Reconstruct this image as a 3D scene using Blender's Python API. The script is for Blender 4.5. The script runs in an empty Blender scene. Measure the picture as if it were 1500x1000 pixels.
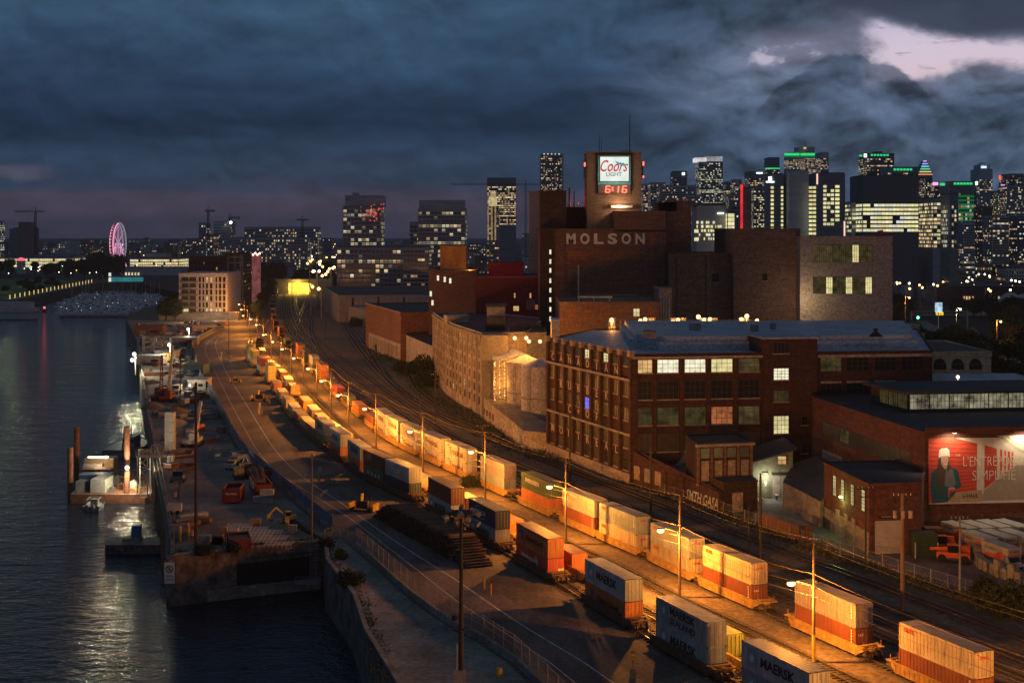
import bpy, bmesh, math, random
from mathutils import Vector, Matrix
random.seed(7)
scene = bpy.context.scene
col = scene.collection
R = math.radians
# ---------------------------------------------------------------- camera (level, shifted lens)
F, H, HY = 2050.0, 49.0, 342.0
cam = bpy.data.cameras.new('camera'); cam_o = bpy.data.objects.new('camera', cam); col.objects.link(cam_o)
cam_o.location = (0, 0, H); cam_o.rotation_euler = (R(90), 0, 0)
cam.sensor_width = 36; cam.lens = 36*F/1500; cam.shift_y = -(500-HY)/1500
cam.clip_start = 1; cam.clip_end = 30000
scene.camera = cam_o
scene.view_settings.view_transform = 'Standard'; scene.view_settings.look = 'None'
scene.view_settings.exposure = 0.0; scene.view_settings.gamma = 1
scene.render.engine = 'CYCLES'
def G(px, py, z=0.0):
    Y = F*(H-z)/(py-HY); return ((px-750)*Y/F, Y)
def XY(px, Y): return (px-750)*Y/F
def ZZ(py, Y): return H-(py-HY)*Y/F
def S2L(c):
    return tuple(((v/255)/12.92 if v/255 <= .04045 else ((v/255+.055)/1.055)**2.4) for v in c)
# ---------------------------------------------------------------- world: dusk sky with clouds
world = bpy.data.worlds.new('World'); scene.world = world; world.use_nodes = True
NT = world.node_tree; NT.nodes.clear()
def N(t, **k):
    n = NT.nodes.new(t)
    for a, b in k.items(): setattr(n, a, b)
    return n
def M_(op, a, b=None, c=None):
    n = N('ShaderNodeMath', operation=op)
    for i, v in enumerate((a, b, c)):
        if v is None: continue
        if isinstance(v, (int, float)): n.inputs[i].default_value = v
        else: NT.links.new(v, n.inputs[i])
    return n.outputs[0]
def ss(v, a, b):
    n = N('ShaderNodeMapRange', interpolation_type='SMOOTHSTEP')
    NT.links.new(v, n.inputs[0]) ; n.inputs[1].default_value = a; n.inputs[2].default_value = b
    return n.outputs[0]
def mixc(f, a, b, bt='MIX'):
    n = N('ShaderNodeMix', data_type='RGBA', blend_type=bt)
    for i, v in ((0, f), (6, a), (7, b)):
        if isinstance(v, (int, float)): n.inputs[i].default_value = v
        elif isinstance(v, tuple): n.inputs[i].default_value = (*S2L(v), 1)
        else: NT.links.new(v, n.inputs[i])
    return n.outputs[2]
tc = N('ShaderNodeTexCoord'); sp = N('ShaderNodeSeparateXYZ'); NT.links.new(tc.outputs['Generated'], sp.inputs[0])
U = M_('MULTIPLY', M_('ARCTAN2', sp.outputs[0], sp.outputs[1]), 20.5)
V = M_('MULTIPLY', M_('ARCSINE', sp.outputs[2]), 20.5)
def noise(su, sv, det, rough=.55, off=0.0, dist=0.0, col_=False):
    c = N('ShaderNodeCombineXYZ')
    NT.links.new(M_('MULTIPLY', U, su), c.inputs[0]); NT.links.new(M_('MULTIPLY', V, sv), c.inputs[1]); c.inputs[2].default_value = off
    n = N('ShaderNodeTexNoise'); n.inputs['Scale'].default_value = 1; n.inputs['Detail'].default_value = det
    n.inputs['Roughness'].default_value = rough; n.inputs['Distortion'].default_value = dist
    NT.links.new(c.outputs[0], n.inputs['Vector'])
    return M_('SUBTRACT', n.outputs[0], .5)
def noise3(su, sv, det, rough, off, du=0.0, dv=0.0, warp=None, wk=0.0):
    c = N('ShaderNodeCombineXYZ'); uu, vv = M_('MULTIPLY', M_('ADD', U, du), su), M_('MULTIPLY', M_('ADD', V, dv), sv)
    if warp is not None: uu = M_('ADD', uu, M_('MULTIPLY', warp, wk)); vv = M_('ADD', vv, M_('MULTIPLY', warp, wk*.7))
    NT.links.new(uu, c.inputs[0]); NT.links.new(vv, c.inputs[1]); c.inputs[2].default_value = off
    n = N('ShaderNodeTexNoise'); n.inputs['Scale'].default_value = 1; n.inputs['Detail'].default_value = det; n.inputs['Roughness'].default_value = rough
    NT.links.new(c.outputs[0], n.inputs['Vector']); return M_('SUBTRACT', n.outputs[0], .5)
wA = noise3(.55, .9, 2, .5, 3.0)
nA = noise3(.22, .75, 7, .52, 1.0, warp=wA, wk=1.2)            # cloud banks
b1 = noise3(.85, 1.45, 8, .5, 5.0, warp=wA, wk=1.0)            # billows
b2 = noise3(.85, 1.45, 8, .5, 5.0, .10, .18, warp=wA, wk=1.0)  # same field shifted toward the light
c1 = noise3(2.3, 3.1, 8, .6, 15.0, warp=wA, wk=2.2); c2_ = noise3(2.3, 3.1, 8, .6, 15.0, .05, .09, warp=wA, wk=2.2)   # finer heaps
lit = M_('ADD', M_('SUBTRACT', b1, b2), M_('MULTIPLY', M_('SUBTRACT', c1, c2_), .35))
nC = noise3(.12, 2.2, 4, .5, 9.0)
Vp = M_('ADD', V, M_('ADD', M_('MULTIPLY', nC, .9), M_('MULTIPLY', nA, .8)))
ramp = N('ShaderNodeValToRGB'); NT.links.new(M_('DIVIDE', Vp, 5.0), ramp.inputs[0])
e = ramp.color_ramp.elements
def setramp(pts):
    while len(e) < len(pts): e.new(.5)
    for el, (p, c) in zip(e, pts): el.position = p/5.0; el.color = (*S2L(c), 1)
setramp([(0, (66, 60, 74)), (.40, (62, 60, 74)), (.72, (46, 58, 76)), (1.15, (42, 59, 78)), (1.6, (28, 43, 61)), (1.95, (33, 50, 69)), (2.5, (44, 65, 86)), (3.2, (52, 74, 94)), (5, (46, 66, 84))])
base = ramp.outputs[0]
left = M_('SUBTRACT', 1.0, ss(U, -1, 3))
glow = M_('MULTIPLY', left, M_('SUBTRACT', 1.0, ss(M_('ADD', V, M_('MULTIPLY', nC, .35)), .52, .66)))
base = mixc(M_('MULTIPLY', glow, .75), base, (74, 63, 76))
patch = M_('MULTIPLY', M_('SUBTRACT', 1.0, ss(U, -6.9, -6.3)), M_('MULTIPLY', ss(M_('ADD', V, M_('MULTIPLY', b1, .3)), .72, .82), M_('SUBTRACT', 1.0, ss(V, .88, 1.0))))
base = mixc(M_('MULTIPLY', patch, .7), base, (86, 78, 92))
right = ss(M_('ADD', U, M_('MULTIPLY', nA, 3.0)), 0.8, 4.6)
rc = N('ShaderNodeValToRGB'); NT.links.new(M_('DIVIDE', M_('ADD', V, M_('MULTIPLY', nA, .9)), 5.0), rc.inputs[0]); e = rc.color_ramp.elements
setramp([(0, (70, 78, 96)), (.6, (66, 80, 99)), (1.1, (74, 88, 106)), (1.5, (66, 80, 98)), (1.95, (82, 95, 113)), (2.5, (94, 101, 118)), (2.95, (66, 76, 92)), (3.3, (48, 56, 68)), (5, (42, 50, 60))])
base = mixc(right, base, rc.outputs[0])
# soft modelling of the cloud masses by the light from the opening
amp = M_('ADD', 1.1, M_('MULTIPLY', ss(U, .5, 4.5), 1.9))
rel = M_('ADD', 1.0, M_('ADD', M_('MULTIPLY', lit, amp), M_('MULTIPLY', M_('ADD', M_('MULTIPLY', b1, .9), nA), M_('ADD', .35, M_('MULTIPLY', right, .75)))))
sc = N('ShaderNodeVectorMath', operation='SCALE'); NT.links.new(base, sc.inputs[0]); NT.links.new(M_('MAXIMUM', rel, .35), sc.inputs[3]); base = sc.outputs[0]
# dark deck across the top right
deck = M_('MULTIPLY', ss(M_('ADD', M_('ADD', V, M_('MULTIPLY', b1, .35)), M_('MULTIPLY', M_('MINIMUM', M_('SUBTRACT', U, 5.2), 1.2), .3)), 3.0, 3.2), ss(U, 3.2, 4.6))
# bands around the gap
Vw = M_('ADD', V, M_('ADD', M_('MULTIPLY', b1, .42), M_('MULTIPLY', c1, .30))); Uw = M_('ADD', U, M_('ADD', M_('MULTIPLY', b1, .9), M_('MULTIPLY', c1, .5)))
def gap(soft, grow):
    top = M_('ADD', Vw, M_('MULTIPLY', M_('MINIMUM', M_('MAXIMUM', M_('SUBTRACT', U, 5.3), 0.0), 1.2), .30))
    bot = M_('SUBTRACT', Vw, M_('MULTIPLY', M_('SINE', M_('MULTIPLY', M_('SUBTRACT', U, 5.9), 1.7)), .12))
    m = M_('MULTIPLY', M_('SUBTRACT', 1.0, ss(top, 3.02+grow-soft, 3.02+grow+soft)), ss(bot, 2.22-grow-soft, 2.22-grow+soft))
    return M_('MULTIPLY', m, ss(Uw, 5.15-grow*2-soft*2, 5.15-grow*2+soft*2))
halo = gap(.35, .22)
base = mixc(M_('MULTIPLY', halo, .38), base, (128, 120, 136))
g2c = M_('MULTIPLY', M_('MULTIPLY', ss(Uw, 3.0, 3.9), M_('SUBTRACT', 1.0, ss(Uw, 4.3, 5.3))), M_('MULTIPLY', ss(Vw, 2.25, 2.6), M_('SUBTRACT', 1.0, ss(Vw, 2.62, 3.05))))
base = mixc(M_('MULTIPLY', g2c, .6), base, (122, 118, 134)); base = mixc(M_('MULTIPLY', M_('MULTIPLY', ss(g2c, .5, .9), ss(M_('ADD', c1, b1), -.02, .16)), .75), base, (192, 178, 188))
op = gap(.10, 0.0)
pink = N('ShaderNodeValToRGB'); NT.links.new(M_('DIVIDE', M_('ADD', V, M_('MULTIPLY', nA, .8)), 5.0), pink.inputs[0]); e = pink.color_ramp.elements
setramp([(2.0, (214, 182, 182)), (2.5, (206, 184, 192)), (3.0, (186, 172, 188)), (3.4, (160, 152, 172))])
wis = M_('SUBTRACT', 1.0, M_('MULTIPLY', ss(noise3(1.3, 5.0, 6, .6, 30.0, warp=wA, wk=1.0), .08, .22), .7))
base = mixc(M_('MULTIPLY', op, wis), base, pink.outputs[0])
base = mixc(M_('MULTIPLY', deck, .8), base, (50, 57, 69))
# dark cumulus heap under the gap
hx = M_('DIVIDE', M_('SUBTRACT', U, 4.85), .95); hy = M_('SUBTRACT', Vw, 2.28)
heap_ = M_('SUBTRACT', M_('SUBTRACT', 1.0, M_('MULTIPLY', hx, hx)), M_('MULTIPLY', hy, 2.2))
hm = M_('MULTIPLY', ss(heap_, .35, .55), M_('MULTIPLY', M_('SUBTRACT', 1.0, ss(V, 2.7, 3.0)), ss(V, 1.3, 2.0)))
dk = N('ShaderNodeVectorMath', operation='SCALE'); dk.inputs[0].default_value = S2L((68, 79, 97)); NT.links.new(M_('MAXIMUM', M_('ADD', 1.0, M_('ADD', M_('MULTIPLY', lit, 3.5), M_('MULTIPLY', b1, 1.2))), .3), dk.inputs[3])
base = mixc(M_('MULTIPLY', hm, .85), base, dk.outputs[0])
base = mixc(M_('SUBTRACT', 1.0, ss(V, -.3, 0.0)), base, (30, 33, 42))
sky = N('ShaderNodeTexSky', sky_type='NISHITA'); sky.sun_disc = False; sky.sun_elevation = R(-4.0); sky.sun_rotation = R(40)
add = mixc(0.01, base, sky.outputs[0], 'ADD')
tn = N('ShaderNodeVectorMath', operation='MULTIPLY'); tn.inputs[1].default_value = (.95, 1.04, 1.13); NT.links.new(add, tn.inputs[0]); add = tn.outputs[0]
bg = N('ShaderNodeBackground'); NT.links.new(add, bg.inputs[0]); bg.inputs[1].default_value = 1.15
wo = N('ShaderNodeOutputWorld'); NT.links.new(bg.outputs[0], wo.inputs[0])
world.cycles.sampling_method = 'MANUAL'; world.cycles.sample_map_resolution = 512
# ---------------------------------------------------------------- faint dusk key (broad, from behind right)
sun = bpy.data.lights.new('sun', 'SUN'); sun.energy = .042; sun.angle = R(70); sun.color = (1.0, .66, .46)
so = bpy.data.objects.new('sun', sun); col.objects.link(so)
so.rotation_euler = Vector((-.55, 1.0, -.42)).to_track_quat('-Z', 'Y').to_euler()
def point(loc, w, colr, rad=.15, spot=None, aim=None, blend=.6):
    l = bpy.data.lights.new('lamp_light', 'SPOT' if spot else 'POINT'); l.energy = w; l.color = colr; l.shadow_soft_size = rad
    if spot: l.spot_size = R(spot); l.spot_blend = blend
    o = bpy.data.objects.new('lamp_light', l); col.objects.link(o); o.location = loc
    if spot: o.rotation_euler = Vector(aim or (0, 0, -1)).to_track_quat('-Z', 'Y').to_euler()
    return o
SOD = (1.0, .355, .045); WHT = (1.0, .90, .62)
# ---------------------------------------------------------------- materials
MATS = {}
def mat(name, c, rough=.8, var=.25, scale=(1, 1, 1), bump=0.0, metal=0.0, detail=5, c2=None, spec=.4, thr=None, coord='Object', fine=1.4):
    if name in MATS: return MATS[name]
    m = bpy.data.materials.new(name); m.use_nodes = True; nt = m.node_tree; b = nt.nodes['Principled BSDF']
    b.inputs['Roughness'].default_value = rough; b.inputs['Metallic'].default_value = metal; b.inputs['Specular IOR Level'].default_value = spec
    t = nt.nodes.new('ShaderNodeTexCoord'); mp = nt.nodes.new('ShaderNodeMapping'); mp.inputs['Scale'].default_value = scale
    nz = nt.nodes.new('ShaderNodeTexNoise'); nz.inputs['Scale'].default_value = 1; nz.inputs['Detail'].default_value = detail; nz.inputs['Roughness'].default_value = .62
    src = t.outputs['Object']
    if coord == 'World': g = nt.nodes.new('ShaderNodeNewGeometry'); src = g.outputs['Position']
    nt.links.new(src, mp.inputs[0]); nt.links.new(mp.outputs[0], nz.inputs['Vector'])
    rp = nt.nodes.new('ShaderNodeValToRGB'); nt.links.new(nz.outputs[0], rp.inputs[0])
    a, z = (thr or (.3, .7)); rp.color_ramp.elements[0].position = a; rp.color_ramp.elements[1].position = z
    rp.color_ramp.elements[0].color = (*[v*(1-var) for v in c], 1)
    rp.color_ramp.elements[1].color = (*(c2 or [min(1, v*(1+var)) for v in c]), 1)
    out = rp.outputs[0]
    if coord == 'World' and fine:
        n2 = nt.nodes.new('ShaderNodeTexNoise'); n2.inputs['Scale'].default_value = fine; n2.inputs['Detail'].default_value = 6; n2.inputs['Roughness'].default_value = .75; nt.links.new(src, n2.inputs['Vector'])
        mr = nt.nodes.new('ShaderNodeMapRange'); mr.inputs[1].default_value = .32; mr.inputs[2].default_value = .68; mr.inputs[3].default_value = .5; mr.inputs[4].default_value = 1.5; nt.links.new(n2.outputs[0], mr.inputs[0])
        vm = nt.nodes.new('ShaderNodeVectorMath'); vm.operation = 'SCALE'; nt.links.new(out, vm.inputs[0]); nt.links.new(mr.outputs[0], vm.inputs[3]); out = vm.outputs[0]
    nt.links.new(out, b.inputs['Base Color'])
    if bump:
        bp = nt.nodes.new('ShaderNodeBump'); bp.inputs['Strength'].default_value = bump; bp.inputs['Distance'].default_value = .1
        nt.links.new(nz.outputs[0], bp.inputs['Height']); nt.links.new(bp.outputs[0], b.inputs['Normal'])
    MATS[name] = m; return m
def emis(name, c, s, var=0.0, scale=.8):
    if name in MATS: return MATS[name]
    m = bpy.data.materials.new(name); m.use_nodes = True; nt = m.node_tree; nt.nodes.clear()
    em = nt.nodes.new('ShaderNodeEmission'); o = nt.nodes.new('ShaderNodeOutputMaterial'); nt.links.new(em.outputs[0], o.inputs[0])
    em.inputs[0].default_value = (*c, 1); em.inputs[1].default_value = s
    if var:
        g = nt.nodes.new('ShaderNodeNewGeometry'); nz = nt.nodes.new('ShaderNodeTexNoise'); nz.inputs['Scale'].default_value = scale; nz.inputs['Detail'].default_value = 3
        nt.links.new(g.outputs['Position'], nz.inputs['Vector'])
        mr = nt.nodes.new('ShaderNodeMapRange'); mr.inputs[1].default_value = .3; mr.inputs[2].default_value = .7; mr.inputs[3].default_value = s*(1-var); mr.inputs[4].default_value = s*(1+var*.6)
        nt.links.new(nz.outputs[0], mr.inputs[0]); nt.links.new(mr.outputs[0], em.inputs[1])
    try: m.cycles.emission_sampling = 'NONE'
    except Exception: pass
    MATS[name] = m; return m
# ---------------------------------------------------------------- mesh builder
class MB:
    def __init__(s): s.v = []; s.f = []; s.mi = []; s.mats = []
    def slot(s, m):
        if m not in s.mats: s.mats.append(m)
        return s.mats.index(m)
    def add(s, vs, fs, m):
        o = len(s.v); s.v += [tuple(v) for v in vs]; k = s.slot(m)
        for f in fs: s.f.append(tuple(o+i for i in f)); s.mi.append(k)
        return s
    def box(s, x0, x1, y0, y1, z0, z1, m):
        vs = [(x, y, z) for z in (z0, z1) for y in (y0, y1) for x in (x0, x1)]
        return s.add(vs, [(0, 2, 3, 1), (4, 5, 7, 6), (0, 1, 5, 4), (2, 6, 7, 3), (0, 4, 6, 2), (1, 3, 7, 5)], m)
    def cbox(s, c, d, m, rz=0.0):
        cx, cy, cz = c; a, b_, h = d[0]/2, d[1]/2, d[2]/2; ca, sa = math.cos(rz), math.sin(rz)
        vs = [(cx+x*ca-y*sa, cy+x*sa+y*ca, cz+z) for z in (-h, h) for y in (-b_, b_) for x in (-a, a)]
        return s.add(vs, [(0, 2, 3, 1), (4, 5, 7, 6), (0, 1, 5, 4), (2, 6, 7, 3), (0, 4, 6, 2), (1, 3, 7, 5)], m)
    def bar(s, p, q, w, m, h=None):
        p, q = Vector(p), Vector(q); d = (q-p)
        if d.length < 1e-6: return s
        d.normalize(); up = Vector((0, 0, 1)) if abs(d.z) < .95 else Vector((1, 0, 0))
        a = d.cross(up).normalized(); b_ = a.cross(d).normalized(); h = h or w
        vs = [P+a*i*w/2+b_*j*h/2 for P in (p, q) for j in (-1, 1) for i in (-1, 1)]
        return s.add(vs, [(0, 1, 3, 2), (4, 6, 7, 5), (0, 4, 5, 1), (2, 3, 7, 6), (0, 2, 6, 4), (1, 5, 7, 3)], m)
    def tube(s, p, q, r, m, r2=None, n=8, cap=True):
        p, q = Vector(p), Vector(q); d = (q-p).normalized(); up = Vector((0, 0, 1)) if abs(d.z) < .95 else Vector((1, 0, 0))
        a = d.cross(up).normalized(); b_ = d.cross(a).normalized(); r2 = r if r2 is None else r2
        vs = []
        for P, rr in ((p, r), (q, r2)):
            for i in range(n):
                t = 2*math.pi*i/n; vs.append(P+(a*math.cos(t)+b_*math.sin(t))*rr)
        fs = [(i, (i+1) % n, n+(i+1) % n, n+i) for i in range(n)]
        if cap: fs += [tuple(range(n-1, -1, -1)), tuple(range(n, 2*n))]
        return s.add(vs, fs, m)
    def prism(s, poly, z0, z1, m, mtop=None):
        n = len(poly); A = sum(poly[i][0]*poly[(i+1) % n][1]-poly[(i+1) % n][0]*poly[i][1] for i in range(n))
        if A < 0: poly = poly[::-1]
        zb = [z0]*n if not isinstance(z0, (list, tuple)) else z0; zt = [z1]*n if not isinstance(z1, (list, tuple)) else list(z1)
        if A < 0 and isinstance(z1, (list, tuple)): zt = zt[::-1]
        vs = [(x, y, z) for (x, y), z in zip(poly, zb)]+[(x, y, z) for (x, y), z in zip(poly, zt)]
        s.add(vs, [(i, (i+1) % n, n+(i+1) % n, n+i) for i in range(n)]+[tuple(range(n-1, -1, -1))], m)
        return s.add([(x, y, z) for (x, y), z in zip(poly, zt)], [tuple(range(n))], mtop or m)
    def sphere(s, c, r, m, n=8, k=5, sq=(1, 1, 1)):
        vs = [(c[0], c[1], c[2]-r*sq[2])]; fs = []
        for j in range(1, k):
            t = math.pi*j/k
            for i in range(n):
                a = 2*math.pi*i/n; vs.append((c[0]+r*sq[0]*math.sin(t)*math.cos(a), c[1]+r*sq[1]*math.sin(t)*math.sin(a), c[2]-r*sq[2]*math.cos(t)))
        vs.append((c[0], c[1], c[2]+r*sq[2])); L = len(vs)-1
        for i in range(n): fs.append((0, 1+(i+1) % n, 1+i)); fs.append((L, L-n+i, L-n+(i+1) % n))
        for j in range(k-2):
            for i in range(n): a = 1+j*n; fs.append((a+i, a+(i+1) % n, a+n+(i+1) % n, a+n+i))
        return s.add(vs, fs, m)
    def quad(s, pts, m): return s.add(pts, [tuple(range(len(pts)))], m)
    def mesh(s, name):
        me = bpy.data.meshes.new(name); me.from_pydata(s.v, [], s.f)
        for m in s.mats: me.materials.append(m)
        me.polygons.foreach_set('material_index', s.mi); me.update(); return me
    def build(s, name, parent=None, loc=None, smooth=False):
        me = s.mesh(name)
        if smooth: me.polygons.foreach_set('use_smooth', [True]*len(me.polygons))
        return link(name, me, parent, loc)
def link(name, me, parent=None, loc=None, rz=0.0):
    o = bpy.data.objects.new(name, me); col.objects.link(o)
    if parent is not None: o.parent = parent
    if loc is not None: o.location = loc
    if rz: o.rotation_euler = (0, 0, rz)
    return o
def tag(o, label=None, cat=None, group=None, kind=None):
    if label: o['label'] = label
    if cat: o['category'] = cat
    if group: o['group'] = group
    if kind: o['kind'] = kind
    return o
def T(name, label, cat, loc=(0, 0, 0), rz=0.0, group=None):
    o = bpy.data.objects.new(name, None); o.empty_display_size = .5; col.objects.link(o); o.location = loc; o.rotation_euler = (0, 0, rz)
    return tag(o, label, cat, group)
KIDS = {}
def dup(root, loc, rz=0.0, label=None, group=None, scale=None):
    r = root.copy(); col.objects.link(r); r.location = loc; r.rotation_euler = (0, 0, rz)
    if label: r['label'] = label
    if group: r['group'] = group
    if scale: r.scale = scale if isinstance(scale, (tuple, list)) else (scale,)*3
    if root.name not in KIDS: KIDS[root.name] = [(ch, list(ch.children)) for ch in root.children]
    for ch, gg in KIDS[root.name]:
        c = ch.copy(); col.objects.link(c); c.parent = r
        for g in gg:
            d = g.copy(); col.objects.link(d); d.parent = c
    return r
def struct(name, mb, loc=None):
    return tag(mb.build(name, None, loc), kind='structure')
ORD = ['nearest', 'second', 'third', 'fourth', 'fifth', 'sixth', 'seventh', 'eighth', 'ninth', 'tenth', 'eleventh', 'twelfth', 'thirteenth', 'fourteenth', 'fifteenth', 'sixteenth', 'seventeenth', 'eighteenth', 'nineteenth', 'twentieth', 'twenty first', 'twenty second', 'twenty third', 'twenty fourth', 'twenty fifth', 'twenty sixth', 'twenty seventh', 'twenty eighth', 'twenty ninth', 'thirtieth']
FONT = None
def text_mesh(body, size=1.0, shear=0.0, m=None, ext=0.004, width=None, bold=0.0):
    cu = bpy.data.curves.new('text', 'FONT'); cu.body = body; cu.size = size; cu.shear = shear; cu.extrude = ext; cu.offset = bold; cu.resolution_u = 3
    cu.align_x = 'CENTER'; cu.align_y = 'CENTER'
    o = bpy.data.objects.new('text', cu); col.objects.link(o)
    dg = bpy.context.evaluated_depsgraph_get(); me = bpy.data.meshes.new_from_object(o.evaluated_get(dg))
    bpy.data.objects.remove(o); bpy.data.curves.remove(cu)
    if width:
        xs = [v.co.x for v in me.vertices]; w = max(xs)-min(xs); k = width/w; cx = (max(xs)+min(xs))/2
        for v in me.vertices: v.co.x = (v.co.x-cx)*k
    me.materials.clear(); me.materials.append(m); return me
def wall_text(name, me, parent, pos, ndir):
    """stand a flat text mesh up on a wall whose outward direction is ndir=(x,y)"""
    n = Vector((ndir[0], ndir[1], 0)).normalized(); x = Vector((-n.y, n.x, 0))
    mt = Matrix(((x.x, 0, n.x, pos[0]), (x.y, 0, n.y, pos[1]), (0, 1, 0, pos[2]), (0, 0, 0, 1)))
    o = link(name, me, parent); o.matrix_local = mt; return o
# ================================================================ GROUND, WATER, ROADS
m_gravel = mat('gravel', (.17, .125, .09), .95, .35, (.35, .35, .35), .5, detail=9, coord='World')
m_asph = mat('asphalt', (.14, .105, .088), .8, .6, (.16, .05, .1), .25, detail=9, coord='World')
m_conc = mat('concrete', (.26, .235, .20), .9, .45, (.18, .18, .4), .3, detail=9, coord='World')
m_conc2 = mat('quay_concrete', (.15, .115, .095), .9, .75, (.5, .5, .35), .6, detail=10, coord='World')
m_dark = mat('dark_city_ground', (.035, .035, .032), .95, .5, (.02, .02, .02), 0, coord='World')
m_grass = mat('grass', (.12, .19, .05), .95, .5, (.15, .15, .15), .3, detail=8, coord='World')
m_weed = mat('dry_verge', (.10, .085, .045), .95, .6, (.3, .3, .3), .6, detail=9, coord='World')
m_white = mat('white_paint', (.62, .60, .55), .7, .3, (.5, .5, .5), coord='World')
m_rail = mat('rail_steel', (.35, .30, .27), .35, .3, (1, 1, 1), metal=.9)
m_tie = mat('timber_tie', (.07, .05, .04), .9, .4, (2, 2, 2))
# shoreline
pier_w = [(-52.6, 212.8), (-54.8, 222), (-63, 251.7), (-77, 300.7), (-122, 460), (-172, 640), (-220, 797)]
shore = [(60, 20), (13, 60), (-4, 120), (-12.7, 152.7), (-18.3, 172.9), (-21.7, 190), (-27.9, 209.8), (-30.2, 223.7), (-51.0, 212.6)] + pier_w[0:] + [(-236, 862), (-252, 1025), (-268, 1300), (-285, 1425), (-415, 1412), (-366, 1034), (-480, 985), (-1500, 960)]
land = shore + [(-9000, 960), (-9000, 14000), (9000, 14000), (9000, 20)]
g = MB(); g.prism(land, -11, 0, m_conc2, m_gravel); struct('ground', g)
# far city ground sheet
g = MB(); g.prism([(-9000, 1500), (-420, 1500), (-200, 980), (-90, 860), (40, 800), (60, 470), (130, 330), (400, 320), (9000, 400), (9000, 13900), (-9000, 13900)], -.5, .02, m_dark); struct('city_ground', g)
# water
mw = bpy.data.materials.new('river_water'); mw.use_nodes = True; nt = mw.node_tree; b = nt.nodes['Principled BSDF']
b.inputs['Base Color'].default_value = (.004, .015, .027, 1); b.inputs['Roughness'].default_value = .08; b.inputs['IOR'].default_value = 1.33; b.inputs['Specular IOR Level'].default_value = .8
gm = nt.nodes.new('ShaderNodeNewGeometry'); hs = None
for sc_, st, dt in (((.10, .16, 1), .9, 3), ((.45, .7, 1), .55, 4), ((1.5, 2.2, 1), .22, 3)):
    mp = nt.nodes.new('ShaderNodeMapping'); mp.inputs['Scale'].default_value = sc_; mp.inputs['Rotation'].default_value = (0, 0, .5)
    nz = nt.nodes.new('ShaderNodeTexNoise'); nz.inputs['Scale'].default_value = 1; nz.inputs['Detail'].default_value = dt; nz.inputs['Distortion'].default_value = .6
    nt.links.new(gm.outputs['Position'], mp.inputs[0]); nt.links.new(mp.outputs[0], nz.inputs['Vector'])
    mu = nt.nodes.new('ShaderNodeMath'); mu.operation = 'MULTIPLY'; mu.inputs[1].default_value = st; nt.links.new(nz.outputs[0], mu.inputs[0])
    if hs is None: hs = mu.outputs[0]
    else:
        ad = nt.nodes.new('ShaderNodeMath'); nt.links.new(hs, ad.inputs[0]); nt.links.new(mu.outputs[0], ad.inputs[1]); hs = ad.outputs[0]
bp = nt.nodes.new('ShaderNodeBump'); bp.inputs['Strength'].default_value = 1.0; bp.inputs['Distance'].default_value = .75
nt.links.new(hs, bp.inputs['Height']); nt.links.new(bp.outputs[0], b.inputs['Normal'])
g = MB(); g.quad([(-9000, -50, -7.5), (300, -50, -7.5), (300, 2500, -7.5), (-9000, 2500, -7.5)], mw); struct('river_water', g)
# strips along polylines
def strip(pts, offL, offR, z, m, mb=None):
    mb = mb or MB(); vs = []
    for i, p in enumerate(pts):
        a = Vector(pts[max(0, i-1)]); c = Vector(pts[min(len(pts)-1, i+1)]); d = (c-a).normalized(); n = Vector((d.y, -d.x))
        P = Vector(p); vs.append((*(P+n*offL), z)); vs.append((*(P+n*offR), z))
    mb.add(vs, [(2*i, 2*i+1, 2*i+3, 2*i+2) for i in range(len(pts)-1)], m); return mb
def catmull(pts, step=6.0):
    out = []
    P = [Vector(p) for p in pts]; P = [P[0]*2-P[1]]+P+[P[-1]*2-P[-2]]
    for i in range(1, len(P)-2):
        n = max(1, int((P[i+1]-P[i]).length/step))
        for k in range(n):
            t = k/n; a, b_, c, d = P[i-1], P[i], P[i+1], P[i+2]
            out.append(tuple(.5*((2*b_)+(c-a)*t+(2*a-5*b_+4*c-d)*t*t+(3*b_-a-3*c+d)*t**3)))
    out.append(tuple(P[-2])); return out
def GP(l, z=0.0): return [G(x, y, z) for x, y in l]
road_l = catmull([(12, 120)]+GP([(753, 970), (674, 923.4), (606.6, 876.5), (553.8, 829.6), (521.6, 801.7), (470.6, 764), (429.5, 729), (367, 674), (343, 642), (327, 610), (313.7, 583.5), (295, 556.8), (287, 530), (282, 507.4), (306, 491), (347, 474)]))[::1]
line1 = catmull([(30, 120)]+GP([(902, 1002), (856, 970), (782.6, 926), (724, 888), (665, 847), (606.6, 810.5), (548, 771), (495, 733), (447, 701), (407, 663.6), (380, 623.6), (359, 589), (340, 559.5), (327, 535.5), (316, 507), (322, 494), (350, 478)]))
line2 = catmull([(18, 120)]+GP([(806, 970), (753, 935), (694.6, 897), (668, 879), (612.5, 835.4), (562.6, 797), (504, 753), (412.5, 695.7), (380, 663.6), (362, 634), (340, 594), (324, 562), (308, 530), (301, 509), (316, 493), (350, 476)]))
poly = road_l + [(X+3.5, Y) for X, Y in line1[::-1]]
g = MB(); g.quad([(x, y, .012) for x, y in poly], m_asph); struct('road', g)
# paved apron between the road and the train
g = strip(line1, 3.2, 16, .008, mat('worn_apron', (.15, .115, .09), .9, .65, (.13, .06, .1), .3, detail=9, coord='World')); struct('paved_apron', g)
g = strip(line1[:-8], -.09, .09, .018, m_white); struct('road_marking', g)
g = strip(line2[:-8], -.07, .07, .018, m_white); struct('road_marking', g)
# farther road
far_road = catmull(GP([(335, 480), (365, 466), (380, 450), (392, 430), (404, 412)]), 20)
g = strip(far_road, -9, 14, .03, m_asph); struct('road', g)
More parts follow.
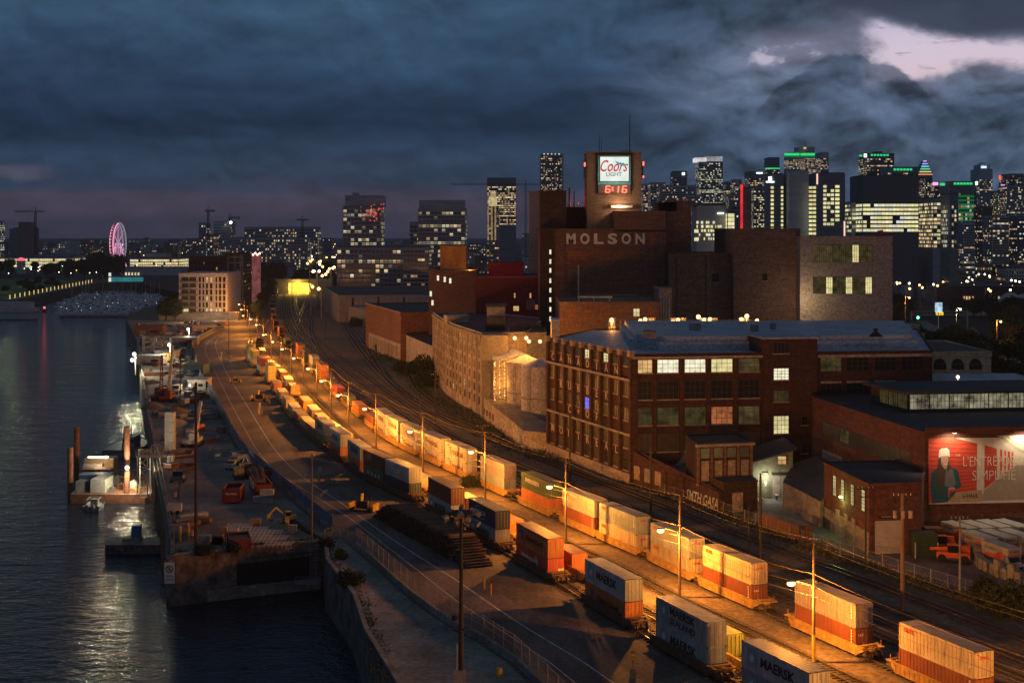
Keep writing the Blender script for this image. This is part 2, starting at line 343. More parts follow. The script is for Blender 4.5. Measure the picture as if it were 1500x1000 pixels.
# near quay strip between cove and road fence: concrete
qs = [(13, 60), (-12.7, 152.7), (-18.3, 172.9), (-21.7, 190), (-27.9, 209.8), (-30.2, 223.7)]
g = MB(); g.quad([(x+.9, y, .01) for x, y in qs]+[(x-.8, y, .01) for x, y in road_l if y < 225][::-1], m_conc); struct('quay_strip', g)
# kerb stones on quay edges
g = MB()
for P_ in (qs, [(-31, 223.2), (-52, 213.4)]+[(x+.6, y) for x, y in pier_w]):
    for a, c in zip(P_, P_[1:]): g.bar((a[0]+.35, a[1], .14), (c[0]+.35, c[1], .14), .6, m_conc, .28)
struct('quay_kerb', g)
# pier surface
g = MB(); g.quad([(-30.6, 223.9, .012), (-51.8, 213.8, .012)]+[(x+1.2, y, .012) for x, y in pier_w]+[(x-1.2, y, .012) for x, y in road_l[::-1] if 226 < y < 760], mat('pier_yard', (.24, .195, .16), .95, .6, (.07, .07, .1), .4, detail=10, coord='World')); struct('pier_yard', g)
# grass park on the far left quay
g = MB(); g.quad([(-377, 1045, .03), (-421, 1400, .03), (-520, 1500, .03), (-1300, 1500, .03), (-1300, 1010, .03)], m_grass); tag(g.build('grass'), 'green lamplit lawn of the riverside park', 'grass', kind='stuff')
# courtyards on the right
g = MB(); g.quad([(42, 262, .016), (52, 262, .016), (52, 236, .016), (54, 213, .016), (60, 211, .016), (140, 222, .016), (140, 175, .016), (68, 188, .016), (55, 206, .016), (42, 236, .016)], mat('yard_paving', (.16, .155, .145), .9, .35, (.2, .2, .2), .2, detail=8, coord='World')); struct('courtyard', g)
g = MB(); g.quad([(58, 213.5, .022), (70, 214.5, .022), (140, 221, .022), (140, 180, .022), (72, 192, .022), (62, 202, .022)], m_asph); struct('parking_lot', g)
# rusty dirt verge beside the buildings
verge = [(46, 150), (36, 190), (28, 220), (12, 275), (-2, 320), (-14, 350), (-30, 395)]
g = strip(catmull([(x+18, y+8) for x, y in verge]), -3.2, 3.2, .01, m_weed); struct('weedy_verge', g)
# ================================================================ TRACKS
t1L = [(36, 120), (21.5, 154), (16.9, 165.6), (8.25, 188), (-1.8, 213.7), (-17.7, 253.2), (-28.8, 276), (-36.2, 297.2), (-45.5, 325), (-54, 352.5), (-70, 415), (-82.3, 466), (-93, 503.5), (-106, 555.6), (-121, 640), (-130, 700), (-152, 860), (-205, 1150)]
t2L = [(57, 120), (41.1, 158.4), (31.3, 181.3), (26.6, 192), (20.1, 209), (13.8, 223.2), (-9.3, 278.3), (-24.0, 314.3), (-32.6, 339.8), (-53.3, 419.4), (-69, 484), (-80.8, 532), (-95, 591), (-108, 646), (-125, 728), (-165, 957), (-212, 1271)]
def off(pts, d):
    out = []
    for i, p in enumerate(pts):
        a = Vector(pts[max(0, i-1)]); c = Vector(pts[min(len(pts)-1, i+1)]); t = (c-a).normalized(); out.append((p[0]+t.y*d, p[1]-t.x*d))
    return out
t1 = catmull(off(t1L, 1.5)); t2 = catmull(off(t2L, 1.5)); t1b = off(t1, 4.4); t3 = off(t2, -7.2)
def P2(l): return catmull(GP(l))
ext = [(150, 110)]
tA = off(t2, 6.5); tG = off(t2, 11.0); tH = off(t2, 15.4)
tB = catmull([(82, 120), (53, 190), (36, 230), (20, 270), (4, 310), (-18, 370), (-36, 440), (-50, 510), (-66, 600), (-92, 760), (-132, 1000), (-150, 1130)])
tC = catmull([(90, 120), (60, 190), (44, 226), (28, 264), (13, 300), (-6, 344), (-26, 400), (-42, 470), (-56, 560), (-70, 650), (-92, 780), (-128, 1000), (-144, 1130)])
tD = catmull([(8, 330), (-14, 376), (-28, 430), (-38, 500), (-52, 580), (-66, 660), (-86, 790), (-122, 1000), (-138, 1130)])
tE = catmull([(-24, 352), (-40, 400), (-54, 450), (-66, 510), (-80, 580), (-104, 720), (-140, 990), (-158, 1130)])
tF = catmull([(-6, 300), (-24, 340), (-43, 400), (-62, 470), (-76, 530), (-90, 600), (-110, 710), (-146, 990), (-165, 1130)])
g = MB(); gr = MB(); gt = MB()
m_ball = mat('ballast', (.11, .085, .068), .95, .45, (.8, .8, .8), .6, detail=8, coord='World')
m_ball2 = mat('oily_ballast', (.055, .043, .036), .95, .5, (.5, .5, .5), .5, detail=8, coord='World')
for k, tr in enumerate((t1, t1b, t3, t2, tA, tB, tC, tD, tE, tF, tG, tH)):
    strip(tr, -1.9, 1.9, .02+.004*k, m_ball, g); strip(tr, -.62, .62, .07+.004*k, m_ball2, g)
    for s in (-.72, .72):
        o_ = off(tr, s)
        for a, c in zip(o_, o_[1:]): gr.bar((a[0], a[1], .24), (c[0], c[1], .24), .11, m_rail, .16)
    L = 0
    for a, c in zip(tr, tr[1:]):
        if a[1] > 430: continue
        a, c = Vector(a), Vector(c); d = (c-a); n = int(d.length/.75); rz = math.atan2(d.y, d.x)
        for i in range(n):
            p = a+d*(i/n); gt.cbox((p.x, p.y, .06), (.24, 2.6, .16), m_tie, rz)
struct('track_ballast', g); struct('railway_rails', gr); struct('railway_ties', gt)
# rail side logs of weeds
# ================================================================ CONTAINERS AND RAILCARS
CC = dict(grey=(.40, .42, .42), steel=(.30, .36, .38), orange=(.55, .17, .04), rust=(.26, .075, .04), brown=(.20, .07, .04), red=(.50, .06, .04), navy=(.03, .045, .08),
          green=(.07, .15, .07), white=(.66, .62, .54), tan=(.55, .45, .30), yellow=(.55, .40, .13), mauve=(.33, .28, .29), blue=(.10, .16, .25), lime=(.22, .28, .05), charcoal=(.13, .13, .14))
CNAME = dict(steel='blue grey', mauve='greyish mauve', rust='rust red', lime='lime green')
m_under = mat('underframe_steel', (.13, .085, .05), .7, .5, (1.5, 1.5, 1.5), .2)
m_car = mat('railcar_paint', (.42, .25, .08), .65, .45, (.7, .7, 1.5), .2, detail=8)
m_card = mat('railcar_brown', (.13, .075, .04), .7, .45, (.7, .7, 1.5), .2, detail=8)
m_wheel = mat('wheel_steel', (.10, .08, .07), .5, .3)
m_black = mat('black_paint', (.012, .012, .013), .6, .2)
m_bar = mat('galvanised_bar', (.30, .28, .25), .5, .3, metal=.4)
def cpaint(c):
    if 'container_paint_'+c in MATS: return MATS['container_paint_'+c]
    m = mat('container_paint_'+c, CC[c], .55, .28, (.9, .5, .25), .08, detail=9, c2=[v*1.12+.01 for v in CC[c]], thr=(.25, .6)); nt = m.node_tree; b = nt.nodes['Principled BSDF']; src = b.inputs['Base Color'].links[0].from_socket
    tc_ = nt.nodes.new('ShaderNodeTexCoord'); oi = nt.nodes.new('ShaderNodeObjectInfo')
    ad = nt.nodes.new('ShaderNodeVectorMath'); ad.operation = 'MULTIPLY_ADD'; ad.inputs[1].default_value = (2.6, 2.6, .35); nt.links.new(tc_.outputs['Object'], ad.inputs[0])
    cx_ = nt.nodes.new('ShaderNodeCombineXYZ'); mu = nt.nodes.new('ShaderNodeMath'); mu.operation = 'MULTIPLY'; mu.inputs[1].default_value = 37.0; nt.links.new(oi.outputs['Random'], mu.inputs[0]); nt.links.new(mu.outputs[0], cx_.inputs[0]); nt.links.new(mu.outputs[0], cx_.inputs[2]); nt.links.new(cx_.outputs[0], ad.inputs[2])
    n1 = nt.nodes.new('ShaderNodeTexNoise'); n1.inputs['Scale'].default_value = 1; n1.inputs['Detail'].default_value = 8; n1.inputs['Roughness'].default_value = .7; nt.links.new(ad.outputs[0], n1.inputs['Vector'])
    mr = nt.nodes.new('ShaderNodeMapRange'); mr.inputs[1].default_value = .54; mr.inputs[2].default_value = .72; nt.links.new(n1.outputs[0], mr.inputs[0])
    mx = nt.nodes.new('ShaderNodeMix'); mx.data_type = 'RGBA'; nt.links.new(mr.outputs[0], mx.inputs[0]); nt.links.new(src, mx.inputs[6]); mx.inputs[7].default_value = (.10, .05, .03, 1)
    m2 = nt.nodes.new('ShaderNodeMapRange'); m2.inputs[3].default_value = .72; m2.inputs[4].default_value = 1.12; nt.links.new(oi.outputs['Random'], m2.inputs[0])
    sc2 = nt.nodes.new('ShaderNodeVectorMath'); sc2.operation = 'SCALE'; nt.links.new(mx.outputs[2], sc2.inputs[0]); nt.links.new(m2.outputs[0], sc2.inputs[3]); nt.links.new(sc2.outputs[0], b.inputs['Base Color'])
    return m
def croof(c): return mat('container_roof_'+c, [v*.5+.12 for v in CC[c]], .6, .45, (.6, .35, 1), .1, detail=9)
CM = {}
def cmeshes(c, L, h):
    k = (c, round(L, 1), h)
    if k in CM: return CM[k]
    w = 2.44; m = cpaint(c); mr = croof(c); hw = w/2
    s = MB()
    n = int((L-.4)/.56)
    for sd in (-1, 1):
        vs = []; y0 = -L/2+.17; p = (L-.34)/n
        for i in range(n):
            for dy, dx in ((0, 0), (.5, 0), (.62, 1), (.88, 1)):
                y = y0+(i+dy)*p; x = sd*(hw-.02-.045*dx); vs += [(x, y, .16), (x, y, h-.1)]
        vs += [(sd*(hw-.02), L/2-.17, .16), (sd*(hw-.02), L/2-.17, h-.1)]
        s.add(vs, [(2*i, 2*i+2, 2*i+3, 2*i+1) for i in range(len(vs)//2-1)], m)
        s.box(sd*(hw-.1) if sd > 0 else -hw, hw if sd > 0 else -hw+.1, -L/2+.12, L/2-.12, 0, .16, m)
        s.box(sd*(hw-.07) if sd > 0 else -hw, hw if sd > 0 else -hw+.07, -L/2+.12, L/2-.12, h-.1, h-.003, m)
    # closed far end, corrugated upright
    vs = []
    for i in range(9):
        for dx, dd in ((0, 0), (.5, 0), (.62, 1), (.88, 1)):
            x = -hw+.12+(i+dx)*(w-.24)/9; y = L/2-.03-.045*dd; vs += [(x, y, .1), (x, y, h-.1)]
    vs += [(hw-.12, L/2-.03, .1), (hw-.12, L/2-.03, h-.1)]
    s.add(vs, [(2*i, 2*i+2, 2*i+3, 2*i+1) for i in range(len(vs)//2-1)], m)
    s.box(-hw+.1, hw-.1, -L/2+.05, -L/2+.12, 0, .14, m); s.box(-hw+.1, hw-.1, -L/2+.04, -L/2+.12, h-.14, h-.004, m)
    s.box(-hw+.1, hw-.1, L/2-.12, L/2-.02, 0, .14, m)
    s.box(-hw+.1, hw-.1, -L/2+.12, L/2-.12, .03, .15, m)
    r = MB(); nr = int(L/.6)
    vs = []
    for i in range(nr*2+1):
        y = -L/2+.1+i*(L-.2)/(nr*2); z = h-.03+(.018 if i % 2 else 0)
        vs += [(-hw+.06, y, z), (hw-.06, y, z)]
    r.add(vs, [(2*i, 2*i+1, 2*i+3, 2*i+2) for i in range(nr*2)], mr)
    po = MB()
    for sx in (-1, 1):
        for sy in (-1, 1): po.cbox((sx*(hw-.08), sy*(L/2-.08), h/2), (.165, .165, h), m)
        for sy in (-1, 1):
            for z in (.06, h-.06): po.cbox((sx*(hw-.085), sy*(L/2-.085), z), (.18, .18, .12), m_under)
    for sx in (-1, 1):
        po.box(sx*(hw-.08)-.04, sx*(hw-.08)+.04, -L/2+.1, L/2-.1, h-.09, h-.008, m); po.box(sx*(hw-.08)-.04, sx*(hw-.08)+.04, -L/2+.1, L/2-.1, .01, .1, m)
    for sy in (-1, 1): po.box(-hw+.1, hw-.1, sy*(L/2-.08)-.04, sy*(L/2-.08)+.04, h-.09, h-.008, m); po.box(-hw+.1, hw-.1, sy*(L/2-.08)-.04, sy*(L/2-.08)+.04, .01, .1, m)
    d = MB(); d.box(.01, hw-.17, -L/2+.03, -L/2+.07, .14, h-.14, m)
    for z in (.35, .9, 1.45, 2.0, h-.42): d.box(.08, hw-.24, -L/2+.015, -L/2+.03, z, z+.22, m)
    b = MB()
    for x in (.28, .78):
        b.bar((x, -L/2-.01, .12), (x, -L/2-.01, h-.12), .045, m_bar)
        for z in (.3, 1.2, 2.0, h-.3): b.cbox((x, -L/2-.01, z), (.13, .05, .07), m_bar)
    CM[k] = (s.mesh('shell'), r.mesh('roof'), po.mesh('corner_frame'), d.mesh('door'), b.mesh('locking_bars')); return CM[k]
def container(c, label, P, rz, L=12.19, h=2.8, group=None, detail=True):
    t = T('shipping_container', label, 'shipping container', P, rz, group)
    a = cmeshes(c, L, h)
    link('shell', a[0], t); link('roof', a[1], t)
    if detail:
        link('corner_frame', a[2], t)
        for s in (1, -1):
            d = link('door', a[3], t); bb = link('locking_bars', a[4], d)
            if s < 0: d.scale = (-1, 1, 1)
    return t
TXT = {}
def ctext(t, body, size, m, y, z, shear=0, width=None, bold=.02, side=-1, L=12.19):
    k = (body, size, m.name, width, bold, shear)
    if k not in TXT: TXT[k] = text_mesh(body, size, shear, m, .012, width, bold)
    if side == 'end': return wall_text('lettering', TXT[k], t, (y, -L/2-.03, z), (0, -1))
    o = wall_text('lettering', TXT[k], t, (side*1.225, y, z), (side, 0)); return o
# wagon
def wagon_meshes(mp, tag_):
    s = MB()
    for sd in (-1, 1):
        s.box(sd*1.42-.05, sd*1.42+.05, -6.7, 6.7, .42, 1.35, mp); s.box(sd*1.42-.13, sd*1.42+.13, -6.9, 6.9, 1.35, 1.47, mp)
        s.box(sd*1.42-.12, sd*1.42+.12, -6.6, 6.6, .34, .44, mp)
        for i in range(17):
            y = -6.4+i*.8; s.box(sd*1.42-.1, sd*1.42+.1, y-.05, y+.05, .44, 1.35, mp)
        for e_ in (-1, 1): s.add([(sd*1.3, e_*6.7, .5), (sd*1.5, e_*6.7, .5), (sd*1.5, e_*6.7, 1.45), (sd*1.3, e_*6.7, 1.45), (sd*1.0, e_*7.5, .95), (sd*1.2, e_*7.5, .95), (sd*1.2, e_*7.5, 1.45), (sd*1.0, e_*7.5, 1.45)], [(0, 1, 5, 4), (1, 2, 6, 5), (2, 3, 7, 6), (3, 0, 4, 7), (4, 5, 6, 7)], mp)
    p = MB()
    for i in range(7): p.box(-1.35, 1.35, -6.2+i*2.0, -5.8+i*2.0, .36, .43, mp)
    e = MB()
    e.box(-1.25, 1.25, 6.75, 7.1, .95, 1.5, mp); e.box(-.35, .35, 7.1, 8.0, 1.0, 1.35, mp); e.box(-1.4, -1.0, 7.1, 8.05, 1.3, 1.4, mp); e.box(1.0, 1.4, 7.1, 8.05, 1.3, 1.4, mp); e.box(-1.4, 1.4, 8.0, 8.12, 1.25, 1.42, mp)
    e.box(-.14, .14, 8.1, 8.6, .75, 1.0, m_under); e.bar((-1.2, 7.6, 1.4), (-1.2, 7.6, 2.1), .04, mp); e.bar((1.2, 7.6, 1.4), (1.2, 7.6, 2.1), .04, mp); e.bar((-.5, 7.95, 1.38), (.6, 7.3, 1.38), .12, m_under)
    b = MB()
    for y in (6.75, 8.25):
        for sx in (-.74, .74): b.tube((sx-.06, y, .68), (sx+.06, y, .68), .42, m_wheel, n=14)
        b.bar((-.9, y, .68), (.9, y, .68), .14, m_wheel)
    for sx in (-.98, .98):
        b.box(sx-.09, sx+.09, 6.5, 8.5, .62, .82, m_under); b.box(sx-.11, sx+.11, 7.2, 7.8, .45, .98, m_under)
    b.box(-.9, .9, 7.35, 7.65, .6, .95, m_under)
    return s.mesh('side_sill'), p.mesh('floor_plate'), e.mesh('end_platform'), b.mesh('bogie')
WM = {k: wagon_meshes(m, k) for k, m in (('tan', m_car), ('brown', m_card))}
def wagon(P, rz, c, label, group):
    t = T('well_wagon', label, 'railway wagon', P, rz, group); s, p, e, b = WM[c]
    link('side_sill', s, t); link('floor_plate', p, t)
    for r in (0, math.pi): link('end_platform', e, t, rz=r); link('bogie', b, t, rz=r)
    return t
def at_px(tr, px, d=-1.22):
    o_ = off(tr, d)
    for i in range(len(o_)-1):
        a, c = o_[i], o_[i+1]; pa, pc = 750+F*a[0]/a[1], 750+F*c[0]/c[1]
        if (pa-px)*(pc-px) <= 0 and pa != pc:
            k = (pa-px)/(pa-pc); return (a[0]+(c[0]-a[0])*k, a[1]+(c[1]-a[1])*k, i)
    i = min(range(len(o_)-3), key=lambda i: abs(750+F*o_[i][0]/o_[i][1]-px)); print('at_px fallback', px, o_[i]); return (*o_[i], i)
def at_Y(tr, Y, d=-1.22):
    o_ = off(tr, d)
    for i in range(len(o_)-1):
        a, c = o_[i], o_[i+1]
        if a[1] <= Y < c[1]: k = (Y-a[1])/(c[1]-a[1]); return (a[0]+(c[0]-a[0])*k, Y, i)
def frame(tr, hit, L=12.19):
    X, Y, i = hit
    # tangent toward a point L further along
    acc = 0; o_ = off(tr, -1.22); p = Vector((X, Y)); q = p; j = i+1
    while j < len(o_):
        v = Vector(o_[j]); d = (v-q).length
        if acc+d >= L: q = q+(v-q)*((L-acc)/d); break
        acc += d; q = v; j += 1
    t = (q-p).normalized(); n = Vector((t.y, -t.x)); c = p+t*(L/2)+n*1.22
    return c, math.atan2(-t.x, t.y)
mk_w = mat('lettering_white', (.72, .70, .66), .6, .15); mk_k = mat('lettering_black', (.02, .02, .022), .6, .1); mk_r = mat('lettering_red', (.55, .05, .04), .6, .1)
mk_b = mat('lettering_blue', (.05, .09, .22), .6, .1); mk_br = mat('lettering_brown', (.17, .05, .05), .6, .1); mk_lb = mat('panel_light_blue', (.20, .33, .40), .6, .15)
def star(t, y, z, s=1.0):
    k = MB(); a = []
    for i in range(14):
        r = (.62 if i % 2 == 0 else .26)*s; an = math.pi*i/7+.3; a.append((-1.262, y-r*math.cos(an), z+r*math.sin(an)))
    k.box(-1.25, -1.236, y-.85*s, y+.85*s, z-.9*s, z+.9*s, mk_lb); k.add(a, [tuple(range(14))], mk_w); k.build('star_emblem', t)
def dress(t, kind, h):
    z = h*.5
    if kind == 'maersk': star(t, 4.1, z+.05); ctext(t, 'MAERSK', 1.45, mk_k, -.55, z, width=6.1, bold=.035)
    elif kind == 'sealand': star(t, 4.1, z+.25); ctext(t, 'MAERSK', 1.25, mk_k, -.35, z+.55, width=5.9, bold=.035); ctext(t, 'SEALAND', 1.05, mk_k, -.35, z-.62, width=6.0, bold=.01)
    elif kind == 'hapag':
        k = MB(); k.add([(-1.25, 4.6, z+.5), (-1.25, 4.2, z+.85), (-1.25, 3.1, z+.75), (-1.25, 3.4, z+.1), (-1.25, 3.0, z-.55), (-1.25, 4.1, z-.6), (-1.25, 4.0, z)], [tuple(range(7))], mk_b)
        k.build('emblem', t); ctext(t, 'Hapag-Lloyd', 1.15, mk_b if False else mk_k, -.9, z, width=6.3)
    elif kind == 'cma': ctext(t, 'CMA CGM', 1.0, mk_w, .7, z, width=4.8); k = MB(); k.bar((-1.25, 3.1, z+.7), (-1.25, .8, z+.95), .03, mk_w, .09); k.bar((-1.25, .8, z-.95), (-1.25, -1.6, z-.65), .03, mk_w, .09); k.build('swoosh', t)
    elif kind == 'oocl': ctext(t, 'OOCL', .62, mk_r, 4.4, h-.62, width=1.75, bold=.03); ctext(t, 'OOCL', .4, mk_r, 0, h-.75, side='end', width=1.1)
    elif kind == 'evergreen': ctext(t, 'EVERGREEN', 1.0, mk_w, 1.2, h-1.15, width=6.0)
    elif kind == 'tropical': ctext(t, 'Tropical', 1.75, mk_br, -.4, z-.1, width=7.8, bold=.03); ctext(t, 'PBI', .42, mk_br, 3.8, h-.5, width=1.1)
    elif kind == 'uasc': ctext(t, 'U  A  S  C', .9, mk_w, -.3, z+.1, width=7.6)
    elif kind == 'code': ctext(t, '1 2 5', .34, mk_w, -.5, h-.8, side='end', width=.7)
    elif kind == 'graf':
        ctext(t, 'Hamburg Sud', .75, mk_w, .9, z+.1, shear=.35, width=6.5); k = MB(); k.bar((-1.25, -1.6, z+.75), (-1.25, -2.5, z-.7), .03, mk_w, .2); k.build('stroke', t)
        k = MB()
        for x in (.35, .82):
            for zz in (.45, .95): k.box(x, x+.36, -6.16, -6.14, zz, zz+.36, mk_w)
        k.build('label_plates', t)
    if kind in ('oocl', 'plain', 'code', 'rustw'):
        k = MB()
        for i in range(5): k.box(-1.26, -1.23, -5.45, -5.25, h-.5-.32*i, h-.3-.32*i, mk_w)
        k.build('number_markings', t)
def stack(tr, hit, lst, n, train, nth, gw, wc='tan', detail=True, L=12.19, base=.45, h=2.8):
    c, rz = frame(tr, hit, L)
    if wc: wagon((c.x, c.y, .02), rz, wc, f'{"brown" if wc=="brown" else "tan"} well wagon, {nth} from the near end of the {train}', gw)
    for k, (cc, kd) in enumerate(lst):
        lvl = 'single' if len(lst) == 1 else ('lower' if k == 0 else 'upper')
        nm = CNAME.get(cc, cc)
        ex = {'maersk': ' with black capitals', 'sealand': ' with two lines of capitals', 'hapag': ' with blue emblem', 'cma': ' with white lettering', 'oocl': ' with red letters', 'evergreen': ' with white capitals', 'tropical': ' with brown lettering', 'uasc': ' with spaced capitals', 'graf': ' with white script'}.get(kd, '')
        t = container(cc, f'{lvl} {nm} container{ex}, {nth} wagon, {train}', (c.x, c.y, base+k*h), rz, L, h, None, detail)
        if kd: dress(t, kd, h)
    return c, rz
TR1 = 'left freight train'; TR1B = 'low middle train'; TR2 = 'right freight train'
train1 = [(1186, [('steel', 'maersk'), ('grey', 'maersk')]), (1036, [('steel', 'maersk'), ('grey', 'sealand')]), (916, [('orange', 'hapag'), ('grey', 'maersk')]),
 (802.8, [('red', 'graf'), ('orange', 'hapag')]), (725.8, [('grey', 'maersk'), ('navy', 'cma')]), (660.9, [('grey', 'maersk'), ('brown', None)]), (599.6, [('navy', None), ('grey', 'cma')]),
 (561.5, [('green', 'uasc'), ('brown', None)]), (528, [('orange', 'hapag'), ('grey', 'maersk')]), (498.5, [('orange', 'hapag'), ('grey', 'maersk')]), (475.6, [('green', 'plain'), ('grey', 'maersk')]),
 (460.5, [('brown', None)]), (448.5, [('yellow', None)]), (437.5, [('rust', None)]), (428, [('tan', None)]), (419.5, [('yellow', None)]), (410.5, [('tan', None)]), (401.5, [('orange', None)]),
 (392.8, [('yellow', None), ('yellow', None)]), (382, [('tan', None), ('red', None)]), (370, [('tan', None), ('yellow', None)]), (363.5, [('grey', None), ('lime', None)])]
# extra darker paint for orange sides facing the camera is not used: colours are the containers' own
for i, (px, lst) in enumerate(train1):
    stack(t1, at_px(t1, px), lst, i, TR1, ORD[i], 'well wagons of the left train', 'brown' if i < 14 else 'tan')
train1b = [(1062, [('lime', None)], 6.06), (838, [('orange', None)], 6.06), (747, [('orange', None)], 12.19), (683, [('rust', None)], 6.06), (617, [('tan', None)], 12.19), (502, [('yellow', None)], 12.19), (486, [('yellow', None)], 12.19), (470, [('orange', None)], 12.19), (456.5, [('tan', None)], 12.19), (444.5, [('orange', None)], 12.19), (426.5, [('orange', None)], 12.19), (418.8, [('tan', None)], 12.19), (411, [('rust', None)], 12.19), (401, [('white', None)], 12.19), (395, [('yellow', None)], 12.19), (386, [('rust', None)], 12.19)]
for i, (px, lst, L) in enumerate(train1b):
    stack(t1b, at_px(t1b, px), lst, i, TR1B, ORD[i], 'wagons of the middle row', 'tan', L=L)
train2 = [(1428.7, [('rust', 'code'), ('tan', 'oocl')]), (1254, [('rust', 'code'), ('mauve', 'rustw')]), (1101.2, [('rust', 'code'), ('tan', 'oocl')]), (1010, [('tan', 'oocl'), ('grey', 'oocl')]), (932, [('tan', 'oocl'), ('steel', 'oocl')]),
 (870.7, [('rust', 'plain'), ('white', 'oocl')]), (804.3, [('orange', None), ('green', 'evergreen')]), (738.6, [('steel', None), ('mauve', None)]),
 (682.2, [('white', 'tropical')]*2), (644.4, [('white', 'tropical')]*2), (609, [('white', 'tropical')]*2), (583, [('white', 'tropical')]*2), (563.3, [('white', 'tropical')]*2),
 (547, [('rust', None)]), (525.5, [('orange', None)]), (509, [('charcoal', None)]), (494, [('red', None)]), (482, [('charcoal', None)]), (470.5, [('orange', None), ('orange', None)]), (457.5, [('charcoal', None), ('white', None)]), (446.5, [('navy', None), ('navy', None)]), (437, [('orange', None), ('orange', None)])]
for i, (px, lst) in enumerate(train2):
    stack(t2, at_px(t2, px), lst, i, TR2, ORD[i], 'well wagons of the right train', 'tan', h=2.8)
far2 = [(600, [('lime', None)]), (640, [('orange', None), ('orange', None)]), (690, [('orange', None), ('rust', None)]), (740, [('orange', None), ('orange', None)]), (795, [('rust', None), ('tan', None)]), (850, [('charcoal', None), ('rust', None)]), (905, [('charcoal', None), ('grey', None)]), (960, [('rust', None), ('grey', None)]), (1020, [('brown', None), ('charcoal', None)]), (1080, [('grey', None), ('grey', None)]), (1140, [('charcoal', None), ('grey', None)])]
for i, (Y, lst) in enumerate(far2):
    stack(t2, at_Y(t2, Y), lst, i, 'distant cars, right track', ORD[i], 'distant wagons of the right track', 'brown', detail=False, L=16.2)
# locomotives on the middle row
m_loco = mat('locomotive_black', (.035, .03, .028), .5, .4, bump=.1); m_lred = mat('locomotive_stripe', (.45, .10, .03), .5, .3)
m_glass = mat('dark_glass', (.012, .015, .02), .12, .1, spec=.45)
def loco_parts(t):
    s = MB(); s.box(-1.4, 1.4, -9.3, 9.3, 1.1, 1.35, m_lred); s.box(-1.0, 1.0, -5.2, 8.6, 1.35, 3.9, m_loco); s.box(-.85, .85, -5.0, 8.4, 3.9, 4.15, m_loco); s.box(-1.2, 1.2, 3, 7, 3.6, 4.3, m_loco); s.box(-.9, .9, -9.1, -7.6, 1.35, 2.9, m_loco)
    s.build('body', t)
    c = MB(); c.box(-1.45, 1.45, -7.6, -5.2, 1.35, 4.35, m_loco); c.box(-1.5, 1.5, -7.7, -5.1, 4.35, 4.45, m_loco); cb = c.build('cab', t)
    w = MB(); w.box(-1.2, -.2, -7.64, -7.6, 3.2, 3.9, m_glass); w.box(.2, 1.2, -7.64, -7.6, 3.2, 3.9, m_glass); w.box(-1.47, -1.45, -7.2, -5.6, 3.1, 3.9, m_glass); w.build('cab_window', cb)
    for y in (-6, 6):
        b = MB()
        for d in (-1.7, 0, 1.7):
            b.tube((-.8, y+d, .7), (.8, y+d, .7), .5, m_wheel, n=12)
        b.box(-1.15, -.95, y-2.4, y+2.4, .5, 1.0, m_under); b.box(.95, 1.15, y-2.4, y+2.4, .5, 1.0, m_under); b.build('bogie', t)
    r = MB()
    for sd in (-1.4, 1.4):
        for i in range(9): y = -5+i*1.7; r.bar((sd, y, 1.35), (sd, y, 2.3), .05, mk_w)
        r.bar((sd, -5, 2.3), (sd, 8.6, 2.3), .05, mk_w)
    r.build('handrail', t)
lab = ['dark locomotive with a glowing red marker lamp, nearest of the three', 'dark locomotive in the middle of the three coupled engines', 'dark locomotive farthest of the three, beside the curved road']
for i, px in enumerate((381.5, 374, 368.5)):
    h_ = at_px(t1b, px); c, rz = frame(t1b, h_, 18)
    t = T('locomotive', lab[i], 'locomotive', (c.x, c.y, .25), rz, None); loco_parts(t)
    if i == 0:
        k = MB(); k.sphere((0, -9.35, 2.5), .32, emis('red_marker', (1, .10, .04), 14)); k.build('marker_lamp', t); point((c.x+1, c.y-11.5, 3.2), 260, (1, .12, .03))
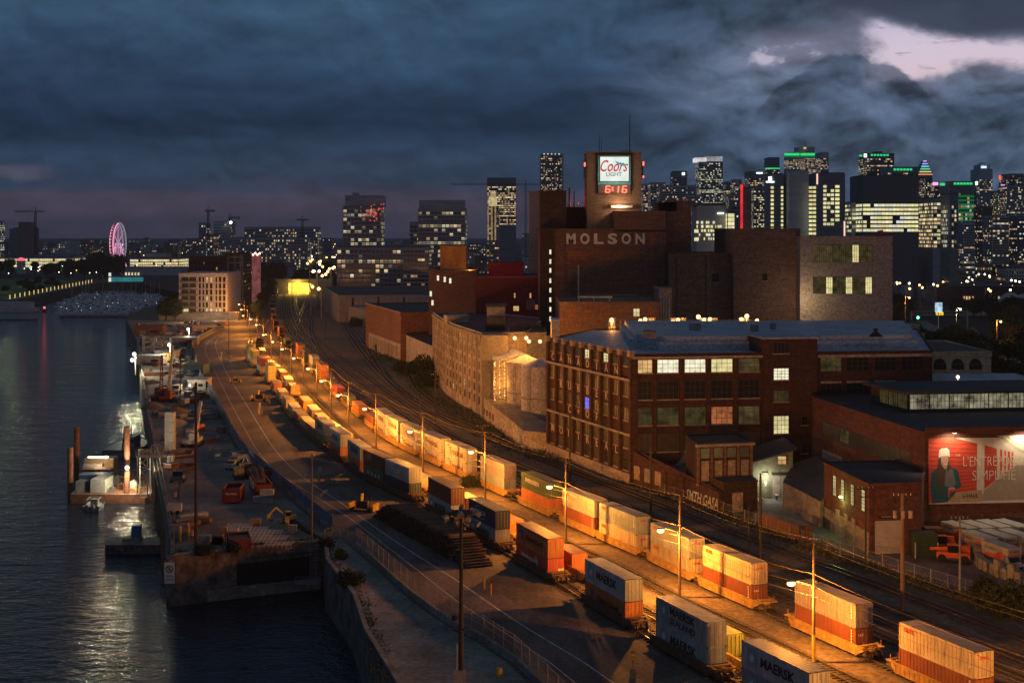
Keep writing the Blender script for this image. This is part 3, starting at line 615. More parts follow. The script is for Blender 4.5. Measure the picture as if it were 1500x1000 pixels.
# ================================================================ SODIUM LAMP POLES
m_pole = mat('weathered_pole', (.16, .11, .08), .85, .35, (2, 2, .3), .3)
m_poled = mat('dark_pole', (.06, .045, .038), .85, .35, (2, 2, .3), .3)
e_sod = emis('sodium_bulb', (1, .62, .22), 5)
m_wire = mat('wire', (.22, .16, .12), .6, .2)
poles = [(160, 34.5, 14), (188.5, 22.6, 13.6), (220.8, 8.5, 13.6), (256, -4.9, 12.6), (282.5, -18, 12.6), (319, -31, 12.4), (345.8, -40.4, 12), (379, -49, 12), (413.7, -57.7, 12), (448.4, -66.8, 11), (483.9, -76.3, 11), (516.5, -85.2, 11), (552, -94.9, 11), (612.5, -108.8, 11), (652.3, -118.8, 11), (680.6, -127.6, 11), (735, -139, 11), (790, -151, 11)]
for i, (Y, X, h) in enumerate(poles):
    t = T('street_lamp', f'wooden pole with one orange lamp beside the right train, {ORD[i]} in its row', 'lamp post', (X, Y, 0), 0, 'orange lamps along the rail yard')
    k = MB(); k.tube((0, 0, 0), (0, 0, h), .2, m_pole, .12, n=10); k.build('pole', t)
    k = MB(); k.bar((-1.1, 0, h-.35), (1.1, 0, h-.35), .13, m_poled); [k.tube((x, 0, h-.3), (x, 0, h-.05), .05, m_poled, n=6) for x in (-1, -.5, .5, 1)]; k.build('crossarm', t)
    ax = -2.35 if i < 9 else -2.9
    k = MB(); pts = [(0, 0, 8.0), (-.35, -.02, 8.9), (ax+.5, -.08, 9.3), (ax, -.1, 9.25)]
    for a, c in zip(pts, pts[1:]): k.tube(a, c, .05, m_bar, n=6)
    k.build('arm', t)
    k = MB(); k.sphere((ax-.25, -.1, 9.28), .32, m_bar, sq=(1.4, .8, .55)); hd = k.build('lamp_head', t)
    k = MB(); k.sphere((ax-.25, -.1, 9.05), .42, e_sod, sq=(1.2, .9, .8)); k.build('bulb', hd)
    if i < 2: k = MB(); k.sphere((.35, -.1, 9.3), .22, m_black); k.build('speaker', t)
    point((X+ax-.25, Y-.1, 8.3), (20000, 19500, 18500, 17000)[min(i, 3)] if i < 9 else (14500 if i < 13 else 13000), SOD, .25)
    if i == 0: k = MB(); k.tube((0, 0, 0), (0, 0, 3.2), .215, mat('yellow_paint', (.6, .38, .05), .6), .2, n=10); k.build('painted_base', t)
def wire(name, p, q, sag, label, n=10, r=.03, group='overhead wires of the rail yard'):
    cu = MB(); p = Vector(p); q = Vector(q); pr = p
    for j in range(1, n+1):
        s = j/n; c = p.lerp(q, s); c.z -= sag*4*s*(1-s); cu.bar(pr, c, r, m_wire); pr = c
    o = cu.build(name); return tag(o, label, 'wire', group)
for i, (Y, X, h) in enumerate(((122, 51.5, 14), (97, 62.5, 14))):
    t = T('street_lamp', ['wooden pole with one orange lamp, just below the picture beside the right train', 'wooden pole with one orange lamp, farthest below the picture beside the right train'][i], 'lamp post', (X, Y, 0)); k = MB(); k.tube((0, 0, 0), (0, 0, h), .2, m_pole, .12, n=10); k.build('pole', t); k = MB(); k.bar((0, 0, 8.6), (-2.4, 0, 9.3), .1, m_bar); k.build('arm', t); k = MB(); k.sphere((-2.6, 0, 9.1), .25, e_sod); k.build('bulb', t); point((X-2.6, Y, 8.3), 26000, SOD, .25)
P_ = [(122, 51.5, 14)] + [(y, x, h) for y, x, h in poles[:9]]
for i in range(len(P_)-1):
    a, c = P_[i], P_[i+1]
    tx = ORD[i]
    for k, (dx, dz, nm) in enumerate(((-1, -.05, 'left wire on the crossarms'), (1, -.05, 'right wire on the crossarms'), (0, -3.9, 'upper cable on the poles'), (.0, -5.3, 'middle cable on the poles'), (0, -6.4, 'lower cable on the poles'))):
        if i > 5 and k > 2: continue
        wire('overhead_wire', (a[1]+dx, a[0], a[2]+dz), (c[1]+dx, c[0], c[2]+dz), .7, f'{nm} in the {tx} span of the lamp row')
# ================================================================ BUILDINGS NEAR AND MIDDLE
def brick(name, c, var=.3): return mat(name, c, .9, var, (.25, .25, 2.4), .15, detail=9, coord='World')
m_brick = brick('dark_red_brick', (.075, .034, .027)); m_brickb = brick('brown_brick', (.20, .115, .085)); m_brickm = brick('brewery_brick', (.18, .095, .07)); m_brickd = brick('dark_brick', (.055, .03, .026))  # last one is a plain darker brick tone
m_brickt = brick('tan_brick', (.44, .34, .28), .22); m_brickr = brick('orange_brick', (.27, .11, .06)); m_stone = mat('pale_stone', (.38, .30, .23), .85, .3, (.6, .6, .9), .2, detail=8, coord='World')
m_white_r = mat('painted_render', (.50, .40, .30), .85, .3, (.3, .3, .15), .2, detail=9, coord='World'); m_metal = mat('grey_cladding', (.26, .24, .23), .6, .2, (.5, .5, .1), .05, coord='World')
m_roofb = mat('pale_membrane_roof', (.42, .47, .52), .6, .25, (.12, .12, .3), .05, detail=8, coord='World'); m_roofd = mat('tar_roof', (.05, .052, .06), .75, .35, (.15, .15, .3), .1, detail=8, coord='World')
m_roofr = mat('rust_roof', (.20, .06, .055), .8, .35, (.2, .2, .3), .1, coord='World'); m_tank = mat('tank_white', (.55, .50, .45), .6, .25, (.4, .4, .15), .1, detail=8, coord='World')
m_frame = mat('window_frame', (.10, .08, .065), .7, .3); m_sill = mat('sill_stone', (.34, .27, .21), .85, .2)
m_green = mat('green_cladding', (.13, .14, .10), .7, .3, (.5, .5, .2), .1, coord='World'); m_signw2 = mat('bright_letter_white', (.82, .76, .66), .8, .2); m_signw = mat('painted_letter_white', (.66, .56, .44), .85, .25, (2, 2, 2))
WK = dict(dark=mat('window_glass', (.014, .016, .02), .4, .2, spec=.22), dim=emis('window_dim', (.55, .40, .16), .12, .7, .5), dimg=emis('window_dim_green', (.34, .28, .10), .13, .7, .6), warm=emis('window_warm', (1, .60, .24), .75, .5, .7), yel=emis('window_yellow', (.95, .82, .38), .85, .4, .6), wht=emis('window_white', (1, .93, .66), 1.0, .3, .8),
          blue=emis('window_blue', (.22, .20, 1.0), .9, .4), org=emis('window_orange', (.9, .28, .10), .35, .6, .8), red=emis('red_reflection_glow', (1, .12, .08), 1.2, .5), gry=mat('frosted_glass', (.07, .06, .05), .4, .4, (.7, .7, .7)), teal=emis('window_teal', (.3, .9, 1), .8, .4))
WMC = {}
def win_mesh(w, h, kind, nx, ny, sill=True):
    k = (round(w, 2), round(h, 2), kind, nx, ny, sill)
    if k in WMC: return WMC[k]
    s = MB(); s.box(0, w, 0, h, .02, .045, WK[kind]); f = .07
    s.box(-f, 0, -f, h+f, .0, .11, m_frame); s.box(w, w+f, -f, h+f, .0, .11, m_frame); s.box(0, w, h, h+f, 0, .11, m_frame)
    if sill: s.box(-.18, w+.18, -.26, -.0, 0, .2, m_sill)
    else: s.box(0, w, -f, 0, 0, .11, m_frame)
    for i in range(1, nx): s.box(w*i/nx-.035, w*i/nx+.035, 0, h, .04, .09, m_frame)
    for j in range(1, ny): s.box(0, w, h*j/ny-.035, h*j/ny+.035, .04, .08, m_frame)
    WMC[k] = s.mesh('window'); return WMC[k]
def wallmat(A, B, u, v, proud=0.0):
    a, b_ = Vector(A), Vector(B); x = (b_-a).normalized(); n = Vector((x.y, -x.x))
    if n.dot(a) > 0: n = -n; flip = True
    P = a+x*u+n*proud
    return Matrix(((x.x, 0, n.x, P.x), (x.y, 0, n.y, P.y), (0, 1, 0, v), (0, 0, 0, 1)))
def put(name, me, t, A, B, u, v, proud=0.0):
    o = link(name, me, t); o.matrix_local = wallmat(A, B, u, v, proud); return o
def window(t, A, B, u, v, w, h, kind='dark', nx=2, ny=2, sill=True, proud=0.0): return put('window', win_mesh(w, h, kind, nx, ny, sill), t, A, B, u, v, proud)
def wallbox(t, name, A, B, boxes, m):
    """boxes (u0,u1,v0,v1,out0,out1) on the wall A-B as one part"""
    s = MB()
    for q in boxes: s.box(*q, m)
    return put(name, s.mesh(name), t, A, B, 0, 0)
def bldg(name, label, cat, poly, z, mw, mr, par=.6, group=None, z0=0):
    t = T(name, label, cat, (0, 0, 0), 0, group); s = MB(); s.prism(poly, z0, z, mw); s.build('wall', t)
    s = MB(); cx = sum(p[0] for p in poly)/len(poly); cy = sum(p[1] for p in poly)/len(poly)
    ins = [(x+(cx-x)*.006, y+(cy-y)*.006) for x, y in poly]; s.prism(ins, z-.2, z+.05, mr); s.build('roof', t)
    if par:
        s = MB(); n = len(poly)
        for i in range(n): a, c = poly[i], poly[(i+1) % n]; s.bar((a[0], a[1], z+par/2), (c[0], c[1], z+par/2), .35, mw, par)
        s.build('parapet', t)
    return t
def box_front(px0, px1, Y, depth, pyt, skew=0.0):
    X0, X1 = XY(px0, Y), XY(px1, Y); return [(X0, Y), (X1, Y+skew), (X1, Y+depth+skew), (X0, Y+depth)], ZZ(pyt, Y)
# ---------------- the rubber works
A, B, C_, D_, E_ = (8.3, 313), (23.4, 273), (84.7, 282), (100, 345), (20, 345)
t = bldg('brick_factory', 'long dark red brick factory with painted white letters running down its trackside wall', 'factory', [A, B, C_, D_, E_], 25.2, m_brick, m_roofb, .35)
L = (Vector(B)-Vector(A)).length; bay = L/9
bx = [(i*bay-.45, i*bay+.45, 0, 25.0, 0, .55) for i in range(10)]
wallbox(t, 'pier', A, B, bx, m_brick); 
wallbox(t, 'stone_band', A, B, [(-.3, L+.3, 20.15, 20.65, .0, .7), (-.3, L+.3, 9.5, 9.95, .0, .7)]+[(i*bay-.7, i*bay+.7, 25.0, 26.2, -.2, .75) for i in range(10)], m_stone)
wallbox(t, 'stone_base', A, B, [(-.2, L+.3, 0, 2.2, 0, .75)], m_stone)
mul = MB()
rows = [(23.0, 1.7), (17.1, 2.7), (12.3, 2.4), (6.9, 2.4), (2.6, 2.2)]
rk = random.Random(4)
for c in range(9):
    for r, (v, h) in enumerate(rows):
        kind = 'dark'
        if r == 0 and c in (2, 3, 4, 6, 7, 8): kind = 'dimg' if c not in (4, 6) else 'yel'
        if r == 2 and c == 4: kind = 'blue'
        if r == 2 and c in (5, 8): kind = 'gry'
        if r == 3: kind = 'gry'
        if r == 4: kind = 'gry' if c % 2 else 'dark'
        window(t, A, B, c*bay+1.15, v, 2.4, h, kind, 2, 3)
letters = [(0, 'CANADIAN', 20.9), (1, 'RUBBER', 15.3), (2, 'C+OF', 10.4), (0, 'MONTREAL', 5.15)]
for st, w, z in letters:
    for i, ch in enumerate(w):
        o = put('painted_letter', text_mesh(ch, 2.35, 0, m_signw, .02, None, .03), t, A, B, (st+i)*bay+2.35, z+.75, .06)
o = put('painted_letter', text_mesh('o', .9, 0, m_signw, .02), t, A, B, 2*bay+3.35, 11.7, .06)
# front: five bays, stair tower, then bays to the right
LF = (Vector(C_)-Vector(B)).length
def fb(px): # pixel along the front to metres from B
    lo, hi = 0.0, LF
    for _ in range(30):
        m = (lo+hi)/2; p = Vector(B).lerp(Vector(C_), m/LF)
        if 750+F*p.x/p.y < px: lo = m
        else: hi = m
    return lo
bays = [(934.5, 955), (963, 993.5), (1003, 1033), (1042, 1072.5), (1082, 1112)]
kinds = [['warm', 'wht', 'wht', 'yel', 'dim'], ['dark']*5, ['dimg', 'dimg', 'dimg', 'org', 'dim'], ['gry', 'gry', 'gry', 'dark', 'gry'], ['dark']*5]
frow = [(21.8, 2.5), (16.6, 3.5), (11.6, 3.3), (6.4, 3.4), (2.0, 2.6)]
for r, (v, h) in enumerate(frow):
    for i, (a, c) in enumerate(bays): u0, u1 = fb(a), fb(c); window(t, B, C_, u0, v, u1-u0, h, kinds[r][i], 4 if i else 3, 3, True, .0)
piers = [(fb(c)+.3, fb(d[0])-.3) for (a, c), d in zip(bays, bays[1:])]
wallbox(t, 'pier', B, C_, [(0, 1.0, 0, 24.8, 0, .5)]+[(a, b_, 0, 24.8, 0, .5) for a, b_ in piers], m_brick)
wallbox(t, 'stone_band', B, C_, [(-.4, fb(1116), 24.55, 25.0, 0, .65), (fb(1197), LF, 24.3, 24.9, 0, .3)], m_stone)
# bright curtains in the top row
wallbox(t, 'window_blind', B, C_, [(fb(970), fb(987), 22.5, 23.9, .05, .08)], WK['wht']); 
u0, u1 = fb(1116.5), fb(1194); wallbox(t, 'stair_tower', B, C_, [(u0, u1, 0, 28.2, -9, 1.2)], m_brick); wallbox(t, 'stair_tower_roof', B, C_, [(u0-.2, u1+.2, 28.2, 28.5, -9.2, 1.4)], m_roofb)
for v, h, k in ((25.4, 2.0, 'dark'), (20.2, 2.2, 'wht'), (15.9, 2.1, 'dimg'), (9.6, 3.4, 'yel'), (3.2, 3.4, 'wht')): window(t, B, C_, fb(1130.5), v, 3.0, h, k, 4, 4, True, 1.2)
for v in (11.2, 5.6): window(t, B, C_, fb(1171), v, 1.2, 1.6, 'dark', 1, 2, True, 1.2)
for r, v in enumerate((21.6, 16.2, 11.0)):
    for i, (a, c) in enumerate(((1202, 1232), (1240, 1272), (1281, 1312), (1321, 1352))): u0, u1 = fb(a), fb(c); window(t, B, C_, u0, v, u1-u0, 2.9, 'dimg' if (r, i) == (0, 0) else 'dark', 4, 3, False)
wallbox(t, 'lintel', B, C_, [(fb(a), fb(c), 24.6-5.4*r, 25.0-5.4*r, 0, .25) for r in range(1, 3) for a, c in ((1202, 1232), (1240, 1272), (1281, 1312))], m_stone)
s = MB()
mon = [(24.5, 292), (30, 283), (84, 289), (96, 338), (26, 338)]
s.prism(mon, 25.2, 27.0, m_roofb); s.prism([(x*.96+2.2, y*.96+12.8) for x, y in mon], 27.0, 28.0, m_roofb); s.build('roof_monitor', t)
s = MB(); s.tube((72.5, 279, 28.5), (72.5, 279, 29.4), 1.5, m_black, .4, 10); s.tube((72.5, 279, 29.4), (72.5, 279, 30.1), .35, m_black, .45, 8); s.build('roof_vent', t)
for px, py, w in ((951, 492, 2.6), (1018, 482, 2.4), (1105, 484, 1.6), (1132, 481, 1.2)):
    Y = F*(H-27.6)/(py+4-HY); k = MB(); k.cbox((XY(px, Y), Y, 28.4), (w, w*.8, 1.5), m_metal); k.bar((XY(px, Y)-w/2, Y, 29.3), (XY(px, Y)+w/2, Y, 29.3), .25, m_metal)
    o = k.build('roof_unit'); tag(o, {951: 'rusty ventilation unit at the left of the pale factory roof', 1018: 'boxy metal ventilation unit in the middle of the pale factory roof', 1105: 'small roof unit left of the brick stair tower', 1132: 'small dark roof unit just behind the brick stair tower'}[px], 'roof unit')
# low brick annex, transformer house and graffiti wall in front of the factory
W1, W2, W3 = (23.2, 273), (28.8, 262.5), (36.5, 245)
s = MB(); t = T('trackside_wall', 'low brick wall with painted graffiti between the factory and the tracks', 'wall')
s.prism([W1, W2, (36.6, 244.8), (37.1, 245.2), (29.4, 263), (23.7, 274)], 0, [7.0, 4.6, 3.7, 3.7, 4.6, 7.0], m_brickr if False else m_brick); s.build('wall', t)
L2 = (Vector(W3)-Vector(W2)).length
for i in range(3): wallbox(t, 'blocked_opening', W1, W2, [(1.2+3.6*i, 3.2+3.6*i, 1.4, 4.0, 0, .08)], m_stone if i != 1 else m_metal)
wallbox(t, 'wall_pier', W2, W3, [(0, .5, 0, 4.4, 0, .3), (6.2, 6.8, 0, 4.2, 0, .3), (L2-.5, L2, 0, 3.7, 0, .3)], m_brick)
put('graffiti', text_mesh('SMTH GASA', 2.7, .25, mk_k, .02, 10.6, .1), t, W2, W3, 12.9, 1.5, .04); put('graffiti', text_mesh('SMTH GASA', 2.7, .25, mk_w, .02, 10.8, .02), t, W2, W3, 13.05, 1.4, .07)
t = bldg('flat_roof_shed', 'low black roofed shed between the factory front and the graffiti wall', 'shed', [(24, 272.6), (29.3, 263.2), (34, 252.5), (44, 256), (42, 274.5)], 3.9, m_brickd, m_roofd, .2)
window(t, (34, 273.8), (41, 274.4), .5, 4.2, 5.2, 2.1, 'wht', 6, 2, False, 1.5); s = MB(); s.add([(32, 273.3, 4), (34.2, 273.3, 4), (34.2, 273.3, 6.6), (34.2, 271.9, 6.6), (34.2, 271.9, 4), (32, 271.9, 4)], [(0, 1, 2), (5, 4, 3), (0, 2, 3, 5), (1, 4, 3, 2)], m_metal); s.build('dormer', t)
TA, TB = (33.4, 252), (43.6, 254.5)
t = bldg('transformer_house', 'old two storey brick substation with tall arched openings in front of the factory', 'building', [TA, TB, (42.6, 265), (32.6, 262.5)], 11.0, m_brickd, m_roofd, .3)
wallbox(t, 'cornice', TA, TB, [(-.4, 10.9, 10.6, 11.1, 0, .6), (-.2, 10.7, 3.6, 4.0, 0, .4)], m_sill)
for i in range(4): wallbox(t, 'arched_opening', TA, TB, [(.7+2.55*i, 2.2+2.55*i, 4.4, 8.0, 0, .1)], m_stone if i else m_brickt); 
wallbox(t, 'pier', TA, TB, [(i*2.55-.1, i*2.55+.35, 4, 10.6, 0, .35) for i in range(5)], m_brickb)
wallbox(t, 'upper_panel', TA, TB, [(.6+2.55*i, 2.3+2.55*i, 8.5, 10.3, 0, .06) for i in range(4)], m_rail)
t = bldg('brick_shed', 'small flat roofed brick shed at the end of the graffiti wall', 'shed', [(37.2, 246), (43.4, 247.5), (43.2, 252.2), (36, 250.4)], 5.2, m_brickd, m_roofd, .2)
wallbox(t, 'door', (37.2, 246), (43.4, 247.5), [(1.6, 3.6, 0, 3.4, 0, .08)], m_stone)
# green shed number 9
GA, GB = (44.0, 259), (52.0, 259)
t = T('gabled_shed', 'green clad shed with a sloping roof, big grey door and wall lamp', 'shed')
s = MB(); s.prism([GA, GB, (52, 272), (44, 272)], 0, [6.6, 9.0, 9.0, 6.6], m_green); s.build('wall', t)
s = MB(); s.add([(43.6, 258.2, 6.7), (52.8, 258.2, 9.45), (52.8, 272, 9.45), (43.6, 272, 6.7), (43.6, 258.2, 6.45), (52.8, 258.2, 9.2), (52.8, 272, 9.2), (43.6, 272, 6.45)], [(0, 1, 2, 3), (7, 6, 5, 4), (0, 4, 5, 1), (1, 5, 6, 2), (3, 7, 4, 0)], m_roofd); s.build('roof', t)
d = MB(); d.box(4.2, 7.1, 0, 4.2, .02, .12, m_metal); d.box(5.6, 5.68, 0, 4.2, .12, .15, m_frame); dr = put('door', d.mesh('door'), t, GA, GB, 0, 0)
d = MB(); d.box(4.6, 5.2, 1.5, 1.85, .13, .16, WK['wht']); d.box(6.1, 6.7, 1.5, 1.85, .13, .16, WK['wht']); put('door_window', d.mesh('door_window'), dr, GA, GB, 0, 0)
put('number_sign', text_mesh('9', 1.3, 0, mk_w, .01), t, GA, GB, 2.9, 2.7, .05); wallbox(t, 'lintel_sign', GA, GB, [(4.0, 7.3, 4.35, 4.8, 0, .1)], mk_k)
window(t, GA, GB, 5.2, 6.4, 1.5, 1.4, 'warm', 2, 2, False)
o = MB(); o.box(2.4, 3.2, 4.5, 4.75, 0, .5, WK['wht']); put('wall_lamp', o.mesh('wall_lamp'), t, GA, GB, 0, 0); point((46.8, 257.4, 4.0), 650, WHT, .2)
s = MB(); s.box(-.2, .2, -.2, .2, 0, .9, m_lb if False else mat('blue_plastic', (.03, .12, .30), .5)); s.box(-.25, .25, -.25, .25, .9, 1.0, mk_w); tag(s.build('waste_bin', None, (48.7, 257.5, .02)), 'small blue bin with a pale lid before the grey shed door', 'bin')
def picnic(loc, rz):
    t = T('picnic_table', 'pale picnic table left of the shed numbered nine', 'picnic table', loc, rz); s = MB(); s.box(-.9, .9, -.38, .38, .72, .77, m_sill); s.build('table_top', t)
    for y in (-.75, .75): s = MB(); s.box(-.9, .9, y-.14, y+.14, .42, .46, m_sill); s.build('seat', t)
    for x in (-.6, .6): s = MB(); s.bar((x, -.7, 0), (x, .2, .72), .09, m_sill); s.bar((x, .7, 0), (x, -.2, .72), .09, m_sill); s.bar((x, -.85, .4), (x, .85, .4), .08, m_sill); s.build('leg_frame', t)
picnic((45.1, 254.8, .02), .5)
# pale concrete lean-to
t = T('lean_to_shed', 'low shed with a stained pale concrete wall and black sloping roof', 'shed')
s = MB(); s.prism([(48.5, 250.5), (51.4, 233.4), (56.5, 238), (57, 262), (52.6, 262)], 0, [4.6, 4.4, 7.0, 7.4, 6.0], m_conc, m_roofd); s.build('wall', t)
# ---------------- storage building with the billboard and its annex
UA, UB, UC = (58.8, 271.8), (66.0, 224.3), (110, 228.5)
m_ubr = brick('storage_brick', (.13, .052, .036))
t = bldg('storage_building', 'large red brick warehouse with a glazed roof lantern and a lit billboard', 'warehouse', [UA, UB, UC, (140, 232), (140, 285), (60, 285)], 16.9, m_ubr, m_roofd, .35)
s = MB(); s.bar((66.3, 224.1, 17.6), (110, 228.3, 17.6), .5, m_ubr, .7); s.build('raised_parapet', t)
LU = (Vector(UB)-Vector(UA)).length
for i in range(9): window(t, UA, UB, 4.2+i*4.4, 10.6, 4.2, 2.5, 'dimg' if i == 2 else 'gry', 5, 3, i == 8)
wallbox(t, 'panel', UA, UB, [(4, 14, 6.0, 7.8, 0, .05), (17, 38, 6.2, 7.8, 0, .05)], m_metal)
lan = [(70.9, 250.4), (68, 265), (120, 272), (123, 257.5)]
s = MB(); s.prism(lan, 17.0, 17.5, m_roofd); s.build('lantern_base', t)
s = MB(); s.prism([(69.8, 249.2), (66.6, 266), (121, 273.2), (124, 256.4)], 20.3, 20.8, m_roofd); s.build('lantern_roof', t)
lm = emis('lantern_glow', (.62, .56, .36), .36, .9, .7)
WK['lan'] = lm
La, Lb, Lc = lan[1], lan[0], lan[3]
for i in range(14): window(t, Lb, Lc, .3+i*3.75, 17.6, 3.55, 2.6, 'lan', 5, 2, False)
for i in range(4): window(t, La, Lb, .2+i*3.65, 17.6, 3.4, 2.6, 'dimg' if i else 'gry', 4, 2, False)
# billboard
bt = T('billboard', 'lit advertising banner with a woman in a white hat and red storage doors', 'billboard')
BA, BB = (66.7, 224.2), (110, 228.4)
bw = 24.0; z0, z1 = 5.7, 16.2; bh = z1-z0
def bb(name, polys, m, o, parent=None):
    s = MB()
    for p in polys: s.add([(u, v, o) for u, v in p], [tuple(range(len(p)))], m)
    return put(name, s.mesh(name), bt, BA, BB, 0, 0)
bm = lambda n, c, v=.12: mat(n, c, .7, v, (1.2, 1.2, 1.2), coord='World', fine=0)
s = MB(); s.box(0, bw, z0, z1, .05, .12, bm('banner_cloth', (.62, .56, .46))); put('panel', s.mesh('panel'), bt, BA, BB, 0, 0)
red = bm('banner_red', (.60, .07, .035)); redd = bm('banner_dark_red', (.36, .035, .02)); grf = bm('banner_floor', (.33, .28, .22)); wht = bm('banner_white', (.72, .68, .58))
def D(x, y): return (x/4.0-21.25)/138.75*15.2, z1-(y-125)/390*bh   # billboard close-up coordinates
bb('graphic', [[D(85, 125), D(250, 125), D(380, 158), D(376, 438), D(85, 512)]], red, .126)
st = []
for i in range(13): y = 150+i*26; st.append([D(88, y), D(378, min(435, y+14 if y < 300 else y-(y-300)*.25)), D(378, min(438, (y+14 if y < 300 else y-(y-300)*.25)+4)), D(88, y+6)])
bb('graphic', st, redd, .130)
bb('graphic', [[D(425, 168), D(500, 190), D(500, 375), D(422, 432)], [D(520, 195), D(533, 198), D(531, 350), D(518, 360)], [D(546, 202), D(556, 205), D(554, 335), D(545, 342)], [D(566, 206), D(580, 210), D(578, 318), D(566, 325)], [D(590, 212), D(600, 214), D(598, 300), D(590, 306)]], red, .127)
st = [[D(425, 190+i*20), D(500, 208+i*13), D(500, 211+i*13), D(425, 194+i*20)] for i in range(12)]
bb('graphic', st, redd, .131)
bb('graphic', [[D(420, 440), D(500, 378), D(620, 290), D(860, 330), D(860, 497), D(410, 500)]], grf, .128)
bb('graphic', [[D(500, 112), D(860, 112), D(860, 260), D(640, 215)]], bm('banner_ceiling', (.46, .42, .34)), .127)
bb('graphic', [[D(530+40*i, 116), D(545+40*i, 116), D(660+12*i, 200+3*i), D(655+12*i, 202+3*i)] for i in range(7)], wht, .132)
# the woman on the banner
skin = bm('banner_skin', (.52, .33, .24)); teal = bm('banner_teal', (.02, .09, .11)); hair = bm('banner_hair', (.09, .05, .03)); gry = bm('banner_grey', (.17, .17, .17)); krf = bm('banner_box', (.42, .30, .17))
bb('figure', [[D(100, 330), D(135, 300), D(225, 296), D(262, 318), D(285, 410), D(268, 424), D(250, 440), D(235, 470), D(205, 505), D(105, 510), D(97, 410)]], teal, .136)
bb('figure', [[D(160, 305), D(232, 305), D(250, 400), D(215, 420), D(172, 400)]], gry, .140)
bb('figure', [[D(147, 225), D(205, 225), D(214, 300), D(200, 330), D(190, 300), D(180, 410), D(150, 418), D(132, 395), D(136, 310)]], hair, .144)
bb('figure', [[D(160, 228), D(200, 226), D(206, 255), D(200, 285), D(186, 300), D(170, 295), D(160, 270)], [D(175, 292), D(195, 292), D(196, 306), D(176, 306)], [D(205, 420), D(238, 414), D(250, 432), D(228, 442), D(205, 436)]], skin, .148)
bb('figure', [[D(144, 242), D(148, 196), D(165, 183), D(195, 182), D(210, 196), D(214, 238), D(200, 230), D(170, 230), D(158, 236)]], wht, .152)
bb('figure', [[D(172, 250), D(178, 248), D(178, 252)], [D(190, 249), D(196, 250), D(190, 252)]], hair, .153); bb('figure', [[D(176, 276), D(194, 275), D(190, 281), D(180, 281)]], wht, .153)
bb('figure', [[D(200, 440), D(212, 428), D(284, 426), D(286, 436), D(216, 440), D(210, 480), D(204, 480)]], red, .156)
bb('figure', [[D(195, 505), D(255, 446), D(405, 435), D(422, 498), D(390, 504)]], krf, .154); put('graphic', text_mesh('U-HAUL', .95, 0, mk_k, .004, 2.6, .02), bt, BA, BB, D(338, 470)[0], D(338, 470)[1], .16)
put('slogan', text_mesh("L'ENTREPOSAGE", 2.3, 0, wht, .004, 11.4, -.035), bt, BA, BB, D(295, 268)[0]+5.7, D(295, 268)[1], .165)
put('slogan', text_mesh("SIMPLIFIÉ", 2.3, 0, wht, .004, 7.2, -.035), bt, BA, BB, D(350, 352)[0]+3.6, D(350, 352)[1], .165)
put('graphic', text_mesh('120', .5, 0, wht, .004), bt, BA, BB, *D(262, 228), .16)
m_lampm = mat('lamp_metal', (.15, .15, .15), .5)
for i, (u, nm) in enumerate(((3.6, 'flood lamp over the woman on the banner'), (15.5, 'flood lamp over the red doors on the banner'), (24.5, 'flood lamp over the far right of the banner'))):
    o = wallmat(BA, BB, u, 17.4, 1.8); P0 = o.translation; t = T('flood_lamp', nm, 'lamp', tuple(P0)); s = MB(); s.bar((0, 1.8, .3), (0, 0, .1), .08, m_lampm); s.build('arm', t); s = MB(); s.cbox((0, 0, 0), (.7, .5, .22), m_lampm); hh = s.build('housing', t)
    s = MB(); s.cbox((0, .02, -.13), (.55, .4, .05), emis('flood_lens', (1, .86, .55), 12)); s.build('lens', hh); point((P0.x, P0.y-.1, P0.z-.25), 1500, (1, .80, .52), .2, 150, (.0, .35, -1))
AA, AB, AC = (52.2, 234.3), (54.6, 213.9), (62.7, 215.2)
t = bldg('brick_annex', 'two storey brick annex with a dark flat roof and white roller door', 'building', [AA, AB, AC, (66, 224.2), (65.5, 236)], 10.6, m_ubr, m_roofd, .25)
LA = (Vector(AB)-Vector(AA)).length
wallbox(t, 'concrete_base', AA, AB, [(0, LA, 0, 3.4, 0, .15)], m_conc)
for u, k in ((4.2, 'yel'), (8.0, 'yel'), (12.3, 'yel'), (17.0, 'yel')): window(t, AA, AB, u+.6, 6.2, 1.2, 3.2, k, 3, 6, False)
for u in (8.2, 12.2, 15.4): wallbox(t, 'blocked_window', AA, AB, [(u-2, u-.7, 2.6, 4.2, 0, .2)], m_stone)
dd = MB()
for i in range(14): dd.box(.5, 5.1, .05+i*.36, .39+i*.36, .04, .12-(i % 2)*.02, mat('roller_door', (.5, .47, .43), .6, .15))
put('roller_door', dd.mesh('roller_door'), t, AB, AC, .4, 0); wallbox(t, 'sign', AB, AC, [(1.6, 5.0, 5.5, 5.9, 0, .12)], mk_k)
put('sign_lettering', text_mesh('GARDEZ LIBRE', .3, 0, mk_w, .004, 2.8), t, AB, AC, 3.3, 5.7, .13)
s = MB(); s.cbox((53.0, 225.5, 6.6), (.5, .5, .25), emis('yellow_green_lamp', (.85, 1, .25), 9)); s.build('wall_lamp', t); point((52.2, 225.2, 6.3), 280, (.75, 1, .25), .2)
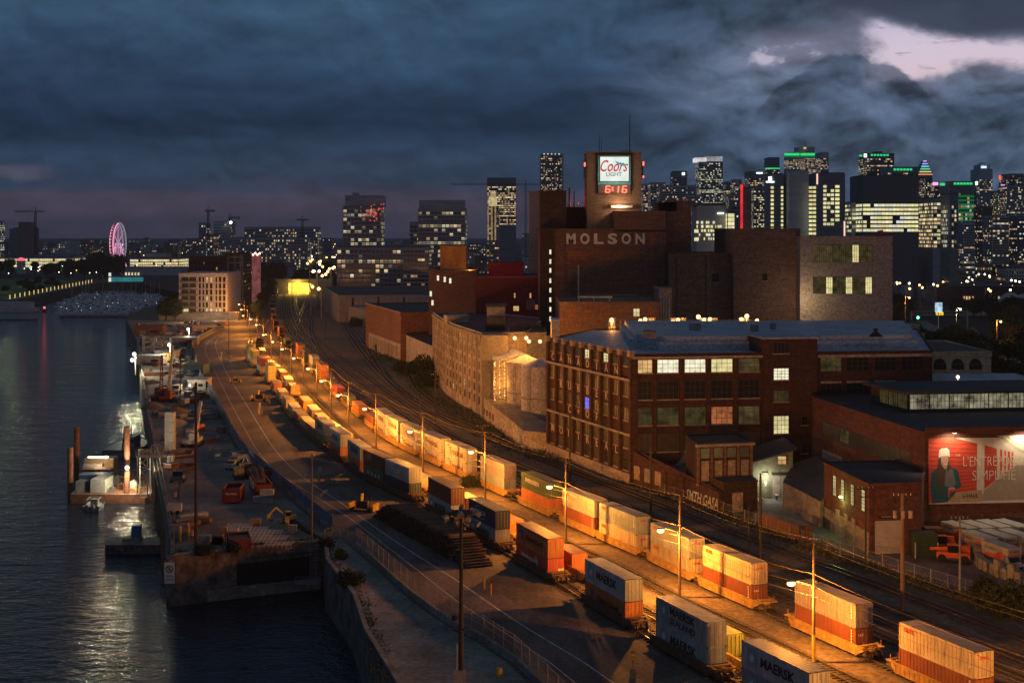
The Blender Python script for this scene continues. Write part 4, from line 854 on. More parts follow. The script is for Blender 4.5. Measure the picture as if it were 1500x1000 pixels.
# ---------------- brewery group
def wins(t, A, B, rows, us, w, h, kinds, seed=1, nx=2, ny=2, sill=True, proud=0):
    r = random.Random(seed)
    for v in rows:
        for u in us: window(t, A, B, u, v, w, h, r.choices([k for k, _ in kinds], [q for _, q in kinds])[0], nx, ny, sill, proud)
def front(name, label, cat, px0, px1, pyt, Y, depth, mw, mr=None, par=.4, group=None):
    poly, z = box_front(px0, px1, Y, depth, pyt); t = bldg(name, label, cat, poly, z, mw, mr or m_roofd, par, group); return t, poly[0], poly[1]
def onf(A_, px, py): Y = A_[1]; return (px-750)*Y/F-A_[0], ZZ(py, Y)
YB = 430
t, a, b_ = front('brewery_hall', 'main dark brick brewery block bearing large pale capitals', 'brewery', 808, 975, 337, YB, 50, m_brickm)
u0, v0 = onf(a, 900, 309); u1, v1 = onf(a, 975, 337); wallbox(t, 'upper_block', a, b_, [(u0, u1, v1-.4, v0, -40, .0)], m_brickm)
u, v = onf(a, 887, 350.5); 
for i, ch in enumerate('MOLSON'): put('painted_letter', text_mesh(ch, 4.4, 0, m_signw2, .12, 2.9, .16), t, a, b_, u-10.6+i*4.24, v, .15)
u, v = onf(a, 957, 350); wallbox(t, 'painted_square', a, b_, [(u-1.2, u+1.2, v-1.5, v+1.5, .02, .1)], m_brickr)
ua, va = onf(a, 832, 380); ub, vb = onf(a, 963, 368); wallbox(t, 'painted_band', a, b_, [(ua, ub, va, vb, .02, .12)], m_brickr)
for px in (820, 968): u, _ = onf(a, px, 350); wallbox(t, 'pilaster', a, b_, [(u-1.5, u+1.5, 0, v1-1, 0, .5)], m_brickm)
for x0, x1, y0, y1, mm in ((846, 848, 388, 436, m_tank), (849, 934, 430.5, 432.5, m_metal)): ua, va = onf(a, x0, y1); ub, vb = onf(a, x1, y0); wallbox(t, 'steel_pipe', a, b_, [(ua, ub, va, vb, 1.2, 1.7)], mm)
t, a, b_ = front('brewery_tower', 'plain windowless dark brick shaft left of the sign tower', 'tower', 791, 829.6, 281, 436, 14, m_brickd)
t, a, b_ = front('stair_shaft', 'narrow dark brick stair shaft with a column of small lit slots', 'building', 791, 808.5, 336, 428, 30, m_brickd)
for py in (369, 383, 396, 411, 425, 439, 453, 467): u, v = onf(a, 806.5, py); wallbox(t, 'slot_window', a, b_, [(u-.35, u+.2, v-.7, v+.7, 0, .06)], WK['wht'])
t, a, b_ = front('brewery_link', 'dark recessed brick block linking the shaft and the sign tower', 'building', 829.6, 901, 305, 452, 20, m_brickd)
rl = MB()
for k in range(9): x = XY(832+k*8, 452); rl.bar((x, 452.5, ZZ(305, 452)), (x, 452.5, ZZ(296.5, 452)), .12, m_rail)
for py in (300.5, 296.5): rl.bar((XY(831, 452), 452.5, ZZ(py, 452)), (XY(900, 452), 452.5, ZZ(py, 452)), .12, m_rail)
rl.build('railing', t)
point((XY(845, 456), 458, ZZ(299, 456)+.3), 1500, (1, .05, .05), .3)
s = MB(); s.tube((XY(841, 455), 455, ZZ(305, 455)), (XY(841, 455), 455, ZZ(280, 455)), .2, mat('red_mast', (.5, .05, .04), .6)); s.tube((XY(834, 455), 455, ZZ(305, 455)), (XY(834, 455), 455, ZZ(275, 455)), .35, m_metal); tag(s.build('roof_mast'), 'thin masts glowing red on the roof left of the sign tower', 'mast')
# sign tower
YS = 440; t, a, b_ = front('sign_tower', 'brown brick sign tower with a lit square sign and red digital clock', 'tower', 859.5, 939.5, 223.5, YS, 15, brick('sign_tower_brick', (.125, .07, .045)), m_roofd, .3)
sv = 1143/120
def SU(x, y): return onf(a, 840+x/sv, 215+y/sv)
def sbox(name, x0, y0, x1, y1, o0, o1, m): ua, va = SU(x0, y1); ub, vb = SU(x1, y0); return wallbox(t, name, a, b_, [(ua, ub, va, vb, o0, o1)], m)
sbox('sign_recess', 316, 88, 800, 655, 0, .25, m_brickd); m_teal = mat('teal_frame', (.05, .22, .25), .5)
sbox('sign_frame', 340, 122, 794, 532, .25, 1.0, m_teal); sbox('sign_border', 360, 134, 776, 492, 1.0, 1.06, m_black)
sbox('sign_face', 370, 144, 768, 482, 1.06, 1.12, emis('sign_face_glow', (.86, .93, .84), 1.0, .12, .25)); sbox('clock_panel', 346, 534, 794, 645, .25, .8, mat('clock_panel', (.10, .07, .06), .7))
er = emis('clock_digit', (1.0, .09, .05), 5.0); rdl = emis('sign_script_red', (.62, .02, .04), .9); gyl = emis('sign_letter_grey', (.16, .18, .18), .9); bll = emis('sign_mark_blue', (.04, .33, .45), .9)
u, v = SU(565, 285); put('sign_script', text_mesh('Coors', 5.0, .38, rdl, .02, 8.7, .05), t, a, b_, u, v+.15, 1.15)
u, v = SU(562, 389); put('sign_lettering', text_mesh('LIGHT', 1.7, 0, gyl, .02, 4.9, .02), t, a, b_, u, v, 1.15)
s = MB(); pk = [(575, 198), (600, 215), (615, 208), (632, 228), (655, 220), (672, 235), (700, 225), (715, 250), (738, 252), (720, 280), (690, 262), (650, 255), (612, 245), (590, 225)]
s.add([(*SU(x, y), 1.18) for x, y in pk], [tuple(range(len(pk)))], bll); put('sign_mark', s.mesh('sign_mark'), t, a, b_, 0, 0)
SEG = {'6': 'acdefg', '1': 'bc', '5': 'acdfg'}
def digit(ch, x0, y0, x1, y1):
    s = MB(); ua, va = SU(x0, y1); ub, vb = SU(x1, y0); w, h, th = ub-ua, vb-va, .34
    seg = dict(a=(0, h, w, h), d=(0, 0, w, 0), g=(0, h/2, w, h/2), f=(0, h/2, 0, h), b=(w, h/2, w, h), e=(0, 0, 0, h/2), c=(w, 0, w, h/2))
    for q in SEG[ch]:
        x, y, X_, Y_ = seg[q]; sh = .12; s.bar((ua+x+y*sh, va+y, .9), (ua+X_+Y_*sh, va+Y_, .9), th, er, th)
    put('clock_digit', s.mesh('clock_digit'), t, a, b_, 0, 0)
digit('6', 445, 552, 500, 638); digit('1', 572, 552, 618, 638); digit('6', 678, 552, 732, 638)
for y in (575, 608): u, v = SU(543, y); wallbox(t, 'clock_colon', a, b_, [(u-.25, u+.25, v-.25, v+.25, .85, 1.0)], er)
for x, sx in ((170, -1), (962, 1)):
    ua, va = SU(x-10, 430); ub, vb = SU(x+12, 200); wallbox(t, 'side_sign', a, b_, [(ua, ub, va, vb, -8, .4)], m_black)
    for y in ((235, 262) if sx < 0 else (222, 250, 420)): u, v = SU(x+sx*12, y); wallbox(t, 'red_light', a, b_, [(u-.2, u+.2, v-.3, v+.3, -.2, .45)], er)
sbox('floodlight_bar', 520, 818, 815, 852, .6, 1.6, m_metal)
u, v = SU(570, 600)
P0 = wallmat(a, b_, u, v-5.2, 3.0).translation; point((P0.x+1.5, P0.y, P0.z), 2600, (1, .70, .40), .5); P0 = wallmat(a, b_, u, v+5, 6.0).translation; point(tuple(P0), 2600, (1, .86, .62), 2.5)
for px, top, r in ((878, 197, .12), (922.5, 166, .18), (917, 208, .12), (881, 203, .1)):
    X = XY(px, YS+5); s = MB(); s.tube((X, YS+5, ZZ(223.5, YS+5)), (X, YS+5, ZZ(top, YS+5)), r, m_black, r*.5, 6); s.build('antenna', t)
s = MB(); s.box(XY(908, YS+4), XY(925, YS+4), YS+3, YS+6, ZZ(223.5, YS), ZZ(220, YS), m_metal); s.build('roof_plant', t)
t, a, b_ = front('brewery_shoulder', 'stepped dark brick block right of the brewery capitals', 'building', 975, 1012.5, 296, 434, 34, m_brickm)
ua, va = onf(a, 975, 300); ub, vb = onf(a, 991, 293.5); wallbox(t, 'upper_step', a, b_, [(ua, ub, va-2, vb, -20, .0)], m_brickm)
t, a, b_ = front('brewery_wing', 'brown brick wing with two small dark windows beside the brewery', 'building', 981, 1075, 373, 422, 40, m_brickb)
for px in (1048,): u, v = onf(a, px, 413); window(t, a, b_, u-.9, v, 1.9, 2.6, 'dark', 2, 2)
for px in (991, 1034): ua, _ = onf(a, px, 400); wallbox(t, 'downpipe', a, b_, [(ua, ua+.25, 0, onf(a, px, 376)[1], 0, .25)], m_frame)
t, a, b_ = front('blank_brick_block', 'tall blank brown brick block left of the beige building', 'building', 1074.5, 1172.3, 336.5, 418, 40, m_brickb)
u, v = onf(a, 1117, 411); window(t, a, b_, u, v, 1.4, 2.0, 'dark', 1, 2)
t, a, b_ = front('beige_block', 'beige brick block with two long bands of lit windows', 'building', 1172, 1307.5, 348, 412, 45, m_brickt)
for (x0, y0, x1, y1, rowk) in ((1191, 359, 1277.5, 384, 0), (1191, 406, 1277.5, 430, 1)):
    n = 9
    for i in range(n):
        ua, va = onf(a, x0+(x1-x0)*i/n, y1); ub, vb = onf(a, x0+(x1-x0)*(i+1)/n-.6, y0)
        window(t, a, b_, ua, va, ub-ua, vb-va, ('dimg' if (i+rowk) % 3 else 'yel') if rowk or i > 5 else ('dim' if i < 3 else 'dimg'), 3, 3, False)
s = MB(); s.add([(XY(1284, 415), 415, ZZ(347, 415)), (XY(1301, 415), 415, ZZ(347, 415)), (XY(1292, 415), 415, ZZ(337, 415)), (XY(1285, 415), 415, ZZ(338, 415))], [(0, 1, 2, 3)], mat('red_canvas', (.5, .06, .06), .7)); s.bar((XY(1284, 416), 416, ZZ(348, 416)), (XY(1293, 416), 416, ZZ(337, 416)), .3, m_metal); s.build('red_hoist_cover', t)
point((XY(1178, 405), 406, ZZ(440, 405)), 1500, (1, .78, .45), .5)
t, a, b_ = front('low_brewery_annex', 'low brown brick annex in front of the brewery with one lit window', 'building', 820, 966, 444, 375, 35, m_brickb, m_roofd)
u, v = onf(a, 928, 463); window(t, a, b_, u, v, 1.6, 2.0, 'yel', 2, 2); u, v = onf(a, 928, 478); window(t, a, b_, u, v, 1.6, 1.5, 'dimg', 2, 1)
for px in (838, 858, 907, 953): ua, va = onf(a, px-3, 464); ub, vb = onf(a, px+4, 452); wallbox(t, 'bricked_window', a, b_, [(ua, ub, va, vb, 0, .06)], m_brickr)
s = MB()
for px in (848, 870, 893): s.bar((XY(px, 378), 378, ZZ(444, 378)), (XY(px, 378), 378, ZZ(436, 378)), .3, m_tank)
s.bar((XY(846, 378), 378, ZZ(435, 378)), (XY(897, 378), 378, ZZ(435, 378)), .5, m_tank); s.build('roof_rack', t)
t, a, b_ = front('lift_housing', 'pale louvered roof house with pipes at the right end of the low annex', 'building', 965, 984, 424, 380, 12, m_metal)
for k in range(4): ua, _ = onf(a, 967+k*4, 440); wallbox(t, 'pipe', a, b_, [(ua, ua+.35, 0, onf(a, 967, 437)[1], .3, .7)], m_tank)
t, a, b_ = front('brewery_corner', 'white metal roof box at the left end of the factory roof', 'building', 808, 820, 468, 352, 8, m_tank, m_roofb, .1)
# tan chimney like blocks right of the factory
t, a, b_ = front('tan_brick_tower', 'tan brick lift tower behind the right end of the pale factory roof', 'building', 1327, 1347, 478, 345, 8, m_brickt, m_roofb); t, a, b_ = front('tan_brick_step', 'smaller tan brick block stepping down from the tan lift tower', 'building', 1347, 1354.5, 491, 344, 8, m_brickt, m_roofd)
# arched hall
t, a, b_ = front('arched_hall', 'old low hall with a row of arched dark windows behind the warehouse', 'building', 1354, 1452, 517, 330, 35, m_brickt, m_roofd)
for px in (1368, 1394, 1420): u, v = onf(a, px, 541); window(t, a, b_, u, v, 2.9, 1.3, 'dark', 3, 1); u2, v2 = onf(a, px+8.5, 533); s = MB(); s.tube((u2, v2, 0), (u2, v2, .06), 1.4, m_glass, n=16); put('arch', s.mesh('arch'), t, a, b_, .0, -.1)
ua, va = onf(a, 1354, 516); ub, vb = onf(a, 1452, 522); wallbox(t, 'cornice', a, b_, [(ua, ub, vb, va, 0, .6)], m_stone)
t, a, b_ = front('white_roof_depot', 'low depot with a long white roof behind the lantern warehouse', 'building', 1366, 1540, 562, 300, 22, m_stone, m_roofb, .1)
point((XY(1403, 296), 294, ZZ(552, 295)), 1300, (1, .85, .5), .2)
s = MB(); s.tube((0, 0, 0), (0, 0, 6), .12, m_lampm, n=6); tt = T('lamp_mast', 'white lamp on a mast above the white depot roof', 'lamp post', (XY(1403, 296), 296, ZZ(552, 296)-6)); s.build('pole', tt); s = MB(); s.sphere((0, 0, 6), .35, emis('white_bulb', (1, .88, .55), 6)); s.build('bulb', tt)
# ---------------- white curved building, tanks, retaining wall
cw = [(-26.5, 472), (-20, 427), (-15.5, 405), (-8, 375)]
back = [(4, 378), (10, 440), (-10, 475)]
t = bldg('white_flour_mill', 'cream painted six storey mill with rows of windows curving along the tracks', 'building', cw+back, 22, m_white_r, m_roofd, .5)
for k, (p, q) in enumerate(zip(cw, cw[1:])):
    Lw = (Vector(q)-Vector(p)).length; n = int(Lw/5.2); st = Lw/n
    for i in range(n):
        for r in range(6):
            v = 3.0+r*3.15; rr = random.Random(k*99+i*7+r).random()
            window(t, p, q, i*st+st*.35, v, 1.5, 1.9, 'warm' if rr < .035 else ('gry' if rr < .2 else 'dark'), 1, 2, False)
    wallbox(t, 'pilaster', p, q, [(i*st-.35, i*st+.35, 1.2, 21.2, 0, .3) for i in range(n+1)], m_white_r); wallbox(t, 'cornice', p, q, [(0, Lw, 21.2, 21.9, 0, .6)], m_stone)
s = MB(); s.prism([(-21, 430), (-19.5, 421), (-13, 424), (-14, 432)], 22, 24.2, m_white_r); s.build('roof_house', t)
s = MB(); X = XY(670, 420); s.box(XY(713, 400), XY(740, 400), 400, 410, 22, 28, m_metal); s.box(XY(711, 400), XY(742, 400), 399.5, 411, 28, 28.5, m_roofd); s.build('roof_penthouse', t)
s = MB(); s.prism([(XY(711, 388), 388), (XY(739, 388), 388), (XY(738, 400), 400), (XY(714, 400), 400)], 22.5, [23.6, 23.6, 25.5, 25.5], m_glass); s.build('skylight', t)
s = MB(); s.box(-8, -1, 370, 374.8, 0, 22.2, m_metal); s.build('end_wall', t)
m_hang = emis('string_light', (1, .55, .18), 4)
# festoon lit stair frame
t = T('lit_stair_frame', 'steel stair tower wrapped in strings of small orange lights', 'stair tower', (XY(732, 366), 366, 4)); s = MB()
for x in (-1.6, 1.6):
    for y in (-1.6, 1.6): s.bar((x, y, 0), (x, y, 12), .2, m_metal)
for z in range(0, 13, 2): s.bar((-1.6, -1.6, z), (1.6, -1.6, z), .12, m_metal); s.bar((-1.6, -1.6, z), (-1.6, 1.6, z), .12, m_metal); s.bar((-1.6, -1.6, z), (1.6, -1.6, min(12, z+2)), .1, m_metal)
s.build('frame', t); s = MB(); s.box(-1.5, 1.5, 1.5, 1.7, 0, 12, m_tank); s.prism([(-1.9, -1.9), (1.9, -1.9), (1.9, 1.9), (-1.9, 1.9)], 12, [12.2, 12.2, 13, 13], m_roofb); s.build('cladding', t)
s = MB(); rr = random.Random(3)
for i in range(90): s.sphere((rr.choice((-1.3, 0, 1.3))+rr.uniform(-.15, .15), rr.uniform(-1.5, -1.2), rr.uniform(.2, 11.8)), .09, m_hang, 5, 3)
s.build('string_lights', t); point((XY(732, 366), 363, 10), 900, SOD, .8)
for px, r, pyt, Y, nm in ((752, 4.6, 466+54, 372, 'leftmost'), (770, 4.8, 530, 362, 'middle'), (792, 4.9, 535, 350, 'rightmost')):
    X = XY(px, Y); zt = ZZ(pyt, Y); t = T('storage_tank', f'pale cylindrical storage tank with a ladder, {nm} of the three by the mill', 'tank', (X, Y, 0), 0, 'tanks beside the mill'); s = MB(); s.tube((0, 0, 0), (0, 0, zt), r, m_tank, n=32); s.build('shell', t, smooth=False)
    s = MB(); s.tube((0, 0, zt), (0, 0, zt+1.8), r+.1, m_roofb, .3, n=32); s.build('roof', t); s = MB(); s.bar((-r*.6-.3, -r*.85, 1), (-r*.6-.3, -r*.85, zt), .1, m_metal); s.bar((-r*.6+.3, -r*.85, 1), (-r*.6+.3, -r*.85, zt), .1, m_metal)
    for z in range(2, int(zt)): s.bar((-r*.6-.3, -r*.85, z), (-r*.6+.3, -r*.85, z), .06, m_metal)
    s.build('ladder', t); s = MB(); s.tube((0, 0, 8), (0, 0, 8.25), r+.12, m_metal, n=32, cap=False); s.build('ring_pipe', t)
t, a, b_ = front('pump_house', 'boxy roof plant lit by orange lamps between mill and factory', 'building', 745, 800, 488, 378, 20, m_metal, m_roofd, .2)
t, a, b_ = front('brick_plant_room', 'small brick plant room with orange lit front behind the tanks', 'building', 755, 790, 478, 392, 8, m_brickr, m_roofd, .2)
for i, (px, py) in enumerate(((754, 495), (771, 495), (775, 500), (791, 500))):
    X = XY(px, 365); z = ZZ(py, 365); t = T('wall_lamp', f'orange lamp above the storage tanks, {["leftmost", "second from left", "third from left", "rightmost"][i]} of four', 'lamp', (X, 365, z), 0, 'orange lamps above the tanks'); s = MB(); s.sphere((0, 0, 0), .45, e_sod); s.build('bulb', t); s = MB(); s.bar((0, .2, 0), (0, 6, .4), .1, m_metal); s.build('bracket', t); 
    if i != 2: point((X, 361.5, z-.2), 2600, SOD, .3)
rw = [(-8.2, 374), (-4, 352), (0.2, 332), (2.4, 318), (8.0, 314)]
s = MB(); t = T('retaining_wall', 'cream rendered retaining wall with pale graffiti below the tanks', 'wall')
s.prism(rw+[(8, 330), (3, 352), (-3, 373)], 0, [5.8, 5.0, 4.5, 4.3, 4.3, 4.4, 5, 5.8], m_white_r, m_conc); s.build('wall', t)
for (p, q, tx, w) in ((rw[1], rw[2], 'GESPA', 9), (rw[2], rw[3], 'BARABAS', 11)):
    Lw = (Vector(q)-Vector(p)).length; put('graffiti', text_mesh(tx, 3.2, .1, mk_w, .02, w, .05), t, p, q, Lw*.5, 2.0, .05); put('graffiti', text_mesh(tx, 3.2, .1, mk_k, .01, w+.4, .12), t, p, q, Lw*.5+.1, 1.95, .02)
for i in range(4): wallbox(t, 'vent_opening', rw[0], rw[1], [(3+4.5*i, 6+4.5*i, 1.4, 3.0, 0, .06)], m_brickb)
f_ = MB()
for p, q in zip(rw, rw[1:4]):
    n = 7
    for i in range(n+1): P = Vector(p).lerp(Vector(q), i/n); f_.bar((P.x, P.y, 4.2), (P.x, P.y, 6.6), .08, m_metal)
    for z in (5.2, 6.6): f_.bar((*p, z), (*q, z), .05, m_metal)
f_.build('railing', t)
# ---------------- orange brick hall, low wall block, warehouse
OA, OB, OC = (-63.3, 605.7), (-42.5, 534), (-27, 540)
t = bldg('orange_brick_hall', 'big windowless orange brick hall beside the tracks', 'building', [OA, OB, OC, (-22, 620)], 18.3, m_brickr, m_roofd, .6)
Lo = (Vector(OB)-Vector(OA)).length; wallbox(t, 'rendered_base', OA, OB, [(8, Lo, 0, 6.8, 0, .15)], m_white_r); wallbox(t, 'coping', OA, OB, [(0, Lo, 18.6, 19.1, -.2, .3)], m_sill)
for i in range(8): wallbox(t, 'recessed_panel', OA, OB, [(10+i*7.8, 16+i*7.8, 1.5, 5.6, .15, .2)], m_stone)
t = bldg('low_stucco_block', 'low orange lit stucco block between the brick hall and the mill', 'building', [(-43, 566), (-39.5, 524), (-24, 462), (-14, 470), (-20, 560)], 10.5, m_white_r, m_roofr, .5)
WA, WB = (-121, 898), (-95, 768)
t = bldg('grey_warehouse', 'long grey concrete warehouse with dark vertical joints and a wide dark roof', 'warehouse', [WA, WB, (-45, 772), (-45, 910)], 14.4, m_metal, m_roofd, .8)
wallbox(t, 'vertical_joint', WB, (-45, 772), [(7+i*14, 8.2+i*14, 0, 14, 0, .15) for i in range(3)], mk_k)
t = bldg('grey_shed', 'lower pale shed in front of the wide grey warehouse', 'shed', [(-83, 745), (-50, 700), (-30, 720), (-40, 768), (-90, 768)], 9, m_metal, m_roofb, .5)
m_redlit = brick('red_lit_brick', (.14, .035, .03))  # red light on the block put into the brick colour
def pf(name, label, px0, px1, pyt, Y, d, mw, mr=None, group=None, par=.5): t, a, b_ = front(name, label, 'building', px0, px1, pyt, Y, d, mw, mr, par, group); return t, a, b_
t, a, b_ = pf('dark_brick_hall', 'dark brick hall with small lit square windows left of the red lit block', 628, 697, 398, 520, 60, m_brickm)
for px, py in ((640, 407), (650, 409), (658, 411), (629.5, 430), (632, 443)): u, v = onf(a, px, py); window(t, a, b_, u, v-1, .8, 1.9, 'wht', 1, 2, False)
t, a, b_ = pf('red_lit_block', 'brick block glowing dark red with a few lit windows beside the brewery', 697, 791, 408.5, 470, 50, m_redlit, m_roofr)
for px, py, w, k in ((753, 431, 2, 'warm'), (776, 431, 2, 'warm'), (752, 450, 8, 'warm'), (784, 448, 4, 'org'), (752, 469, 8, 'dimg'), (770, 469, 4, 'yel'), (784, 469, 4, 'yel')): u, v = onf(a, px, py); window(t, a, b_, u, v-1.2, w*.23, 1.6, k, 2, 2, False)
for px, py in ((771, 440), (771, 466)): u, v = onf(a, px, py); wallbox(t, 'grey_panel', a, b_, [(u, u+3, v-3, v+.4, 0, .1)], m_metal)
t, a, b_ = pf('red_penthouse', 'red clad rooftop block above the red lit brick building', 715, 767.5, 387, 500, 20, mat('red_cladding', (.2, .03, .035), .7, .2), m_roofr); point((XY(735, 490), 484, ZZ(392, 490)+2), 1300, (1, .08, .08), .5); point((XY(760, 455), 452, ZZ(400, 455)), 900, (1, .08, .08), .5)
t, a, b_ = pf('rust_box_tower', 'plain orange brown boxy tower with dark stains behind the brick halls', 644.6, 683, 362, 560, 18, mat('rusty_cladding', (.30, .15, .05), .8, .4, (.3, .3, .1), .1, detail=8, coord='World'))
point((XY(690, 555), 545, ZZ(392, 555)), 3500, SOD, .5)
t, a, b_ = pf('grey_concrete_tower', 'plain grey concrete tower rising left of the dark brewery shaft', 775.5, 792, 281.5, 560, 12, mat('tower_concrete', (.20, .20, .22), .8, .15, (.1, .1, .1), coord='World'))
# sodium lamps on poles along the brewery yard behind the factory roof
for i, (px, py) in enumerate(((896, 469), (938, 470), (945, 468), (952, 479), (986, 471), (993, 469), (1023, 464), (1031, 469), (1040, 468), (1044, 478), (1086, 468), (1094, 463), (1109, 470), (1113, 474), (1082, 479))):
    Y = 352; X = XY(px, Y); z = ZZ(py, Y); t = T('yard_lamp', f'orange lamp on the pipe rack behind the pale factory roof, {["leftmost", "second", "third", "fourth", "fifth", "sixth", "seventh", "eighth", "ninth", "tenth", "eleventh", "twelfth", "thirteenth", "fourteenth", "fifteenth"][i]} from the left', 'lamp', (X, Y, z), 0, 'orange lamps behind the factory roof')
    s = MB(); s.sphere((0, 0, 0), .55, e_sod); s.build('bulb', t); s = MB(); s.bar((0, 0, -.3), (0, 0, -5), .12, m_metal); s.build('stem', t)
    if i in (0, 2, 5, 8, 11, 13): point((X, Y-.9, z-.3), 2600, SOD, .3)
rk_ = T('pipe_rack', 'long metal pipe rack and railing lit orange behind the factory roof', 'pipe rack'); s = MB()
for z in (26.2, 27.4): s.bar((XY(888, 350), 350, z), (XY(1115, 350), 350, z), .15, m_bar)
for px in range(888, 1116, 7): s.bar((XY(px, 350), 350, 24), (XY(px, 350), 350, 27.4), .12, m_bar)
s.build('railing', rk_)
for px in (896, 955, 988, 1000, 1030, 1045, 1088): s = MB(); s.tube((XY(px, 356), 356, 22), (XY(px, 356), 356, 27.6), 1.0, m_tank, n=12); s.build('vessel', rk_)
s = MB(); s.box(XY(870, 352), XY(1120, 352), 352.5, 366, 0, 24, m_brickd); s.build('deck', rk_)
# ================================================================ SKYLINE AND FAR CITY
SK = dict(k=mat('tower_dark', (.17, .20, .25), .5, .25, (.05, .05, .3), coord='World'), g=mat('tower_grey', (.45, .48, .54), .7, .2, (.05, .05, .3), coord='World'), b=mat('tower_brown', (.22, .17, .15), .8, .25, (.05, .05, .3), coord='World'),
          s=mat('tower_slate', (.30, .35, .42), .5, .25, (.05, .05, .3), coord='World'), l=mat('tower_pale', (.5, .48, .48), .8, .2, (.05, .05, .3), coord='World'), t=m_conc)
EW = [emis('far_window_warm', (1, .62, .28), .95, .5, .15), emis('far_window_pale', (1, .84, .52), .95, .5, .15), emis('far_window_white', (.85, .92, .80), .9, .4, .15), emis('far_window_amber', (1, .48, .16), .7, .5, .15)]
EWY = [emis('far_window_yellow', (.92, .86, .42), .95, .35, .1)]*3+[EW[1]]
e_grn = emis('green_light', (.03, .75, .20), 1.1); e_grd = emis('green_glow_dim', (.01, .16, .05), .8); e_wsg = emis('white_sign', (.9, 1, .92), 2.5)
VR = {}
def vari(m, r):
    k = r.choice((1, 1, .6, .6, .32, .16)); key = (m.name, k)
    if k == 1: return m
    if key not in VR:
        c = m.copy(); c.name = m.name+'_dimmer'
        for n in c.node_tree.nodes:
            if n.type == 'EMISSION' and not n.inputs[1].is_linked: n.inputs[1].default_value *= k
            if n.type == 'MAP_RANGE': n.inputs[3].default_value *= k; n.inputs[4].default_value *= k
        VR[key] = c
    return VR[key]
def qwin(mb, x, z, w, h, y, m): mb.add([(x, y, z), (x+w, y, z), (x+w, y, z+h), (x, y, z+h)], [(0, 1, 2, 3)], m)
def tower(name, label, px0, px1, pyt, Y, d, m, cw=2.2, ch=3.2, lit=.4, wr=(.0, 1.0), zr=None, em=None, seed=0, rowvar=.6, fill=(.88, .52), each=False, group=None, cat='tower', base=0):
    """box tower whose whole silhouette spans px0..px1; windows lit on the facing and the visible side wall"""
    m = SK.get(m, m); r = random.Random(seed*7+int(px0*3))
    if px0 >= 750: xl = (px0-750)*(Y+d)/F; xr = XY(px1, Y); side = -1
    elif px1 <= 750: xl = XY(px0, Y); xr = (px1-750)*(Y+d)/F; side = 1
    else: xl, xr, side = XY(px0, Y), XY(px1, Y), 0
    if xr-xl < 6: c = (xl+xr)/2; xl, xr = c-3, c+3
    zt = ZZ(pyt, Y); t = T(name, label, cat, ((xl+xr)/2, Y+d/2, 0), 0, group); ox, oy = (xl+xr)/2, Y+d/2
    s = MB(); s.box(xl-ox, xr-ox, Y-oy, Y+d-oy, base, zt, m); s.build('wall', t)
    s = MB(); s.box(xl-ox+.5, xr-ox-.5, Y-oy+.5, Y+d-oy-.5, zt, zt+.6, m_roofd); s.build('roof', t)
    em = em or EW; ws = MB(); wd = MB(); n = 0; sx = Y/F
    W = cw*sx; Hh = ch*sx; zlo, zhi = zr or (max(2, 8), zt-1.0)
    rows = int((zhi-zlo)/Hh); faces = [('f', xl-ox+.4, xr-ox-.4)]
    if side: faces.append(('s', Y-oy+.4, Y+d-oy-.4))
    for fc, a, c in faces:
        a, c = a+(c-a)*wr[0], a+(c-a)*wr[1]; colsn = max(1, int((c-a)/W)); st = (c-a)/colsn
        for j in range(rows):
            p = (lit if lit > .7 or each else lit*.62)*(1+rowvar*r.uniform(-1, 1)); full = r.random() < rowvar*.16
            j0 = zhi-(j+1)*Hh
            for i in range(colsn):
                on = r.random() < (.92 if full else p)
                x = a+i*st+st*(1-fill[0])/2; w = st*fill[0]; h = Hh*fill[1]
                tgt = ws if on else wd; mm = (r.choice(em) if lit >= .93 else vari(r.choice(em), r)) if on else m_glass
                if fc == 'f': q = [(x, Y-oy-.12, j0), (x+w, Y-oy-.12, j0), (x+w, Y-oy-.12, j0+h), (x, Y-oy-.12, j0+h)]
                else: X = (xl-ox-.12) if side < 0 else (xr-ox+.12); q = [(X, x, j0), (X, x+w, j0), (X, x+w, j0+h), (X, x, j0+h)]
                if each and fc == 'f' and n < 100 and on:
                    k = MB(); k.add(q, [(0, 1, 2, 3)], mm); k.build('window', t); n += 1
                else: tgt.add(q, [(0, 1, 2, 3)], mm)
    if ws.f: tag(ws.build('lit_windows', t), kind='stuff')
    if wd.f: tag(wd.build('dark_windows', t), kind='stuff')
    return t, (xl-ox, xr-ox, Y-oy, zt, ox, oy)
def addbox(t, g, name, px0, px1, py0, py1, out, m, Y, d=None):
    xl, xr, yf, zt, ox, oy = g; s = MB(); s.box(XY(px0, Y)-ox, XY(px1, Y)-ox, yf-out, (yf+d) if d else yf-.02, ZZ(py1, Y), ZZ(py0, Y), m); s.build(name, t)
TW = 'skyscraper'
def tw(label, *a, **k): return tower(TW, label, *a, **k)
